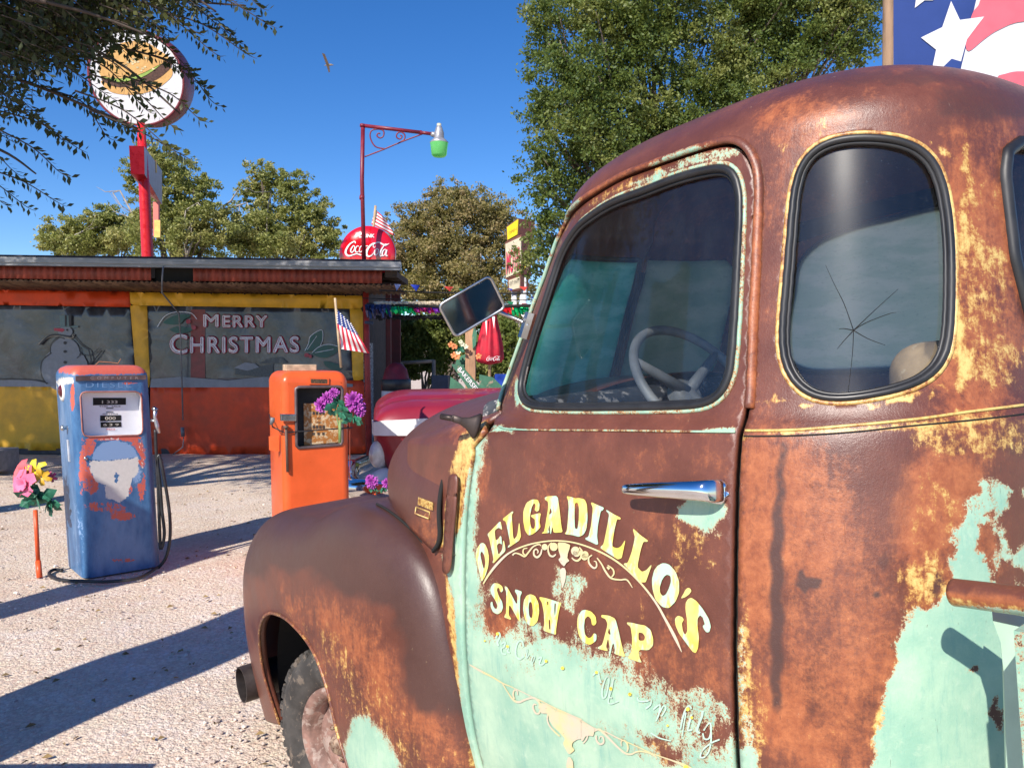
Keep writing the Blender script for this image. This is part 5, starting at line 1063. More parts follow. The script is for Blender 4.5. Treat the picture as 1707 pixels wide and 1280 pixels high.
# lamp post
lp_ = thing('lamp_post', 'slender dark red lamp post with scrollwork arm and green-glass barn light over the roof', 'street lamp', px(606, 430, 13.3))
YL = 13.3; b = MB(); b.tube([px(607, 436, YL), px(603.5, 300, YL), px(605, 210, YL)], .036, 10); b.tube([px(604.5, 212, YL), px(604.8, 207.5, YL)], .05, 10)
b.tube([px(604, 209.5, YL), px(700, 221, YL)], .032, 10); b.tube([px(700, 221, YL), px(719, 223.5, YL)], .03, 10); b.tube([px(701, 218, YL), px(702.5, 225, YL)], .02, 6); b.tube([px(600, 329, YL), px(607, 330, YL)], .045, 8)
b.o('pole', mat('lamp_maroon', (.19, .012, .03), .45, var=.2), lp_, True)
b = MB(); Zs = zt((560, 180), 4.267)
for P in ([(205, 348), (330, 300), (460, 245), (600, 192)], [(345, 292), (280, 275), (245, 215), (252, 165), (300, 152), (338, 165), (338, 200), (315, 215), (292, 200), (300, 182), (315, 185)], [(440, 255), (485, 225), (488, 190), (460, 172), (435, 185), (432, 210), (455, 222), (470, 205), (458, 195)]):
    b.tube([px(x, y, YL) for x, y in smoothpath(Zs(P), 6)], .012, 6)
b.o('scrollwork', MC['lamp_maroon'], lp_, True)
Ml = basis(px(732, 230, YL), (1, 0, 0), (0, 1, 0), (0, 0, 1)); kL = YL / FPX
b = MB(); b.lathe([(0, 23 * kL), (3.6 * kL, 23 * kL), (3.8 * kL, 19 * kL)], Ml, 20); b.o('photocell', mat('pale_cap', (.65, .62, .45), .5), lp_, True)
b = MB(); b.lathe([(3.8 * kL, 19 * kL), (5 * kL, 17 * kL), (8 * kL, 8 * kL), (8.2 * kL, -1 * kL), (11 * kL, -3 * kL), (15.5 * kL, -8 * kL), (15 * kL, -9 * kL)], Ml, 28); b.tube([px(719, 223.5, YL), px(727, 226, YL)], .045, 10); b.o('lamp_housing', mat('cast_grey', (.42, .42, .45), .45, .5, .2), lp_, True)
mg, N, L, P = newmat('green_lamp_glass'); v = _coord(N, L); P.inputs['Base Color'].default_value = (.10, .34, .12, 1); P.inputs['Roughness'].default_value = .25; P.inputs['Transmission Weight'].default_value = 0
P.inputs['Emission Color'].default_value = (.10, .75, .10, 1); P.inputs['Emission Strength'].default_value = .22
b = MB(); b.lathe([(15 * kL, -9 * kL), (14.2 * kL, -14 * kL), (12.5 * kL, -28 * kL), (10 * kL, -30.5 * kL), (0, -31 * kL)], Ml, 28); b.o('lamp_glass', mg, lp_, True)
# flags
M_FW = mat('flag_white', (.78, .76, .76), .8, var=.05); M_FR = mat('flag_red', (.58, .02, .05), .8, var=.08); M_FB = mat('flag_blue', (.02, .045, .20), .8, var=.08)
def flag(label, pole, quad, Y, cuts, wv=.03, starf=True, cat='flag', n=13):
    """quad: hoist top, hoist bottom, fly bottom, fly top in the photograph; stripes run from the hoist edge"""
    t = thing('flag', label, cat, px(pole[0][0], pole[0][1], Y), 'small American flags'); b = MB(); b.tube([px(x, y, Y) for x, y in pole], .0016 * Y, 8); b.o('flag_pole', mat('flag_stick', (.50, .36, .22), .7), t, True)
    q = np.array(quad, float)
    def P(u, v_): p = (q[0] * (1 - u) + q[3] * u) * (1 - v_) + (q[1] * (1 - u) + q[2] * u) * v_; w_ = wv * math.sin(u * 7 + v_ * 2.5) * (.3 + u); d = px(p[0], p[1], Y + w_); return d
    parts = {0: MB(), 1: MB(), 2: MB()}
    for i in range(n):
        for j in range(16):
            u0, u1 = j / 16, (j + 1) / 16; v0, v1 = i / n, (i + 1) / n
            c = 2 if (u0 < cuts[0] and v0 < cuts[1]) else (0 if i % 2 else 1)
            parts[c].add([P(u0, v0), P(u1, v0), P(u1, v1), P(u0, v1)], [(0, 1, 2, 3)])
    cl = parts[1].o('red_stripes', M_FR, t, True); parts[0].o('white_stripes', M_FW, t, True)
    if parts[2].v:
        parts[2].o('canton', M_FB, t, True); b = MB()
        for a_ in range(5):
            for c_ in range(6):
                u, v_ = (c_ + .5) / 6 * cuts[0], (a_ + .5) / 5 * cuts[1] * .98; p = P(u, v_); s_ = .0028 * Y * .5
                b.add([p + np.array([s_ * math.cos(k) * (1 if m_ % 2 == 0 else .45), -.006, s_ * math.sin(k) * (1 if m_ % 2 == 0 else .45)]) for m_, k in enumerate(np.linspace(math.pi / 2, math.pi / 2 + 2 * math.pi, 10, endpoint=False))], [list(range(10))])
        b.o('stars', M_FW, t)
    return t
flag('small striped flag fluttering above the red disc sign', [(619, 420), (626, 343)], [(625, 349), (619, 374), (659, 394), (640, 362)], 14.1, (.22, .3), .05, n=9)
# burger sign
YB = 17.5; kB = YB / FPX
bs = thing('burger_sign', 'tall red pole sign topped by a round cheeseburger picture, half hidden by leaves', 'sign', (px(245, 500, YB)[0], YB, 0))
b = MB(); b.tube([(px(246, 600, YB)[0] + .05, YB, 0), px(246, 425, YB), px(241, 320, YB), px(235, 205, YB)], [.13, .13, .12, .085], 20); b.o('pole', mat('pole_red', (.60, .012, .02), .3, var=.1, c2=(.5, .12, .10), patch=.25), bs, True)
Cb = px(228, 130, YB); nb = np.array([-.34, -.92, -.16]); nb = np.array([.12, -.95, -.24]); nb /= np.linalg.norm(nb); ex = np.cross(nb, [0, 0, 1.]); ex = -ex / np.linalg.norm(ex); ex = -ex if ex[0] < 0 else ex; ey = np.cross(nb, ex); ey = ey if ey[2] > 0 else -ey
Rb = 76 * kB; Mb = basis(Cb, ex, ey, nb)
MB().lathe([(0, -.80), (Rb * .98, -.80), (Rb, -.77), (Rb, .03), (Rb * .985, .05), (Rb * .95, .035)], Mb, 64).o('sign_drum', mat('drum_maroon', (.22, .035, .045), .45, var=.15), bs, True)
MB().lathe([(0, .02), (Rb * .97, .02)], Mb, 64).o('sign_face', mat('sign_face_white', (.80, .79, .80), .5, var=.05, c2=(.65, .63, .62), patch=.25), bs)
def bp(P, z): return [Cb + ex * x * Rb + ey * y * Rb + nb * z for x, y in P]
def bpoly(name, P, z, m): Q = smoothpath([(x * .9, y * .82 + .14) for x, y in P], 5, True); return ob(name, bp(Q, z), [list(range(len(Q)))], m, bs)
bpoly('bun', [(-.82, -.30), (-.6, -.56), (-.1, -.60), (.4, -.45), (.78, -.15), (.84, .05), (.70, .10), (.0, -.25), (-.5, -.30)], .026, mat('bun_orange', (.74, .42, .14), .5, var=.12))
bpoly('patty', [(-.80, -.24), (-.5, -.42), (.0, -.36), (.45, -.20), (.80, .10), (.82, .26), (.66, .22), (.2, -.10), (-.3, -.26)], .032, mat('patty_brown', (.10, .045, .03), .6, var=.4, scale=20))
bpoly('lettuce', [(-.82, -.18), (-.55, -.30), (-.2, -.26), (.2, -.12), (.6, .18), (.80, .32), (.64, .34), (.2, .04), (-.3, -.12)], .038, mat('lettuce_green', (.35, .50, .10), .6, var=.2))
bpoly('bun_top', [(-.82, -.14), (-.76, .20), (-.5, .52), (-.1, .70), (.3, .70), (.62, .50), (.80, .32), (.5, .14), (.1, -.08), (-.3, -.20), (-.6, -.20)], .044, MC['bun_orange'])
b = MB()
for i in range(26):
    a_, r_ = rng.uniform(0, 6.28), rng.uniform(0, .5); x, y = -.05 + r_ * math.cos(a_), .3 + r_ * .5 * math.sin(a_); b.add(bp([(x + .03 * math.cos(t), y + .018 * math.sin(t)) for t in np.linspace(0, 6.28, 8, endpoint=False)], .049), [list(range(8))])
b.o('sesame_seeds', mat('seed_cream', (.75, .62, .35), .5), bs)
# red box sign lower on the pole: end face to the camera, lettered face to the right
e0 = [px(215, 243, YB - .6), px(240, 244, YB - .35), px(241, 291, YB - .35), px(218, 290, YB - .6)]
back = [np.array(p) for p in (px(242, 262, YB + 1.6), px(270, 285, YB + 1.9), px(270, 342, YB + 1.9), px(243, 322, YB + 1.6))]
V = e0 + back; Fc = [(0, 1, 2, 3), (0, 4, 5, 1), (3, 2, 6, 7), (0, 3, 7, 4), (4, 7, 6, 5)]
ob('sign_cabinet', V, Fc, MC['pole_red'], bs); ob('letter_face', [V[1] + [.005, -.005, 0], V[5] + [.005, -.005, 0], V[6] + [.005, -.005, 0], V[2] + [.005, -.005, 0]], [(0, 1, 2, 3)], mat('milky_face', (.40, .37, .40), .4, var=.3, scale=20, c2=(.25, .22, .25), patch=.4, sc=(1, 1, .3)), bs)
b = MB(); b.prism([(0, 0), (1, 0), (1, 1), (0, 1)], lambda x, y, z: px(255 + 9 * x, 337 - 1 * x + (57 if y else 0) * 1.0, YB + 1.2) + np.array([0, z, 0]), .08); b.o('lower_blade', mat('salmon_blade', (.62, .16, .13), .5, var=.2, scale=.8), bs)
b = MB(); b.prism([(0, 0), (1, 0), (1, 1), (0, 1)], lambda x, y, z: px(257 + 10 * x, 367 + (29 if y else 0), YB + 1.17) + np.array([0, z, 0]), .04); b.o('yellow_blade', mat('yellow_blade', (.75, .50, .12), .5), bs)
b = MB(); b.prism([(0, 0), (1, 0), (1, 1), (0, 1)], lambda x, y, z: px(251 + 9 * x, 265 + 3 * x + (20 if y else 0), YB + 1.0) + np.array([0, z, 0]), .05); b.o('yellow_blade', MC['yellow_blade'], bs)

# ================================================================== motel sign and porch
YM = 24.; kM = YM / FPX
mo = thing('motel_sign', 'cream and brown stacked roadside sign reading MOTEL, with a yellow panel on top', 'sign', (px(868, 600, YM)[0], YM, 0))
M_BRN = mat('sign_brown', (.17, .055, .035), .5, var=.15); M_SC = mat('sign_cream', (.62, .55, .40), .5, var=.08)
def pbox(name, P4, Y, d, m, slope=0., sides=None):        # quad traced on a plane that recedes, extruded backwards
    V = [px(x, y, Y + slope * (x - P4[0][0]) * kM) for x, y in P4]; V2 = [v_ + np.array(d) for v_ in V]; n = len(V)
    Fc = [list(range(n)), list(range(n, 2 * n))[::-1]] + [[i, n + i, n + (i + 1) % n, (i + 1) % n] for i in range(n)]
    return ob(name, V + V2, Fc, m, mo)
pbox('sign_top', [(844, 378), (864, 364), (864, 397), (845, 402)], YM, (.5, .5, 0), M_BRN); pbox('yellow_panel', [(845, 379), (863.5, 365.5), (862, 391), (846, 400)], YM - .03, (.02, .02, 0), mat('bright_yellow', (.80, .62, .01), .4, var=.05))
pbox('sign_body', [(842, 404), (869, 391), (870, 456), (843, 466)], YM - .05, (.30, .35, 0), M_BRN); pbox('sign_panel', [(842.5, 407), (868, 395), (868.5, 452), (843.5, 463)], YM - .08, (.02, .02, 0), M_SC)
pbox('lower_body', [(846, 466), (868, 458), (868, 482), (848, 486)], YM - .04, (.25, .3, 0), M_BRN); pbox('lower_panel', [(848, 467.5), (866, 461), (866, 480), (849, 484)], YM - .06, (.02, .02, 0), M_SC)
M_MAG = mat('motel_red', (.62, .03, .09), .5, var=.15)
text_on('motel_lettering', 'MOTEL', lambda x, y, z: px(856 + x, 434 - y - x * .42, YM - .11), 24, 38, M_MAG, mo, offset=.02)
text_on('small_lettering', 'THE', lambda x, y, z: px(856 + x, 413 - y - x * .42, YM - .11), 9, 4, M_PK, mo)
text_on('small_lettering', 'GIFT SHOP', lambda x, y, z: px(857 + x, 470 - y - x * .36, YM - .09), 16, 6, M_PK, mo)
text_on('panel_lettering', 'OPEN', lambda x, y, z: px(854 + x, 385 - y - x * .6, YM - .05), 13, 5, mat('amber', (.70, .42, .02), .5), mo)
b = MB(); b.tube([px(872, 462, YM + .2), (px(872, 600, YM)[0], YM + .2, 0)], .11, 12); b.tube([px(857, 484, YM + .2), (px(857, 600, YM)[0], YM + .2, 0)], .085, 12); b.o('sign_leg', M_WHITE, mo, True)
b = MB(); b.box(px(876, 447, YM - .06) + np.array([-.02, 0, 0]), (.08, .03, .09)); b.o('sticker', mat('bright_yellow', (0, 0, 0)), mo)
YP = 22.
pc = thing('porch_building', 'low pale motel porch building with dark windows half hidden behind the truck', 'building', (px(880, 600, YP)[0], YP, 0))
b = MB(); x0, x1 = px(838, 600, YP)[0], px(838, 600, YP)[0] + 9; b.add([(x0 - .4, YP - 1.2, px(0, 572, YP - 1.2)[2]), (x1, YP - 1.2, px(0, 540, YP)[2] + .5), (x1, YP + 4, 4.2), (x0 + .5, YP + 4, 3.6), (x0 - .4, YP - 1.2, px(0, 578, YP - 1.2)[2]), (x1, YP - 1.2, px(0, 546, YP)[2] + .5), (x1, YP + 4, 4.1), (x0 + .5, YP + 4, 3.5)], [(0, 1, 2, 3), (4, 7, 6, 5), (0, 4, 5, 1), (1, 5, 6, 2), (3, 2, 6, 7), (0, 3, 7, 4)]); b.o('porch_roof', mat('pale_shingle', (.42, .34, .30), .9), pc)
b = MB(); b.box((x0 + 4.6, YP + 2.5, 1.15), (8.4, .2, 2.3)); b.o('wall', mat('cream_wall', (.50, .43, .34), .9), pc)
b = MB(); [b.box((x0 + .9 + 1.9 * i, YP + 2.35, 1.3), (.8, .08, 1.2)) for i in range(4)]; b.o('window', M_DARK, pc)
b = MB(); [b.box((x0 + .25 + 2. * i, YP - .9, 1.15), (.14, .14, 2.3)) for i in range(4)]; b.o('porch_post', mat('cream_post', (.62, .56, .46), .8), pc)
# ================================================================== GAS PUMPS
def pump_frame(pxc, Y, az, lean):
    FL = px(pxc, 600, Y); FL[2] = 0; a_ = math.radians(az); nf = np.array([math.sin(a_), math.cos(a_), 0]); ex = np.array([-nf[1], nf[0], 0]); up = np.array([lean, 0, 1.])
    f = lambda x, y, z: FL + ex * x + nf * y + up * z
    nn = np.cross(ex, up); nn /= np.linalg.norm(nn)
    def inv(x, y): P = rayplane(x, y, FL, nn) - FL; z = P[2]; return float((P - up * z) @ ex), float(z)
    return f, inv, ex, nf, up
def rsec(wd, dp, r, k=6):        # rounded rectangle section, starting at front-right corner going round the back; front side left open
    P = []
    for cx_, cy_, a0 in ((wd - r, -r, 90), (wd - r, -dp + r, 0), (r, -dp + r, -90), (r, -r, -180)):
        for j in range(k + 1): a_ = math.radians(a0 - 90 * j / k); P.append((cx_ + r * math.cos(a_), cy_ + r * math.sin(a_)))
    return P
def bluem():
    m, N, L, P = newmat('pump_blue_paint'); v = _coord(N, L); vs = _coord(N, L, (1, 1, .35)); at = N.new('ShaderNodeAttribute'); at.attribute_name = 'wear'; sp = N.new('ShaderNodeSeparateColor'); L.new(at.outputs['Color'], sp.inputs[0])
    n1 = _noise(N, L, 11, 8, .75, vs); n2 = _noise(N, L, 45, 6, .72, v); n3 = _noise(N, L, 3, 4, .6, vs)
    c = _mix(N, L, _ramp(N, L, n1, .3, .7), (.025, .095, .23), (.07, .19, .38)); c = _mix(N, L, _ramp(N, L, n3, .45, .68, 0, .65), c, (.20, .30, .46)); c = _mix(N, L, _ramp(N, L, n2, .58, .72, 0, .5), c, (.07, .06, .07))
    na = _math(N, L, 'ADD', _math(N, L, 'MULTIPLY', n1, .55), _math(N, L, 'MULTIPLY', n2, .45))
    def lay(c, ch, colr, lo=.5, hi=.56): f = _math(N, L, 'ADD', ch, _math(N, L, 'MULTIPLY', _math(N, L, 'SUBTRACT', na, .5), 2.4)); return _mix(N, L, _ramp(N, L, f, lo, hi), c, colr)
    c = lay(c, sp.outputs[2], (.22, .34, .55)); c = lay(c, _math(N, L, 'ADD', sp.outputs[0], .10), _mix(N, L, n2, (.55, .075, .045), (.62, .16, .11))); c = lay(c, sp.outputs[1], _mix(N, L, n2, (.52, .50, .46), (.74, .71, .66)))
    L.new(c, P.inputs['Base Color']); P.inputs['Roughness'].default_value = .42; _bump(N, L, P, n2, .25, .004); return m
M_BLUE = bluem(); M_ORP = mat('pump_orange_paint', (.72, .105, .022), .34, var=.10, scale=3, c2=(.42, .06, .02), patch=.20, spec=.5)
def wear_pump(x, y):
    Rr_ = blob(x, y, [(175, 616, 90, 10, .74), (108, 640, 5, 26, .8, 0), (110, 700, 6, 40, .85), (121, 660, 4, 26, .7), (112, 740, 5, 30, .6), (235, 690, 4, 40, .7), (150, 745, 14, 16, .5), (138, 785, 7, 60, .52), (150, 800, 16, 26, .52), (230, 760, 14, 30, .62), (195, 730, 50, 6, .62), (236, 810, 8, 30, .6), (170, 845, 40, 10, .4), (205, 860, 26, 8, .52), (205, 933, 22, 4, .5), (120, 860, 5, 60, .42), (122, 930, 4, 40, .4), (220, 640, 18, 2, .7), (215, 812, 10, 16, .55)], 0)
    Wt = poly_field(x, y, [(150, 766), (175, 768), (205, 764), (230, 762), (231, 785), (222, 797), (216, 812), (216, 826), (200, 836), (177, 830), (175, 808), (160, 802), (150, 786)], 5)
    Wt = np.maximum(Wt, blob(x, y, [(116, 635, 8, 7, .8), (180, 733, 40, 2.4, .5), (238, 770, 3, 40, .5), (93, 645, 5, 16, .6), (234, 742, 5, 10, .5)], 0)) + blob(x, y, [(194, 795, 4, 12, -.7)], 0)
    Lb = poly_field(x, y, [(152, 766), (160, 745), (175, 736), (192, 734), (212, 737), (226, 750), (232, 764), (205, 766), (175, 769)], 4)
    Lb = np.maximum(Lb, blob(x, y, [(225, 790, 14, 20, .6), (128, 900, 14, 90, .45), (100, 760, 8, 120, .4)], 0)); Rr_ = Rr_ * (Lb < .4); return Rr_, Wt, Lb, 0 * x
def pump(name, label, base, f, inv, wd, dp, H, r, m, win, wear=None, deep=.09):
    t = thing(name, label, 'gas pump', base)
    zs = list(np.linspace(0, H - .10, 46)) + [H - .10 + .10 * math.sin(a_) for a_ in np.linspace(.15, math.pi / 2, 8)]
    sec = rsec(wd, dp, r); b = MB(); n = len(sec); cx_, cy_ = wd / 2, -dp / 2
    rows = []
    for z in zs:
        k = 0 if z < H - .10 else 1 - math.cos(math.asin(min(1, (z - H + .10) / .10)))
        rows.append([f(cx_ + (x - cx_) * (1 - .30 * k), cy_ + (y - cy_) * (1 - .30 * k), z) for x, y in sec])
    V = [p for r_ in rows for p in r_]; Fc = []
    for i in range(len(zs) - 1):
        for j in range(n - 1 if zs[i] < H - .101 else n): Fc.append((i * n + j, i * n + (j + 1) % n, (i + 1) * n + (j + 1) % n, (i + 1) * n + j))
    Fc.append(tuple(range(len(V) - n, len(V))))
    body = ob('pump_body', V, Fc, m, t, True); 
    z1 = H - .1
    fv, ff = cdt([(r, 0), (wd - r, 0), (wd - r, z1), (r, z1)], [win] if win is not None else [], .022, .02)
    fr = ob('front_panel', [f(x, .0, z) for x, z in fv], ff, m, t, False)
    for o in (body, fr):
        if wear: set_wear(o, wear)
    # window recess
    if win is not None:
        W_ = resample(win, .02); k = len(W_); V = [f(x, .0, z) for x, z in W_] + [f(x, -deep, z) for x, z in W_]
        ob('window_recess', V, [(i, (i + 1) % k, k + (i + 1) % k, k + i) for i in range(k)], MC.get('recess_' + name) or mat('recess_' + name, (.55, .55, .57) if name != 'x' else (.1, .1, .1), .5), t, True)
    return t
# blue pump
f1, inv1, ex1, nf1, up1 = pump_frame(133, 6.14, 138, -.05)
win1 = [inv1(x, y) for x, y in [(134.7, 662), (137, 656), (142.5, 654), (225, 653.5), (232, 656), (235, 663), (237, 716), (235, 722), (229, 724.5), (148, 727), (141, 725), (138, 718)]]
bp_ = pump('gas_pump', 'scuffed blue diesel pump with flaking red and white paint and a black hose', tuple(f1(.3, -.25, 0)), f1, inv1, .606, .58, 1.735, .075, M_BLUE, win1, wear_pump, .075)
bp_['group'] = 'old gas pumps on the gravel'
FB = lambda x, y, o=.003: f1(*[inv1(x, y)[0], o, inv1(x, y)[1]])
W_ = resample(win1, .02); ob('dial_face', [f1(x, -.074, z) for x, z in W_], [list(range(len(W_)))], mat('dial_white', (.78, .77, .80), .5, var=.04), bp_)
def onrec(x, y, o=-.071):
    Pp = rayplane(x, y, f1(0, o, 0), np.cross(ex1, up1) / np.linalg.norm(np.cross(ex1, up1))); return Pp
def rq(P, o): return [onrec(x, y, o) for x, y in P]
b = MB()
for q in ([(155, 663), (210, 663), (210, 674.5), (155, 675.5)], [(167, 692.5), (202, 692), (202, 701), (167, 702)], [(167.5, 703.5), (202, 703), (202.5, 711.5), (168, 712.5)], [(177, 679.8), (189, 679.6), (189, 681), (177, 681.2)], [(177, 686.5), (189, 686.3), (189, 687.6), (177, 687.8)]): b.add(rq(q, -.071), [(3, 2, 1, 0)])
b.o('counter_window', M_DARK, bp_)
for txt, cx_, cy_, wd, hh, m in (('1 333', 183, 670, 26, 5, 'bone'), ('THIS   SALE', 183, 677.3, 36, 2, 'ink'), ('GALLONS', 184, 690, 26, 2, 'ink'), ('000', 184, 697, 18, 5.4, 'bone'), ('6 3 9', 185, 707.8, 26, 4, 'bone'), ('PRICE', 185, 715.5, 14, 2.4, 'redink')):
    mm = {'bone': mat('bone_digits', (.55, .50, .42), .6), 'ink': mat('black_ink', (.05, .05, .06), .6), 'redink': mat('red_ink', (.60, .08, .08), .6)}[m]
    text_on('digits', txt, lambda x, y, z: onrec(cx_ + x, cy_ - y, -.068), wd, hh, mm, bp_, offset=.02)
for txt, cx_, cy_, wd, hh in (('DIESEL', 181, 641.5, 76, 8),):
    V, Fc = text_mesh(txt, 1, -.01, 0, 1.25); lo, hi = V.min(0), V.max(0)
    ob('faded_lettering', [FB(cx_ - wd / 2 + wd * (p[0] - lo[0]) / (hi[0] - lo[0]), cy_ + hh / 2 - hh * (p[1] - lo[1]) / (hi[1] - lo[1]), .0015) for p in V], Fc, mat('faded_white', (.20, .34, .56), .5), bp_)
b = MB(); W2 = offset_poly(win1, .004, .012); b.ring([f1(x, .002, z) for x, z in W2], .006, 6); b.o('window_frame', mat('coral_frame', (.42, .17, .13), .5, var=.3), bp_, True)
b = MB(); b.add([FB(126, 626.5, .012), FB(243, 625, .012), FB(243, 632.5, .012), FB(126, 635, .012), FB(126, 626.5, -.01), FB(243, 625, -.01), FB(243, 632.5, -.01), FB(126, 635, -.01)], [(3, 2, 1, 0), (0, 1, 5, 4), (2, 3, 7, 6), (0, 4, 7, 3), (1, 2, 6, 5)]); b.o('trim_band', mat('bare_trim', (.18, .11, .10), .5, .4, .4), bp_)
V, Fc = text_mesh('COMPUTER', 1, .0, 0, 1.9); lo, hi = V.min(0), V.max(0); ob('band_lettering', [FB(150 + 80 * (p[0] - lo[0]) / (hi[0] - lo[0]), 632 - 4 * (p[1] - lo[1]) / (hi[1] - lo[1]), .014) for p in V], Fc, mat('faint_letters', (.38, .30, .28), .5), bp_)
# red lamp, knob and tag on the left side; nozzle, hook and hose on the right
sd1 = lambda y, z, o=0.: f1(-o, y, z)
Ms = basis(sd1(-.30, 1.52, 0), nf1, up1, -ex1)
b = MB(); b.lathe([(0, .03), (.03, .028), (.055, .012), (.06, 0)], Ms, 20); b.o('red_lamp', mat('dark_red_lens', (.10, .008, .015), .2, spec=.6), bp_, True)
b = MB(); b.lathe([(.05, .012), (.08, .012), (.085, 0)], Ms, 24); b.o('lamp_bezel', M_WHITE, bp_, True)
b = MB(); b.lathe([(0, .05), (.02, .05), (.025, .03), (.012, .02), (.018, 0)], basis(sd1(-.20, 1.22, 0), nf1, up1, -ex1), 16); b.o('side_knob', M_CHROME2, bp_, True)
b = MB(); b.box(sd1(-.20, 1.03, .003), (.012, .05, .18), M=basis((0, 0, 0), -ex1, nf1, up1)); b.o('side_tag', mat('grey_tag', (.42, .45, .50), .6), bp_)
b = MB(); k1 = lambda x, y, o=.04, yy=-.18: f1(.606 + o, yy, 0) * 0 + px(x, y, 6.45)
b.tube([k1(259, 682), k1(258, 695), k1(262, 710), k1(265, 722)], [.02, .014, .018, .012], 10); b.tube([k1(252, 700), k1(262, 703)], .012, 8); b.tube([k1(255, 680), k1(262, 684)], .018, 8); b.o('nozzle', M_CHROME2, bp_, True)
b = MB(); H1 = smoothpath([(259, 716), (261, 760), (266, 800), (270, 850), (274, 890), (268, 915), (266, 880), (264, 820), (262, 775), (266, 760), (276, 810), (283, 860), (283, 900), (276, 930), (262, 948)], 6)
b.tube([px(x, y, 6.5) for x, y in H1], .0135, 10)
Hg = [(262, 948), (230, 966), (180, 972), (140, 971), (110, 970), (88, 965), (82, 958), (90, 952), (104, 953)]
b.tube([gp(x, y) + np.array([0, 0, .014]) for x, y in smoothpath(Hg, 6)], .0135, 10); b.o('hose', M_BLACK, bp_, True)
b = MB(); b.tube([f1(.25, -.25, 1.735), f1(.28, -.25, 1.765), f1(.36, -.25, 1.76), f1(.42, -.22, 1.75), f1(.44, -.2, 1.79)], .004, 6); b.o('top_wire', mat('rusty_wire', (.30, .14, .07), .7), bp_, True)
b = MB(); b.lathe([(0, .012), (.012, .012), (.016, 0)], basis(FB(143, 764, 0), ex1, up1, nf1), 12); b.o('lock', M_CHROME2, bp_, True)
# orange pump
f2, inv2, ex2, nf2, up2 = pump_frame(472, 6.4, 152, -.012)
Zo = zt((420, 580), 4.415)
win2 = [inv2(*p) for p in Zo([(322, 300), (335, 288), (650, 284), (664, 297), (664, 700), (652, 712), (340, 736), (328, 722)])]
op_ = pump('gas_pump', 'bright orange pump with an open rusty dial window and a wood block on top', tuple(f2(.3, -.25, 0)), f2, inv2, .574, .60, 1.685, .06, M_ORP, win2, None, .10)
op_['group'] = 'old gas pumps on the gravel'
MC['recess_gas_pump'].node_tree.nodes  # shared light grey recess
for o in [c for c in op_.children if c.name.startswith('window_recess')]: o.data.materials[0] = mat('rust_recess', (.10, .07, .055), .8, var=.4)
FO = lambda x, y, o=.003: f2(*[inv2(x, y)[0], o, inv2(x, y)[1]])
n2n = np.cross(ex2, up2); n2n /= np.linalg.norm(n2n)
def onr2(x, y, o): return rayplane(x, y, f2(0, o, 0), n2n)
W_ = resample(win2, .02); ob('back_plate', [f2(x, -.099, z) for x, z in W_], [list(range(len(W_)))], mat('dark_works', (.035, .03, .028), .8, var=.6, c2=(.16, .14, .13), patch=.3), op_)
ob('dial_face', [onr2(*p, -.085) for p in Zo([(380, 408), (670, 408), (670, 712), (384, 716)])], [(3, 2, 1, 0)], mat('rusted_dial', (.62, .46, .28), .6, var=.25, c2=(.42, .16, .035), patch=.52, scale=16), op_)
b = MB()
for i in range(4): b.add([onr2(*p, -.082) for p in Zo([(446 + 24 * i, 468), (462 + 24 * i, 468), (462 + 24 * i, 490), (446 + 24 * i, 490)])], [(3, 2, 1, 0)]); b.add([onr2(*p, -.082) for p in Zo([(446 + 24 * i, 570), (464 + 24 * i, 570), (464 + 24 * i, 592), (446 + 24 * i, 592)])], [(3, 2, 1, 0)])
for i in range(3): b.add([onr2(*p, -.082) for p in Zo([(445 + 36 * i, 622), (462 + 36 * i, 622), (462 + 36 * i, 640), (445 + 36 * i, 640)])], [(3, 2, 1, 0)])
for yy in (515, 545): b.add([onr2(*p, -.082) for p in Zo([(474, yy), (508, yy), (508, yy + 5), (474, yy + 5)])], [(3, 2, 1, 0)])
b.o('counter_digits', mat('worn_black', (.07, .05, .04), .7), op_)
b = MB(); b.ring([f2(x, .002, z) for x, z in resample(win2, .03)], .013, 8); b.o('window_frame', mat('dull_frame', (.16, .12, .12), .45, .6, .3), op_, True)
b = MB(); b.add([FO(*p, .012) for p in Zo([(418, 216), (565, 220), (564, 270), (420, 266)])] + [FO(*p, -.0) for p in Zo([(418, 216), (565, 220), (564, 270), (420, 266)])], [(3, 2, 1, 0), (0, 1, 5, 4), (1, 2, 6, 5), (2, 3, 7, 6), (3, 0, 4, 7)]); b.o('brand_frame', M_ORP, op_)
ob('brand_slot', [FO(*p, .0135) for p in Zo([(430, 228), (552, 231), (552, 262), (432, 258)])], [(3, 2, 1, 0)], mat('slot_brown', (.07, .04, .02), .7, var=.5, c2=(.35, .18, .06), patch=.4, scale=40), op_)
b = MB(); q = Zo([(205, 484), (322, 486), (322, 536), (208, 536)]); b.add([FO(*p, .03) for p in q] + [FO(*p, 0) for p in q], [(3, 2, 1, 0), (0, 1, 5, 4), (1, 2, 6, 5), (2, 3, 7, 6), (3, 0, 4, 7)]); o = b.o('chrome_latch', M_CHROME2, op_); bevel(o, .006)
b = MB(); b.tube([FO(*Zo([(247, 575)])[0], .02), FO(*Zo([(258, 910)])[0], .02)], .012, 10); b.tube([FO(*Zo([(246, 590)])[0], .02), FO(*Zo([(246, 570)])[0], .02)], .022, 8); b.o('side_rod', mat('rod_brown', (.12, .07, .05), .6), op_, True)
b = MB(); b.tube([f2(-.02, -.45, inv2(443, 701)[1] + .02)] + [FO(*p, .016) for p in Zo([(150, 580), (235, 622), (330, 614), (520, 600), (735, 585)])] + [f2(.58, -.1, inv2(586, 712)[1])], .006, 8); b.o('bungee_cord', M_BLACK, op_, True)
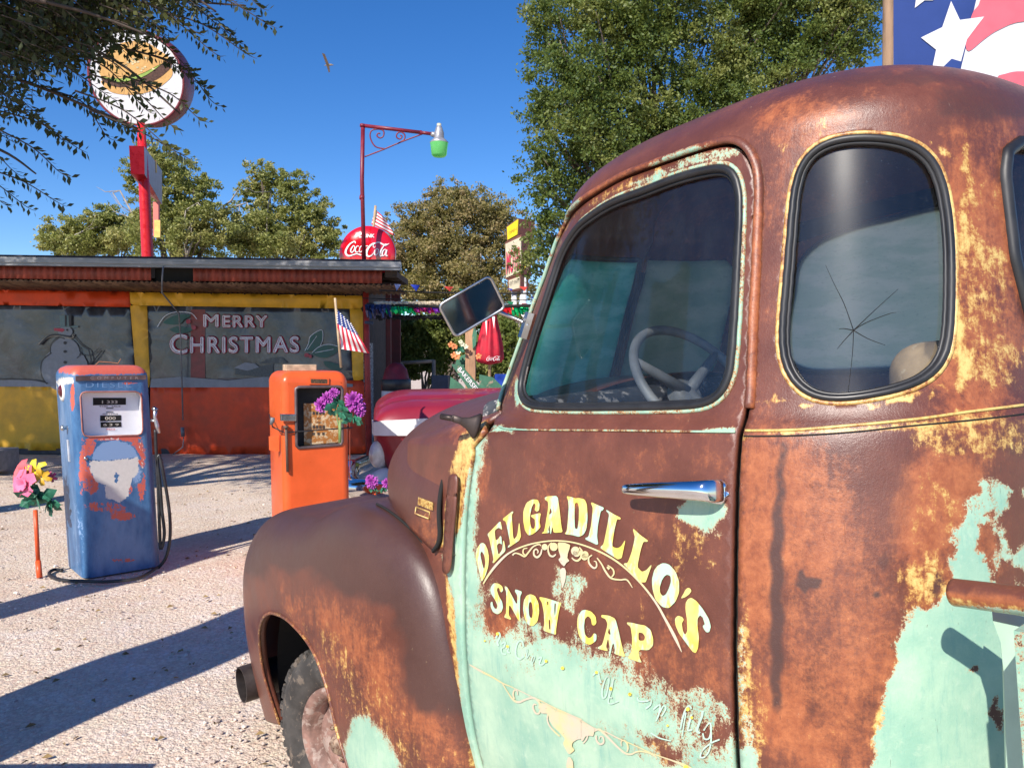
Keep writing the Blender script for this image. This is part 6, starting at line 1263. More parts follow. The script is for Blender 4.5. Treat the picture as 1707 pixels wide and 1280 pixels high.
b = MB(); q = Zo([(125, 650), (205, 640), (203, 762), (128, 750)]); o = ob('side_door', [px(x, y, 6.46) for x, y in q] , [(3, 2, 1, 0)], M_ORP, op_); solid(o, .012, 0)
b = MB(); b.tube([px(*p, 6.33) for p in Zo([(152, 512), (150, 535), (140, 565)])], [.018, .02, .012], 10); b.o('hose_hook', M_GALV, op_, True)
b = MB(); b.tube([FO(583, 650, .004), FO(583, 800, .004)], .004, 6); b.o('edge_bead', mat('dark_orange', (.30, .05, .02), .5), op_)
bw = MB(); bw.box(f2(.20, -.20, 1.685 + .028), (.26, .15, .055), M=basis((0, 0, 0), ex2, nf2, (0, 0, 1))); o = bw.o('wood_block', M_WOOD_L if False else mat('pale_wood', (.52, .38, .25), .8, var=.3, sc=(.3, 1, 1), scale=20), label='short pale block of wood lying on top of the orange pump'); o['category'] = 'wood block'; bevel(o, .004)
flag('small American flag on a stick planted on the orange pump', [(568.5, 613), (558.5, 497)], [(587, 541), (561, 515), (564, 581), (616, 589)], 6.5, (.36, 1.1), .035, n=11)

# ================================================================== artificial flowers
M_GRN = mat('plastic_leaf_green', (.03, .17, .10), .5, var=.35, scale=30); M_STM = mat('stem_green', (.20, .30, .10), .6)
def petals(b, c, axis, n, L_, W_, tilt, cup=.25, jit=.15):
    axis = np.array(axis, float); axis /= np.linalg.norm(axis); a = np.cross(axis, [.3, .2, 1.]); a /= np.linalg.norm(a); d = np.cross(axis, a)
    for i in range(n):
        an = 2 * math.pi * i / n + rng.uniform(-jit, jit); r_ = a * math.cos(an) + d * math.sin(an); s_ = np.cross(axis, r_); k = L_ * rng.uniform(.85, 1.12)
        e = r_ * math.cos(tilt) + axis * math.sin(tilt); e2 = r_ * math.cos(tilt - cup * 3) + axis * math.sin(tilt - cup * 3)
        p0 = c + r_ * L_ * .08; p1 = p0 + e * k * .55; p2 = p1 + e2 * k * .45; q = W_ / 2
        b.add([p0 - s_ * q * .3, p0 + s_ * q * .3, p1 + s_ * q + axis * .1 * L_, p1, p1 - s_ * q + axis * .1 * L_, p2 + s_ * q * .7, p2, p2 - s_ * q * .7], [(0, 1, 2, 3), (0, 3, 4), (3, 2, 5, 6), (4, 3, 6, 7)])
def bloom(name, c, r, m, parent, kind='lily', axis=(0, -1, .3)):
    b = MB()
    if kind == 'mum':
        for k, (n, tl) in enumerate([(16, .0), (15, .35), (12, .7), (9, 1.05), (5, 1.35)]): petals(b, np.array(c), axis, n, r * (1 - .06 * k), r * .26, tl, .1, .3)
    elif kind == 'hib':
        petals(b, np.array(c), axis, 5, r, r * .95, .35, .2); petals(b, np.array(c) + np.array([0, -.01, 0]), axis, 5, r * .6, r * .6, .9, .2)
    else: petals(b, np.array(c), axis, 6, r, r * .5, .55, .3)
    return b.o(name, m, parent, True)
def leafy(b, c, L_, n, spread=1.):
    for i in range(n):
        d = np.array([rng.uniform(-1, 1), rng.uniform(-.7, .3), rng.uniform(-.55, .5)]) * spread; d /= np.linalg.norm(d); s_ = np.cross(d, [.2, 1, .3]); s_ /= np.linalg.norm(s_); k = L_ * rng.uniform(.7, 1.2); w_ = k * .28
        q = [c, c + d * k * .3 + s_ * w_, c + d * k * .45 + s_ * w_ * .55, c + d * k * .65 + s_ * w_ * .9, c + d * k, c + d * k * .65 - s_ * w_ * .9, c + d * k * .45 - s_ * w_ * .55, c + d * k * .3 - s_ * w_]
        mid = c + d * k * .5 + np.array([0, -.01, .01]); b.add(q + [mid], [(0, 1, 8), (1, 2, 8), (2, 3, 8), (3, 4, 8), (4, 5, 8), (5, 6, 8), (6, 7, 8), (7, 0, 8)])
def frange(x, y, Y): return px(x, y, Y)
YS = 6.25; st_ = thing('flower_stake', 'orange stake topped with pink, coral and yellow artificial flowers beside the blue pump', 'artificial flowers', tuple(gp(66, 962)))
b = MB(); b.tube([gp(66, 962), px(63.5, 935, YS)], .022, 12); b.tube([px(63.5, 935, YS), px(59, 850, YS)], .0165, 12); b.o('stake', mat('stake_orange', (.75, .10, .025), .4, var=.1), st_, True)
bloom('pink_flower', px(42, 806, YS - .05), .11, mat('petal_pink', (.78, .16, .30), .6, var=.15), st_, 'hib', (-.3, -1, .1)); bloom('coral_flower', px(40, 787, YS), .10, mat('petal_coral', (.74, .12, .14), .6, var=.15), st_, 'hib', (-.4, -1, .4))
bloom('yellow_flower', px(59, 784, YS), .10, mat('petal_yellow', (.80, .60, .02), .6, var=.12), st_, 'lily', (.1, -1, .5)); bloom('yellow_flower', px(69, 795, YS - .03), .08, mat('petal_amber', (.70, .40, .02), .6, var=.12), st_, 'lily', (.4, -1, .1)); bloom('magenta_flower', px(85, 795, YS + .1), .05, mat('petal_magenta', (.42, .04, .16), .6), st_, 'lily', (.5, -1, 0))
b = MB(); leafy(b, px(60, 832, YS), .16, 16); leafy(b, px(78, 838, YS + .05), .14, 8); leafy(b, px(66, 815, YS), .10, 6); b.o('leaves', M_GRN, st_)
M_PUR = mat('petal_purple', (.42, .06, .40), .6, var=.45, scale=60)
YQ = 6.28; bq = thing('bouquet', 'purple artificial flowers with dark green leaves tucked in the orange pump window', 'artificial flowers', tuple(px(566, 735, YQ)))
b = MB(); b.tube([px(565, 738, YQ), px(565, 712, YQ), px(556, 668, YQ)], .005, 6); b.tube([px(566, 738, YQ), px(567, 705, YQ), px(590, 672, YQ)], .005, 6); b.tube([px(568, 735, YQ), px(568, 703, YQ), px(592, 694, YQ)], .004, 6); b.tube([px(567, 738, YQ), px(567, 700, YQ)], .011, 8); b.o('stems', M_STM, bq, True)
for x, y, r_ in ((536, 675, .062), (545, 664, .055), (556, 655, .045), (590, 668, .078), (594, 676, .07), (601, 686, .045)): bloom('purple_flower', px(x, y, YQ - .03), r_, M_PUR, bq, 'mum', ((x - 566) * .01, -1, .35))
b = MB(); leafy(b, px(564, 672, YQ), .12, 9); leafy(b, px(563, 690, YQ), .10, 7); leafy(b, px(588, 697, YQ), .10, 8); leafy(b, px(566, 660, YQ), .09, 4); b.o('leaves', M_GRN, bq)
YR_ = 6.6; s3_ = thing('flower_stake', 'short orange stake with two purple artificial flowers in front of the red car', 'artificial flowers', tuple(gp(624, 942)))
b = MB(); b.tube([px(624, 960, YR_), px(624, 822, YR_)], .016, 10); b.o('stake', MC['stake_orange'], s3_, True)
for x, y, r_ in ((620, 803, .055), (645, 805, .045), (616, 798, .035)): bloom('purple_flower', px(x, y, YR_ - .03), r_, M_PUR, s3_, 'mum')
b = MB(); leafy(b, px(620, 812, YR_), .06, 6); leafy(b, px(638, 812, YR_), .06, 6); b.tube([px(624, 824, YR_), px(637, 814, YR_)], .004, 6); b.o('leaves', M_GRN, s3_)

# ================================================================== RED CAR (front fender and hood show between pump and truck)
cr = thing('parked_car', 'glossy crimson old car with a white side stripe and chrome bumper behind the orange pump', 'car', (-1.1, 8.0, 0))
M_CAR = mat('crimson_car_paint', (.26, .014, .030), .38, var=.12, spec=.5, coat=.35, scale=2)
CA = np.array([.985, .172, 0]); CB = np.array([-.172, .985, 0]); C0_ = px(622, 600, 7.5); C0_[2] = 0
cf = lambda t, w_, z: C0_ + CA * t + CB * w_ + np.array([0, 0, z])
ts = np.r_[np.linspace(0, .5, 22), np.linspace(.55, 6.0, 36)]; V = []; CWD = 1.8
def csec(t):
    k = min(1, t / .42); k = math.sqrt(max(0, 1 - (1 - k) ** 2)); zt2 = 1.185 + .065 * k + .02 * min(1, t / 2); cr_ = .10 + .10 * k
    side = [(.12, .30), (.03 + .10 * (1 - k), .48), (.0 + .02 * (1 - k), .70), (.0, .98), (-.03, 1.06), (-.03, 1.13), (.0, 1.19)]
    P = [(w_, z) for w_, z in side]
    top = [(w_, zt2 + cr_ * math.sin(math.pi * min(1, max(0, (w_ / CWD)))) ** .7 - (.03 if .30 < w_ < .36 or CWD - .36 < w_ < CWD - .30 else 0)) for w_ in np.linspace(.04, CWD - .04, 30)]
    P += top + [(CWD - w_, z) for w_, z in reversed(side)]
    return P
for t in ts:
    k = min(1, t / .30); sh = (1 - math.sqrt(max(0, 1 - (1 - k) ** 2.2)))
    for w_, z in csec(t): V.append(cf(t + max(0, 1.0 - z) * .42 * max(0, 1 - t / 1.6), w_ + (CWD / 2 - w_) * .10 * sh, .75 + (z - .75) * (1 - .10 * sh)))
ns_ = len(csec(0)); Fc = [(i * ns_ + j, (i + 1) * ns_ + j, (i + 1) * ns_ + j + 1, i * ns_ + j + 1) for i in range(len(ts) - 1) for j in range(ns_ - 1)]; Fc.append(tuple(range(ns_)))
ob('car_body', V, Fc, M_CAR, cr, True)
b = MB()
st3 = [(t, z0, z1) for t, z0, z1 in [(.0, 1.04, 1.17), (.10, 1.035, 1.185), (.5, 1.03, 1.20), (1.2, 1.035, 1.19), (2.4, 1.05, 1.17)]]
for i in range(len(st3) - 1):
    (t0, a0, b0), (t1, a1, b1) = st3[i], st3[i + 1]; b.add([cf(t0, -.036, a0), cf(t1, -.040, a1), cf(t1, -.040, b1), cf(t0, -.036, b0)], [(0, 1, 2, 3)])
b.add([cf(0, -.036, 1.04), cf(0, -.036, 1.17), cf(-.012, .25, 1.17), cf(-.012, .25, 1.04)], [(0, 1, 2, 3)])
o = b.o('white_stripe', M_WHITE, cr); solid(o, .01, 0)
b = MB(); b.box(cf(1.2, -.05, 1.115), (.004, .004, .15)); b.o('stripe_seam', M_DARK, cr)
b = MB(); M0 = basis(cf(-.02, .16, .86), CB * 1.0, (0, 0, 1), -CA); b.lathe([(0, .05), (.06, .04), (.105, .01), (.12, -.04), (.13, -.2)], M0, 24); b.lathe([(0, .05), (.06, .04), (.105, .01), (.12, -.04), (.13, -.2)], basis(cf(-.02, .46, .86), CB, (0, 0, 1), -CA), 24); b = MB(); b.lathe([(0, .10), (.5, .07), (.85, .0), (1., -.1), (1., -.3)], basis(px(628, 757, 7.55), np.array([1., .3, 0]) * .085, np.array([0, 0, .155]), (-.3, -1, 0)), 24); b.o('headlight', mat('lamp_glass_pale', (.62, .60, .56), .15, spec=.7), cr, True)
b = MB(); b.tube([cf(.9, -.10, .52), cf(.1, -.12, .52), cf(-.18, .0, .52), cf(-.26, .5, .52), cf(-.26, 1.3, .52), cf(-.1, 1.85, .52)], .095, 14, flat=1.0); b.box(cf(-.25, .34, .62), (.12, .16, .26), M=basis((0, 0, 0), CA, CB, (0, 0, 1))); o = b.o('bumper', M_CHROME, cr, True)
def frust(b, t0, t1, w0, w1, z0, z1, it, iw):
    b.add([cf(t0, w0, z0), cf(t1, w0, z0), cf(t1, w1, z0), cf(t0, w1, z0), cf(t0 + it, w0 + iw, z1), cf(t1 - it, w0 + iw, z1), cf(t1 - it, w1 - iw, z1), cf(t0 + it, w1 - iw, z1)], [(3, 2, 1, 0), (4, 5, 6, 7), (0, 1, 5, 4), (1, 2, 6, 5), (2, 3, 7, 6), (3, 0, 4, 7)])
b = MB(); frust(b, 3.2, 5.4, .12, 1.68, 1.30, 1.60, .34, .12); b.o('car_windows', mat('dark_car_glass', (.03, .04, .05), .06, spec=.7), cr)
b = MB(); frust(b, 3.52, 5.08, .22, 1.58, 1.598, 1.66, .10, .08); [b.tube([cf(t0, w0, 1.30), cf(t1, w1, 1.61)], .028, 6) for t0, t1, w0, w1 in ((3.2, 3.54, .12, .24), (3.2, 3.54, 1.68, 1.56), (5.4, 5.06, .12, .24), (5.4, 5.06, 1.68, 1.56), (4.3, 4.3, .12, .24), (4.3, 4.3, 1.68, 1.56))]; o = b.o('cabin_roof', M_CAR, cr); bevel(o, .03, 3)
for t, w_ in ((.9, .03), (4.6, .03), (.9, 1.77), (4.6, 1.77)):
    MB().lathe([(.0, .06), (.17, .06), (.19, .07), (.31, .06), (.33, .0), (.31, -.1), (0, -.1)], basis(cf(t, w_, .33), CA, (0, 0, 1), -CB if w_ < 1 else CB), 28).o('wheel', M_TYRE, cr, True)

b = MB(); b.lathe([(0, .10), (.6, .08), (.9, .02), (1., -.1), (1., -.3)], basis(px(629, 806, 7.45), np.array([1., .3, 0]) * .105, np.array([0, 0, .135]), (-.3, -1, 0)), 24); b.o('bumper_end', M_WHITE, cr, True)
# ================================================================== things right of the snack bar
Y1 = 13.2
tr_ = thing('trash_can', 'white trash can with dark band and domed crimson lid beside the snack bar', 'trash can', (px(660, 600, Y1)[0], Y1, 0)); Mt = basis((px(660, 600, Y1)[0], Y1, 0), (1, 0, 0), (0, 1, 0), (0, 0, 1)); k1_ = Y1 / FPX
zt1 = px(0, 632, Y1)[2]; MB().lathe([(0, zt1 + 28 * k1_), (10 * k1_, zt1 + 26 * k1_), (18 * k1_, zt1 + 17 * k1_), (21.5 * k1_, zt1 + 3 * k1_), (22.5 * k1_, zt1)], Mt, 28).o('lid', mat('crimson_lid', (.16, .008, .02), .6), tr_, True)  # shade is put into the lid's dark red colour
MB().lathe([(24 * k1_, zt1), (25 * k1_, zt1 - 1 * k1_), (25 * k1_, zt1 - 19 * k1_), (24 * k1_, zt1 - 19 * k1_)], Mt, 28).o('dark_band', M_BLACK, tr_, True)
MB().lathe([(24 * k1_, zt1 - 19 * k1_), (24.5 * k1_, .0)], Mt, 28).o('barrel', mat('barrel_white', (.46, .45, .50), .6, var=.15), tr_, True)
YT = 15.; t2 = thing('waste_bin', 'small dark waste bin with a yellow edge near the dry grass', 'bin', (px(735, 600, YT)[0], YT, 0)); b = MB(); b.box((px(735, 600, YT)[0], YT, (px(0, 626, YT)[2]) / 2), (27 * YT / FPX, .5, px(0, 626, YT)[2])); b.o('bin_body', mat('bin_dark', (.04, .045, .07), .5), t2); b = MB(); b.box((px(725, 600, YT)[0], YT - .27, .6), (.06, .03, 1.1)); b.o('yellow_edge', mat('bin_yellow', (.35, .27, .02), .6), t2)
b = MB(); b.box((px(727.5, 600, YT)[0] + .1, YT - .26, .62), (.2, .02, .9)); b.o('bin_front', mat('bin_olive', (.10, .10, .06), .6, var=.4), t2)
YW2 = 19.; fr_ = thing('wooden_rail', 'pale rough wooden rail on posts in front of the dry brush', 'rail', (px(700, 600, YW2)[0], YW2, 0)); b = MB(); b.tube([px(668, 605, YW2), px(724, 602, YW2)], .045, 8); b.tube([px(723, 600, YW2), (px(723, 600, YW2)[0], YW2, 0)], .05, 8); b.tube([px(670, 604, YW2), (px(670, 600, YW2)[0], YW2, 0)], .05, 8); b.o('rail', mat('pale_rail', (.34, .27, .22), .9), fr_, True)
YU = 12.; um = thing('folded_umbrella', 'closed crimson cafe umbrella with white Coca-Cola script hanging folds down', 'umbrella', (px(817, 600, YU)[0], YU, 0)); kU = YU / FPX; Mu = basis((px(816, 600, YU)[0], YU, 0), (1, 0, 0), (0, 1, 0), (0, 0, 1))
b = MB(); prof = [(608, 2), (604, 19), (597, 22), (580, 20), (560, 16.5), (540, 12), (520, 8), (505, 5), (490, 2)]; n = 40; b0 = len(b.v)
for y, r_ in prof:
    for j in range(n):
        a_ = 2 * math.pi * j / n; rr = r_ * kU * (1 + .14 * math.cos(a_ * 8) * min(1, (610 - y) / 20)); b.v.append((px(816, 600, YU)[0] + rr * math.cos(a_) + (608 - y) * .0002, YU + rr * math.sin(a_), px(0, y, YU)[2]))
b.f += [[i * n + j, i * n + (j + 1) % n, (i + 1) * n + (j + 1) % n, (i + 1) * n + j] for i in range(len(prof) - 1) for j in range(n)]; b.o('canopy', mat('umbrella_red', (.48, .01, .03), .7, var=.2), um, True)
b = MB(); b.tube([(px(816, 600, YU)[0], YU, 0), (px(816, 600, YU)[0], YU, px(0, 470, YU)[2])], .025, 8); b.o('umbrella_pole', mat('pole_tan', (.40, .25, .12), .6), um, True)
b = MB()
for x0_, x1_, y1_ in ((808, 812, 560), (820, 825, 548)): b.add([px(x0_, 527, YU - .17), px(x1_, 528, YU - .17), px((x0_ + x1_) / 2 + 1, y1_, YU - .20)], [(2, 1, 0)])
b.o('white_panel', M_WHITE, um)
script('script_lettering', coke, lambda x, y: px(811 + (x - 235) / 12.8 * .32, 598 + (y - 1000) / 12.8 * .32 - (x - 235) * .001, YU - .26), MC['sign_white'], um, .8)
YG = 9.6; gs = thing('direction_post', 'rough wooden post with green arrow boards, one lettered BAKERSFIELD', 'signpost', (px(785, 600, YG)[0], YG, 0))
b = MB(); b.box((px(784.5, 600, YG)[0], YG, px(0, 500, YG)[2] / 2), (17 * YG / FPX, .12, px(0, 500, YG)[2])); o = b.o('post', mat('post_wood', (.40, .23, .13), .85, var=.35, sc=(1, 1, .2), scale=12), gs); bevel(o, .01)
M_GB = mat('green_board', (.05, .17, .10), .7, var=.3, scale=6, c2=(.28, .22, .15), patch=.4)
def board(P, Y, m=M_GB): V = [px(x, y, Y) for x, y in P]; n = len(V); o = ob('arrow_board', V + [v_ + np.array([0, .03, 0]) for v_ in V], [list(range(n))[::-1], list(range(n, 2 * n))] + [[i, (i + 1) % n, n + (i + 1) % n, n + i] for i in range(n)], m, gs); return o
board([(752, 607), (768, 607), (815, 662), (790, 662)], YG - .10); board([(751, 628), (768, 640), (790, 665), (748, 665)], YG + .0); board([(758, 612), (762, 596), (776, 590), (781, 612), (775, 620)], YG + .09); board([(799, 624), (822, 629), (838, 645), (830, 660), (799, 660)], YG - .08); board([(787, 560), (790, 545), (795, 555), (793, 575), (788, 582)], YG - .09)
ux_ = np.array([46., 56.]); ul = np.hypot(*ux_); ux_ /= ul; uy_ = np.array([ux_[1], -ux_[0]])
text_on('board_lettering', 'BAKERSFIELD', lambda x, y, z: px(786 + ux_[0] * x + uy_[0] * y, 639 + ux_[1] * x + uy_[1] * y, YG - .105), 66, 7.5, MC['sign_white'], gs, offset=.01)
b = MB()
for x, y in ((758, 578), (757, 592), (798, 594), (752, 575), (762, 595)): petals(b, px(x, y, YG - .15), (0, -1, .2), 5, .04, .03, .5)
fl_ = thing('flower_garland', 'faded orange and cream artificial flowers wired to the rough post', 'artificial flowers', tuple(px(770, 585, YG - .12))); b.o('orange_blossom', mat('petal_faded_orange', (.72, .25, .09), .6), fl_)
b = MB(); [petals(b, px(x, y, YG - .15), (0, -1, .2), 5, .03, .025, .5) for x, y in ((768, 570), (764, 588), (777, 578), (771, 574))]; b.o('cream_blossom', mat('petal_cream', (.66, .66, .45), .6), fl_); b = MB(); leafy(b, px(766, 582, YG - .12), .08, 12); b.o('leaves', M_GRN, fl_)
YC = 15.; ct = thing('blue_crate', 'blue plastic crate stacked on a dark red table edge behind the truck mirror', 'crate', (px(850, 600, YC)[0], YC, 0)); b = MB(); b.box((px(857, 600, YC)[0], YC, px(0, 633, YC)[2]), (.75, .5, .22)); o = b.o('crate_body', mat('crate_blue', (.01, .05, .35), .4), ct); b = MB(); b.box((px(857, 600, YC)[0], YC, px(0, 648, YC)[2]), (.78, .55, .10)); b.box((px(857, 600, YC)[0], YC, .5), (.7, .5, 1.0)); b.o('table_edge', mat('dark_red_table', (.12, .012, .02), .6), ct)
# bunting
def catenary(P0_, P1_, sag, n=24): return [np.array(P0_) * (1 - t) + np.array(P1_) * t - np.array([0, 0, sag * 4 * t * (1 - t)]) for t in np.linspace(0, 1, n)]
pn = thing('pennant_string', 'string of small coloured pennants strung to the right of the snack bar', 'bunting', tuple(px(660, 485, 12.4)))
A0, A1 = px(632, 484, 12.4), px(905, 489, 11.6); b = MB(); b.tube(catenary(A0, A1, .02), .012, 6); b.o('black_line', M_DARK, pn, True)
for (x, y, w_, h_, m) in ((663, 477, 11, 11, 'pennant_grey'), (692, 478, 16, 11, 'pennant_blue'), (748, 480, 16, 8, 'pennant_red'), (768, 483, 8, 5, 'pennant_green'), (850, 482, 9, 4, 'pennant_blue'), (872, 480, 14, 8, 'pennant_red'), (851, 505, 12, 9, 'pennant_green'), (874, 507, 12, 5, 'pennant_dark_red'), (888, 496, 6, 4, 'pennant_blue')):
    cc_ = {'pennant_grey': (.22, .25, .42), 'pennant_blue': (.02, .05, .42), 'pennant_red': (.55, .05, .03), 'pennant_green': (.01, .16, .07), 'pennant_dark_red': (.25, .02, .03)}[m]
    yk = 12.1; o = ob('pennant', [px(x - w_ / 2, y - h_ / 3, yk), px(x + w_ / 2, y - h_ / 3 + 1, yk + .05), px(x + 1 + rng.uniform(-3, 3), y + h_ * .7, yk - .03)], [(0, 2, 1)], mat(m, cc_, .7), pn)
gl_ = thing('tinsel_garland', 'shiny green, pink and red tinsel fringe hanging from a dark rope by the snack bar', 'garland', tuple(px(640, 512, 12.6)))
b = MB(); G0, G1 = px(612, 507, 12.8), px(902, 509, 11.6); b.tube(catenary(G0, G1, .03), .025, 6); b.tube(catenary(px(604, 497, 12.8), px(900, 500, 11.7), .02), .008, 6); b.tube(catenary(px(612, 529, 12.8), px(760, 526, 12.4), .02), .012, 6); b.o('rope', M_DARK, gl_, True)
def fringe(x0_, x1_, y0_, y1_, m, name, Y=12.5, n=16):
    b = MB()
    for i in range(n):
        x = x0_ + (x1_ - x0_) * (i + rng.uniform(-.3, .3)) / n; yy = y0_ + rng.uniform(-1, 1); l = (y1_ - y0_) * rng.uniform(.6, 1.1); a_ = rng.uniform(-.5, .5); p, q = px(x, yy, Y), px(x + 3 + a_ * 2, yy + l, Y + rng.uniform(-.05, .05)); w3 = np.array([.022, rng.uniform(-.02, .02), .004]); m_ = (p + q) / 2 + np.array([0, -.02, 0])
        b.add([p - w3, p + w3, m_ + w3, m_ - w3, q + w3 * .6, q - w3 * .6], [(0, 3, 2, 1), (3, 5, 4, 2)])
    b.o(name, m, gl_)
mt = lambda n, c: mat(n, c, .22, .75, .2)
fringe(645, 690, 512, 524, mt('tinsel_green', (.01, .50, .14)), 'green_fringe', n=26); fringe(690, 722, 512, 523, mt('tinsel_pink', (.60, .03, .20)), 'pink_fringe'); fringe(722, 745, 512, 522, mt('tinsel_purple', (.25, .04, .5)), 'purple_fringe'); fringe(838, 853, 512, 524, mt('tinsel_red', (.85, .02, .03)), 'red_fringe', 12.); fringe(853, 880, 512, 526, MC['tinsel_green'], 'green_fringe', 12., 18)
fringe(610, 652, 508, 530, mt('tinsel_violet', (.06, .06, .12)), 'dark_fringe', n=30); fringe(625, 760, 526, 534, M_DARK, 'dark_fringe', 12.6, 60); fringe(625, 735, 503, 509, mat('tinsel_cream', (.6, .5, .36), .5), 'cream_fringe', 12.6, 70)

# ================================================================== banner behind the truck
YN = 4.6; bn = thing('patriotic_banner', 'large sunlit banner with white stars on blue and red swooshes behind the truck roof', 'banner', (px(1600, 600, YN)[0], YN, 0)); Zb = zt((1380, 0), 5.22)
YS_ = lambda x: YN
def bsheet(name, P, k, m, th=.0): return ob(name, [px(x, y, YS_(x)) + np.array([0, -.003 * k, 0]) for x, y in P], [list(range(len(P)))[::-1]], m, bn)
M_BW = mat('banner_white', (.66, .65, .68), .6, var=.03); M_BB = mat('banner_blue', (.016, .045, .20), .6, var=.12, scale=2); M_BR = mat('banner_red', (.72, .12, .16), .6, var=.05)
o = bsheet('white_field', [(1489, -330), (2150, -330), (2150, 690), (1489, 690)], 0, M_BW)
bsheet('blue_field', [(1489, -330), (1660, -330), (1640, -100), (1627, 0), (1620, 30), (1612, 70), (1600, 120), (1580, 200), (1560, 400), (1550, 690), (1489, 690)], 1, M_BB)
bsheet('red_swoosh', smoothpath([(1637, -6), (1630, 10), (1622, 20), (1618, 36), (1639, 29.7), (1611, 66.5), (1614, 86), (1640, 66), (1665, 50), (1707, 36.5), (1800, 40), (1900, 90), (1950, 40), (1850, -60), (1720, -60), (1660, -30)], 4, True), 2, M_BR)
bsheet('red_swoosh', smoothpath([(1663, 132), (1675, 124), (1707, 120), (1800, 130), (1900, 200), (1880, 240), (1780, 190), (1700, 160)], 4, True), 2, M_BR)
bsheet('star', Zb([(1065, 18), (1142, 182), (1352, 153), (1203, 350), (1150, 545), (1068, 520), (975, 610), (880, 700), (935, 440), (803, 335), (988, 245)]) , 3, M_BW)
bsheet('blue_star_point', Zb([(1068, 520), (1152, 545), (1130, 660), (1040, 700), (960, 625)]), 4, M_BB)
bsheet('star', Zb([(750, 78), (768, -60), (830, -160), (860, -80), (960, -60), (908, 12), (835, 12)]), 3, M_BW); bsheet('star', [(1520, 480), (1530, 505), (1555, 505), (1535, 522), (1543, 548), (1520, 532), (1498, 548), (1505, 522), (1490, 505), (1512, 505)], 3, M_BW)
b = MB(); b.tube([(px(1481, 600, YN)[0] + .02, YN + .03, 0), px(1481, 120, YN + .03), px(1484, -340, YN + .03)], .036, 8); b.o('banner_post', M_WOOD, bn, True)
b = MB(); b.tube([px(1480, -335, YN + .04), px(2160, -335, YN + .4)], .03, 8); b.tube([(px(2155, 600, YN + .4)[0], YN + .4, 0), px(2155, -340, YN + .4)], .036, 8); b.o('banner_frame', M_WOOD, bn, True)
# made-up boards, unseen on the left, added to cast shadow strips on the gravel
def add_shadow_board(x, y, wd, h, az, label, cat, name):
    t = thing(name, label, cat, (x, y, 0)); a_ = math.radians(az); e = np.array([math.cos(a_), -math.sin(a_), 0]); n_ = np.array([math.sin(a_), math.cos(a_), 0])
    b = MB(); b.box((x, y, h / 2 + .05), (wd, .05, h - .1), M=basis((0, 0, 0), e, n_, (0, 0, 1))); b.o('board', M_WOOD, t)
    b = MB(); [b.box(np.array([x, y, h / 2]) + e * s_ * (wd / 2 + .0) + n_ * .05, (.09, .06, h), M=basis((0, 0, 0), e, n_, (0, 0, 1))) for s_ in (-1, 1)]; b.o('upright', M_WOOD, t)
# ================================================================== TREES
def rdir(n): v = rng.normal(size=(n, 3)); return v / np.linalg.norm(v, axis=1)[:, None]
def leaves_mesh(name, C, size, m, parent, asp=.55, droop=None, dirs=None):
    n = len(C); d = rdir(n) if dirs is None else dirs; t = np.cross(d, rdir(n)); t /= np.linalg.norm(t, axis=1)[:, None] + 1e-9; s_ = size * rng.uniform(.6, 1.3, (n, 1))
    V = np.empty((n, 4, 3)); V[:, 0] = C - d * s_ * .5; V[:, 1] = C + t * s_ * asp * .5; V[:, 2] = C + d * s_ * .5; V[:, 3] = C - t * s_ * asp * .5
    V = V.reshape(-1, 3) - ROOT[parent.name]; me = bpy.data.meshes.new(name); me.vertices.add(4 * n); me.vertices.foreach_set('co', V.ravel()); me.loops.add(4 * n); me.loops.foreach_set('vertex_index', np.arange(4 * n, dtype=np.int32)); me.polygons.add(n); me.polygons.foreach_set('loop_start', np.arange(0, 4 * n, 4, dtype=np.int32)); me.polygons.foreach_set('loop_total', np.full(n, 4, dtype=np.int32)); me.update(); me.validate()
    o = bpy.data.objects.new(name, me); COL.objects.link(o); o.parent = parent; me.materials.append(m); ROOT[o.name] = ROOT[parent.name]; return o
def crownpts(blobs, n, sub=26, sr=.34, hollow=.25):
    vol = np.array([b_[1][0] * b_[1][1] * b_[1][2] for b_ in blobs]) ** .8; cnt = (n * vol / vol.sum()).astype(int); out = []
    for (c, r_), k in zip(blobs, cnt):
        m_ = max(4, int(sub)); dd = rdir(m_); dd[:, 1] = np.where(rng.random(m_) < .75, -np.abs(dd[:, 1]), dd[:, 1]); cs = np.array(c) + dd * np.array(r_) * rng.uniform(hollow, 1.20, (m_, 1)); ii = rng.integers(0, m_, k); rr = np.array(r_).mean() * sr * rng.uniform(.5, 1.2, m_)
        out.append(cs[ii] + rng.normal(size=(k, 3)) * rr[ii][:, None] * np.array([.62, .62, .42]))
    return np.vstack(out)
M_BARK = mat('bark', (.16, .12, .095), .9, var=.4, sc=(1, 1, .25), scale=12, bump=.5); M_DEAD = mat('dead_branch', (.33, .29, .25), .85, var=.3)
def limb(b, P0_, P1_, r0, r1, wob=.12, n=7):
    P0_, P1_ = np.array(P0_, float), np.array(P1_, float); L_ = np.linalg.norm(P1_ - P0_); Q = [P0_ * (1 - t) + P1_ * t + rng.normal(size=3) * wob * L_ * .12 * math.sin(math.pi * t) for t in np.linspace(0, 1, n)]; b.tube(Q, list(np.linspace(r0, r1, n)), 7); return Q
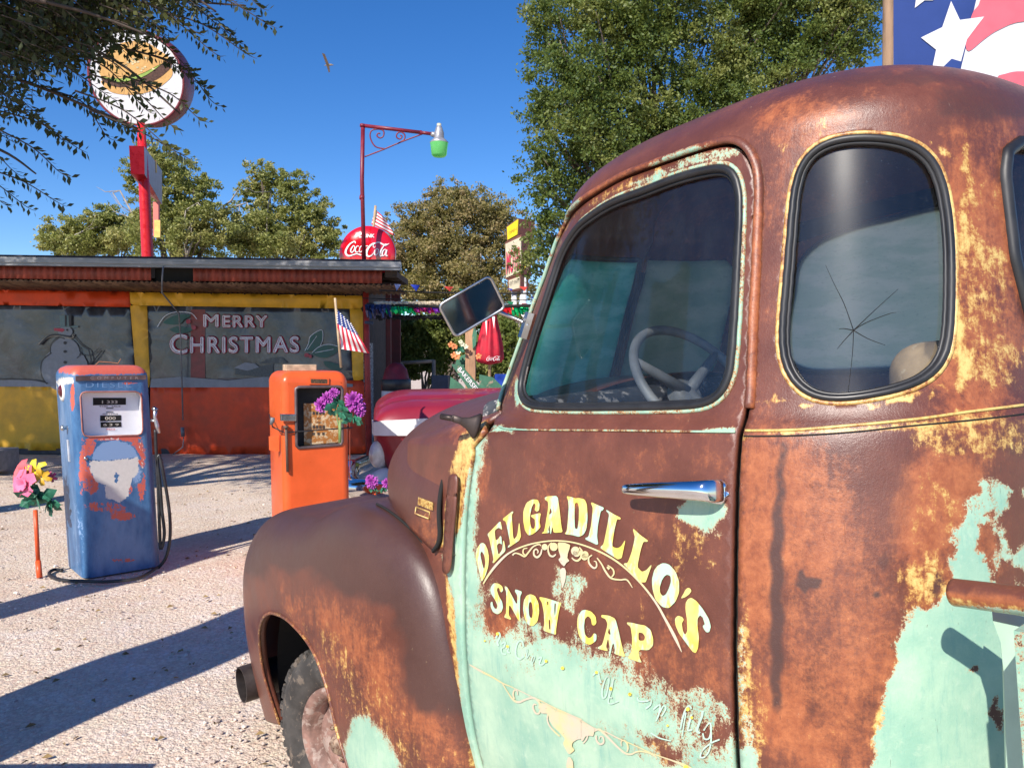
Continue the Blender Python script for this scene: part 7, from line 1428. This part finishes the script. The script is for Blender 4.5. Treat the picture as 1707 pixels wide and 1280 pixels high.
def tree(label, blobpx, Y, m, n, size, base, group, tr=.22, dead=(), depth=1.0, sub=26, extra=(), name='tree', sr=.34):
    t = thing(name, label, 'tree', (base[0], base[1], 0), group); k = Y / FPX
    blobs = [(px(x, y, Y + dy), (rx * k, max(rx, ry) * k * depth, ry * k)) for x, y, rx, ry, dy in [(q + (0,))[:5] for q in blobpx]] + list(extra)
    leaves_mesh('crown', crownpts(blobs, n, sub, sr), size, m, t); b = MB(); top = np.mean([b_[0] for b_ in blobs], 0); fork = np.array([base[0], base[1], 0]) * .55 + np.array([top[0], top[1], top[2] * .9]) * .45; limb(b, (base[0], base[1], 0), fork, tr, tr * .7)
    for c, r_ in blobs:
        Q = limb(b, fork, np.array(c) + np.array([0, 0, -.2 * r_[2]]), tr * .5, tr * .12)
        for _ in range(3): d = rdir(1)[0]; limb(b, Q[4], np.array(c) + d * np.array(r_) * .8, tr * .16, tr * .04)
    b.o('trunk', M_BARK, t, True)
    if dead:
        for P_ in dead:
            b = MB(); Q = [px(x, y, Y - .8) for x, y in P_]; b.tube(Q, list(np.linspace(.05, .015, len(Q))), 5)
            for i in range(1, len(Q)): d = rdir(1)[0] * .7; b.tube([Q[i], Q[i] + d, Q[i] + d * 1.6 + [0, 0, .2]], [.02, .012, .005], 4)
            b.o('dead_branch', M_DEAD, t, True)
    return t
L_OL = leafmat('leaf_olive', (.16, .19, .05), (.38, .38, .12), (.48, .43, .16)); L_BR = leafmat('leaf_brownish', (.20, .18, .07), (.38, .30, .12), (.40, .28, .15)); L_GR = leafmat('leaf_green', (.055, .10, .025), (.18, .23, .055), (.27, .28, .08)); L_DK = leafmat('leaf_overhang', (.012, .02, .007), (.030, .042, .012), (.08, .085, .02), .12); L_BU = leafmat('leaf_bush', (.10, .14, .03), (.20, .24, .06), (.32, .32, .10))  # overhang leaf colour darkened to stand in for canopy shade
GT = 'trees behind the snack bar'
tree('loose olive-green tree at the left, behind the burger sign pole', [(128, 392, 45, 28), (185, 372, 40, 28), (215, 395, 50, 30), (150, 412, 70, 20)], 30, L_OL, 36000, .11, (px(170, 600, 30)[0], 30), GT, dead=([(110, 400), (140, 385), (165, 378)],), sub=80, sr=.17)
tree('tall ragged tree with bare grey limbs just right of the burger sign pole', [(262, 262, 34, 26), (290, 292, 48, 36), (235, 290, 24, 36), (330, 320, 40, 34), (300, 350, 60, 40), (350, 365, 50, 34), (310, 400, 90, 34), (255, 330, 30, 36)], 27, L_OL, 46000, .10, (px(312, 600, 27)[0], 27), GT, tr=.3, dead=([(312, 430), (306, 390), (310, 350), (330, 338)], [(250, 362), (220, 355), (200, 318), (188, 322)], [(255, 370), (235, 372), (210, 360)], [(308, 395), (325, 365), (350, 352)], [(312, 425), (322, 400), (318, 380)]), sub=70, sr=.17)
tree('rounded olive tree with sky gaps, left of the red disc sign', [(448, 298, 40, 24), (425, 330, 30, 30), (490, 320, 40, 32), (520, 360, 44, 34), (545, 395, 34, 34), (460, 375, 66, 36), (490, 412, 90, 24), (400, 400, 50, 30)], 29, L_OL, 46000, .11, (px(470, 600, 29)[0], 29), GT, dead=([(372, 345), (385, 335), (398, 315)], [(372, 350), (400, 342), (412, 338)], [(445, 400), (446, 350), (452, 320)]), sub=70, sr=.17)
tree('big brownish tree between the red disc sign and the motel sign', [(748, 325, 34, 22), (765, 350, 60, 34), (700, 372, 50, 30), (820, 360, 50, 34), (672, 420, 60, 44), (745, 410, 80, 50), (835, 410, 60, 50), (700, 480, 90, 46), (800, 480, 90, 50)], 33, L_BR, 92000, .12, (px(750, 600, 33)[0], 33), GT, tr=.4, sub=110, sr=.17, dead=([(800, 470), (802, 430), (798, 380)], [(735, 450), (760, 400), (780, 380)]))
bu = [((px(x, y, 20)), (rx * 20 / FPX, rx * 20 / FPX, ry * 20 / FPX)) for x, y, rx, ry in [(650, 570, 44, 40), (700, 545, 50, 34), (735, 585, 50, 44), (770, 545, 50, 40), (800, 595, 50, 34), (640, 620, 30, 22), (680, 600, 40, 26), (850, 560, 60, 40), (840, 610, 60, 24)]]
for i, (lab, ii) in enumerate((('olive bush directly behind the domed trash can', (0, 5, 6)), ('tall sunlit bush behind the side mirror', (1, 2, 3)), ('olive bush behind the direction post and umbrella', (4, 7, 8)))):
    t = thing('bush', lab, 'bush', (bu[ii[0]][0][0], 20.5, 0), 'bushes beside the snack bar'); leaves_mesh('foliage', crownpts([bu[j] for j in ii], 16000, 34, .26), .10, L_BU, t)
    b = MB(); [limb(b, (bu[ii[0]][0][0] + rng.uniform(-.3, .3), 20.5, 0), np.array(bu[j][0]) + rdir(1)[0] * .3, .04, .012) for j in ii for _ in range(4)]; b.o('stems', M_DEAD, t, True)
tree('large dense green tree rising behind the truck cab', [(905, 40, 40, 60), (985, 30, 80, 70, .5), (950, 130, 70, 80), (1040, 110, 90, 90, 1), (900, 190, 34, 40), (960, 230, 80, 70), (905, 285, 42, 50), (990, 310, 80, 70, .6), (915, 360, 44, 40), (1060, 220, 90, 80, 1), (1120, 50, 90, 90, 1), (1200, 120, 80, 80, 1.2), (1260, 20, 80, 70, 1), (1300, 110, 60, 50, 1.5), (1400, 60, 60, 60, 1.2), (880, 430, 26, 40), (940, 420, 60, 60, 1), (1050, -60, 140, 80, 1), (1280, -70, 140, 70, 1), (1430, -20, 50, 60, 1), (1150, 330, 130, 120, 2), (1040, 320, 90, 80, 1), (1000, 180, 90, 80, .8), (1160, 190, 90, 80, 1), (1280, 40, 100, 80, 1.4), (1080, 10, 100, 70, .8), (1230, 150, 70, 60, 1), (1320, 80, 80, 66, 1.2), (1415, 95, 50, 50, 1.4), (1390, 10, 80, 60, 1.2)], 14.5, L_GR, 215000, .072, (px(1100, 600, 16)[0], 16.5), GT, tr=.22, sub=70, sr=.22)
# overhanging tree at the left: trunk and canopy outside the picture, drooping leafy twigs inside it
ov = thing('overhanging_tree', 'dark leafy boughs hanging into the picture at the top left, over the burger sign', 'tree', (-9.0, 4.5, 0)); b = MB()
hub_ = np.array([-8.2, 5.2, 4.6]); limb(b, (-9.0, 4.5, 0), hub_, .30, .22)
can = [((-8.5, 6.5, 7.4), (2.2, 2., 1.3)), ((-6.6, 7.4, 7.7), (1.8, 1.8, 1.1)), ((-10.5, 7.5, 7.2), (2., 2., 1.4)), ((-5.1, 8.3, 6.75), (1.1, 1.0, .5)), ((-9.5, 9.0, 7.8), (2., 1.6, 1.1)), ((-7.4, 9.2, 8.2), (1.6, 1.5, 1.0)), ((-12.0, 9., 7.2), (2., 2., 1.4)), ((-6.2, 5.2, 6.4), (1.6, 1.5, 1.1)), ((-12.4, 6.6, 6.8), (1.8, 1.6, 1.3)), ((-11.0, 5.6, 6.6), (1.4, 1.4, 1.1)), ((-14.5, 7.6, 6.9), (1.8, 1.8, 1.4))]
for c, r_ in can: limb(b, hub_, c, .12, .03)
twl = []                                                   # (list of px points, Y) : boughs then twigs hanging from them
bough = [([(-420, -180), (-150, -40), (40, 40), (190, 100), (300, 190)], 4.6), ([(-420, -240), (-100, -120), (120, -30), (300, 0), (410, 10)], 4.9), ([(-420, 60), (-160, 90), (20, 130), (150, 180), (230, 215)], 4.7), ([(-420, 140), (-120, 210), (0, 250), (60, 290)], 5.0), ([(-300, -300), (60, -140), (240, -60), (360, 20)], 4.4), ([(-300, -60), (0, -10), (140, 20), (250, 60)], 4.3)]
CL = []; CDIR = []
def addtwig(P, Y, r_=.006, dens=1.25, ls=.050):
    Y *= 1.6; r_ *= 1.6; ls *= 1.6; dens /= 1.6
    Q = np.array([px(x, y, Y) for x, y in smoothpath(P, 8)]); L_ = np.r_[0, np.cumsum(np.linalg.norm(np.diff(Q, axis=0), axis=1))]; b.tube(Q, list(np.linspace(r_, .0015, len(Q))), 5)
    for k_, d in enumerate(np.arange(.02, L_[-1], .021 / dens)):
        p = np.array([np.interp(d, L_, Q[:, i]) for i in range(3)]); t_ = np.array([np.interp(min(d + .03, L_[-1]), L_, Q[:, i]) for i in range(3)]) - np.array([np.interp(max(0, d - .03), L_, Q[:, i]) for i in range(3)]); t_ /= np.linalg.norm(t_) + 1e-9
        sd = np.cross(t_, [0, 1., 0]) * (1 if k_ % 2 else -1); dr = t_ * .55 + sd * .75 + np.array([0, 0, -.35]) + rng.normal(size=3) * .25; dr /= np.linalg.norm(dr); CL.append(p + dr * ls * .6); CDIR.append(dr)
for P, Y in bough:
    b.tube([px(x, y, Y * 1.6) for x, y in smoothpath(P, 6)], list(np.linspace(.028, .008, (len(P) - 1) * 6 + 1)), 6)
tips = [(448, 18, 5.), (462, 48, 5.), (428, 98, 4.9), (395, 62, 4.8), (348, 205, 4.6), (372, 178, 4.7), (350, 150, 4.8), (330, 120, 4.7), (322, 268, 4.6), (300, 255, 4.5), (118, 296, 4.9), (112, 345, 5.), (60, 352, 5.), (146, 255, 4.7), (196, 235, 4.7), (230, 225, 4.6), (118, 240, 4.8), (42, 295, 4.9), (20, 345, 5.), (372, 95, 4.9), (420, 20, 4.9), (300, 215, 4.6), (90, 215, 4.7), (30, 240, 4.8), (260, 190, 4.5), (16, 200, 4.7), (70, 190, 4.6), (410, 75, 4.9), (290, 70, 4.5), (340, 60, 4.6), (250, 150, 4.4), (200, 170, 4.5)]
for tx, ty, Y in tips:
    L_ = rng.uniform(150, 240); sx, sy = tx - L_ * rng.uniform(.75, .95), ty - L_ * rng.uniform(.35, .6); addtwig([(sx, sy), ((sx + tx) / 2 + rng.uniform(-8, 8), (sy + ty) / 2 - rng.uniform(5, 22)), (tx - 20, ty - 10), (tx, ty)], Y + rng.uniform(-.15, .15))
def densew(x, y): return (x < 300 and y < 130) or (x < 200 and y < 175)
for _ in range(1000):
    tx, ty = rng.uniform(-60, 340), rng.uniform(-60, 190)
    if tx * .55 + ty > 215 + rng.uniform(-30, 20): continue
    if tx * .0 + ty > 120 and rng.random() < .55: continue
    L_ = rng.uniform(60, 150); addtwig([(tx - L_ * .85, ty - L_ * .5), (tx - L_ * .4, ty - L_ * .33), (tx, ty)], rng.uniform(4.3, 5.3), .004, .9)
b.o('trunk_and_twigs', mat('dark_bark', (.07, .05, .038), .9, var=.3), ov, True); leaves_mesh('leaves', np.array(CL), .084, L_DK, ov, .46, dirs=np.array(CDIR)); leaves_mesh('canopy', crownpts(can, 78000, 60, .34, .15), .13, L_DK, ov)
add_shadow_board(-4.92, 3.05, .30, 3.40, 28, 'tall narrow weathered board added unseen at left to shade gravel and pump', 'board', 'shadow_board'); add_shadow_board(-3.39, 2.0, .60, 3.0, 28, 'wide weathered plywood board on two uprights, added unseen at left to shade the gravel', 'board', 'shadow_board')
b = MB(); b.box((-2.46, 2.2, .37), (.85, .5, .74)); [b.box((-2.46, 1.935, z), (.87, .02, .10)) for z in (.12, .33, .54)]  # made-up crate, unseen, added for its shadow on the near gravel
o = b.o('shadow_crate', M_WOOD, label='large slatted wooden crate added unseen near the camera at left to shade the gravel'); o['category'] = 'crate'
b = MB()
for _ in range(700):
    Y = 2.8 + 11 * rng.random(); X = rng.uniform(-.72, .05) * Y; an = rng.uniform(0, 6.28); c_, q_ = math.cos(an), math.sin(an); l = rng.uniform(.012, .03)
    b.add([(X - l * c_, Y - l * q_, .006), (X - l * .4 * q_, Y + l * .4 * c_, .012 + l * .3), (X + l * c_, Y + l * q_, .007), (X + l * .4 * q_, Y - l * .4 * c_, .008)], [(0, 3, 2, 1)])
b.o('leaf_litter', mat('dry_leaf', (.26, .17, .07), .8, var=.5, scale=3), kind='stuff', label='scattered small dry brown leaves fallen on the gravel')
# dry grass, leaf litter and far scrub hills
n = 9000; gxx = rng.uniform(px(655, 600, 18)[0], px(735, 600, 18)[0] + 1, n); gyy = rng.uniform(15.5, 24, n); t_ = np.c_[gxx, gyy, np.zeros(n)]; b = MB()
V = np.empty((n, 3, 3)); hh = rng.uniform(.08, .34, n); V[:, 0] = t_ + np.c_[np.full(n, -.012), np.zeros(n), np.zeros(n)]; V[:, 1] = t_ + np.c_[np.full(n, .012), np.zeros(n), np.zeros(n)]; V[:, 2] = t_ + np.c_[rng.normal(0, .08, n), rng.normal(0, .05, n), hh]
o = ob('dry_grass', V.reshape(-1, 3), np.arange(3 * n).reshape(n, 3), mat('straw', (.52, .38, .20), .9, var=.3), kind='stuff', label='pale dry grass in front of the bushes right of the snack bar')
V = []; nxh = 120; xs = np.linspace(-500, 500, nxh)
for i, x in enumerate(xs): z = 14 + 9 * math.sin(x * .011 + 1) + 5 * math.sin(x * .031) + 2 * math.sin(x * .09); V += [(x, 330, -1), (x, 420, z)]
ob('scrub_hills', V, [(2 * i, 2 * i + 2, 2 * i + 3, 2 * i + 1) for i in range(nxh - 1)], mat('hill_scrub', (.16, .13, .08), .95, var=.4, scale=.05), smooth=True, kind='structure')
# a bird in the sky
bd = thing('bird', 'tiny bird gliding in the blue sky left of the lamp post', 'bird', tuple(px(546, 109, 40)))
c = px(546, 109, 40); k = 40 / FPX; b = MB(); b.tube([c + np.array([-5 * k, 0, -.5 * k]), c, c + np.array([6 * k, .0, .6 * k]), c + np.array([10 * k, 0, 0])], [.01, .06, .05, .01], 8)
b.add([c + np.array([-2 * k, 0, 0]), c + np.array([3 * k, 0, 0]), c + np.array([-5 * k, 1.2, 3.2 * k]), c + np.array([-8 * k, 1.3, 3 * k])], [(0, 1, 2, 3)]); b.add([c + np.array([-2 * k, 0, 0]), c + np.array([3 * k, 0, 0]), c + np.array([5 * k, -1.2, 3 * k]), c + np.array([1 * k, -1.3, 3.4 * k])], [(0, 1, 2, 3)]); b.o('bird_body', mat('bird_brown', (.22, .18, .14), .8), bd)
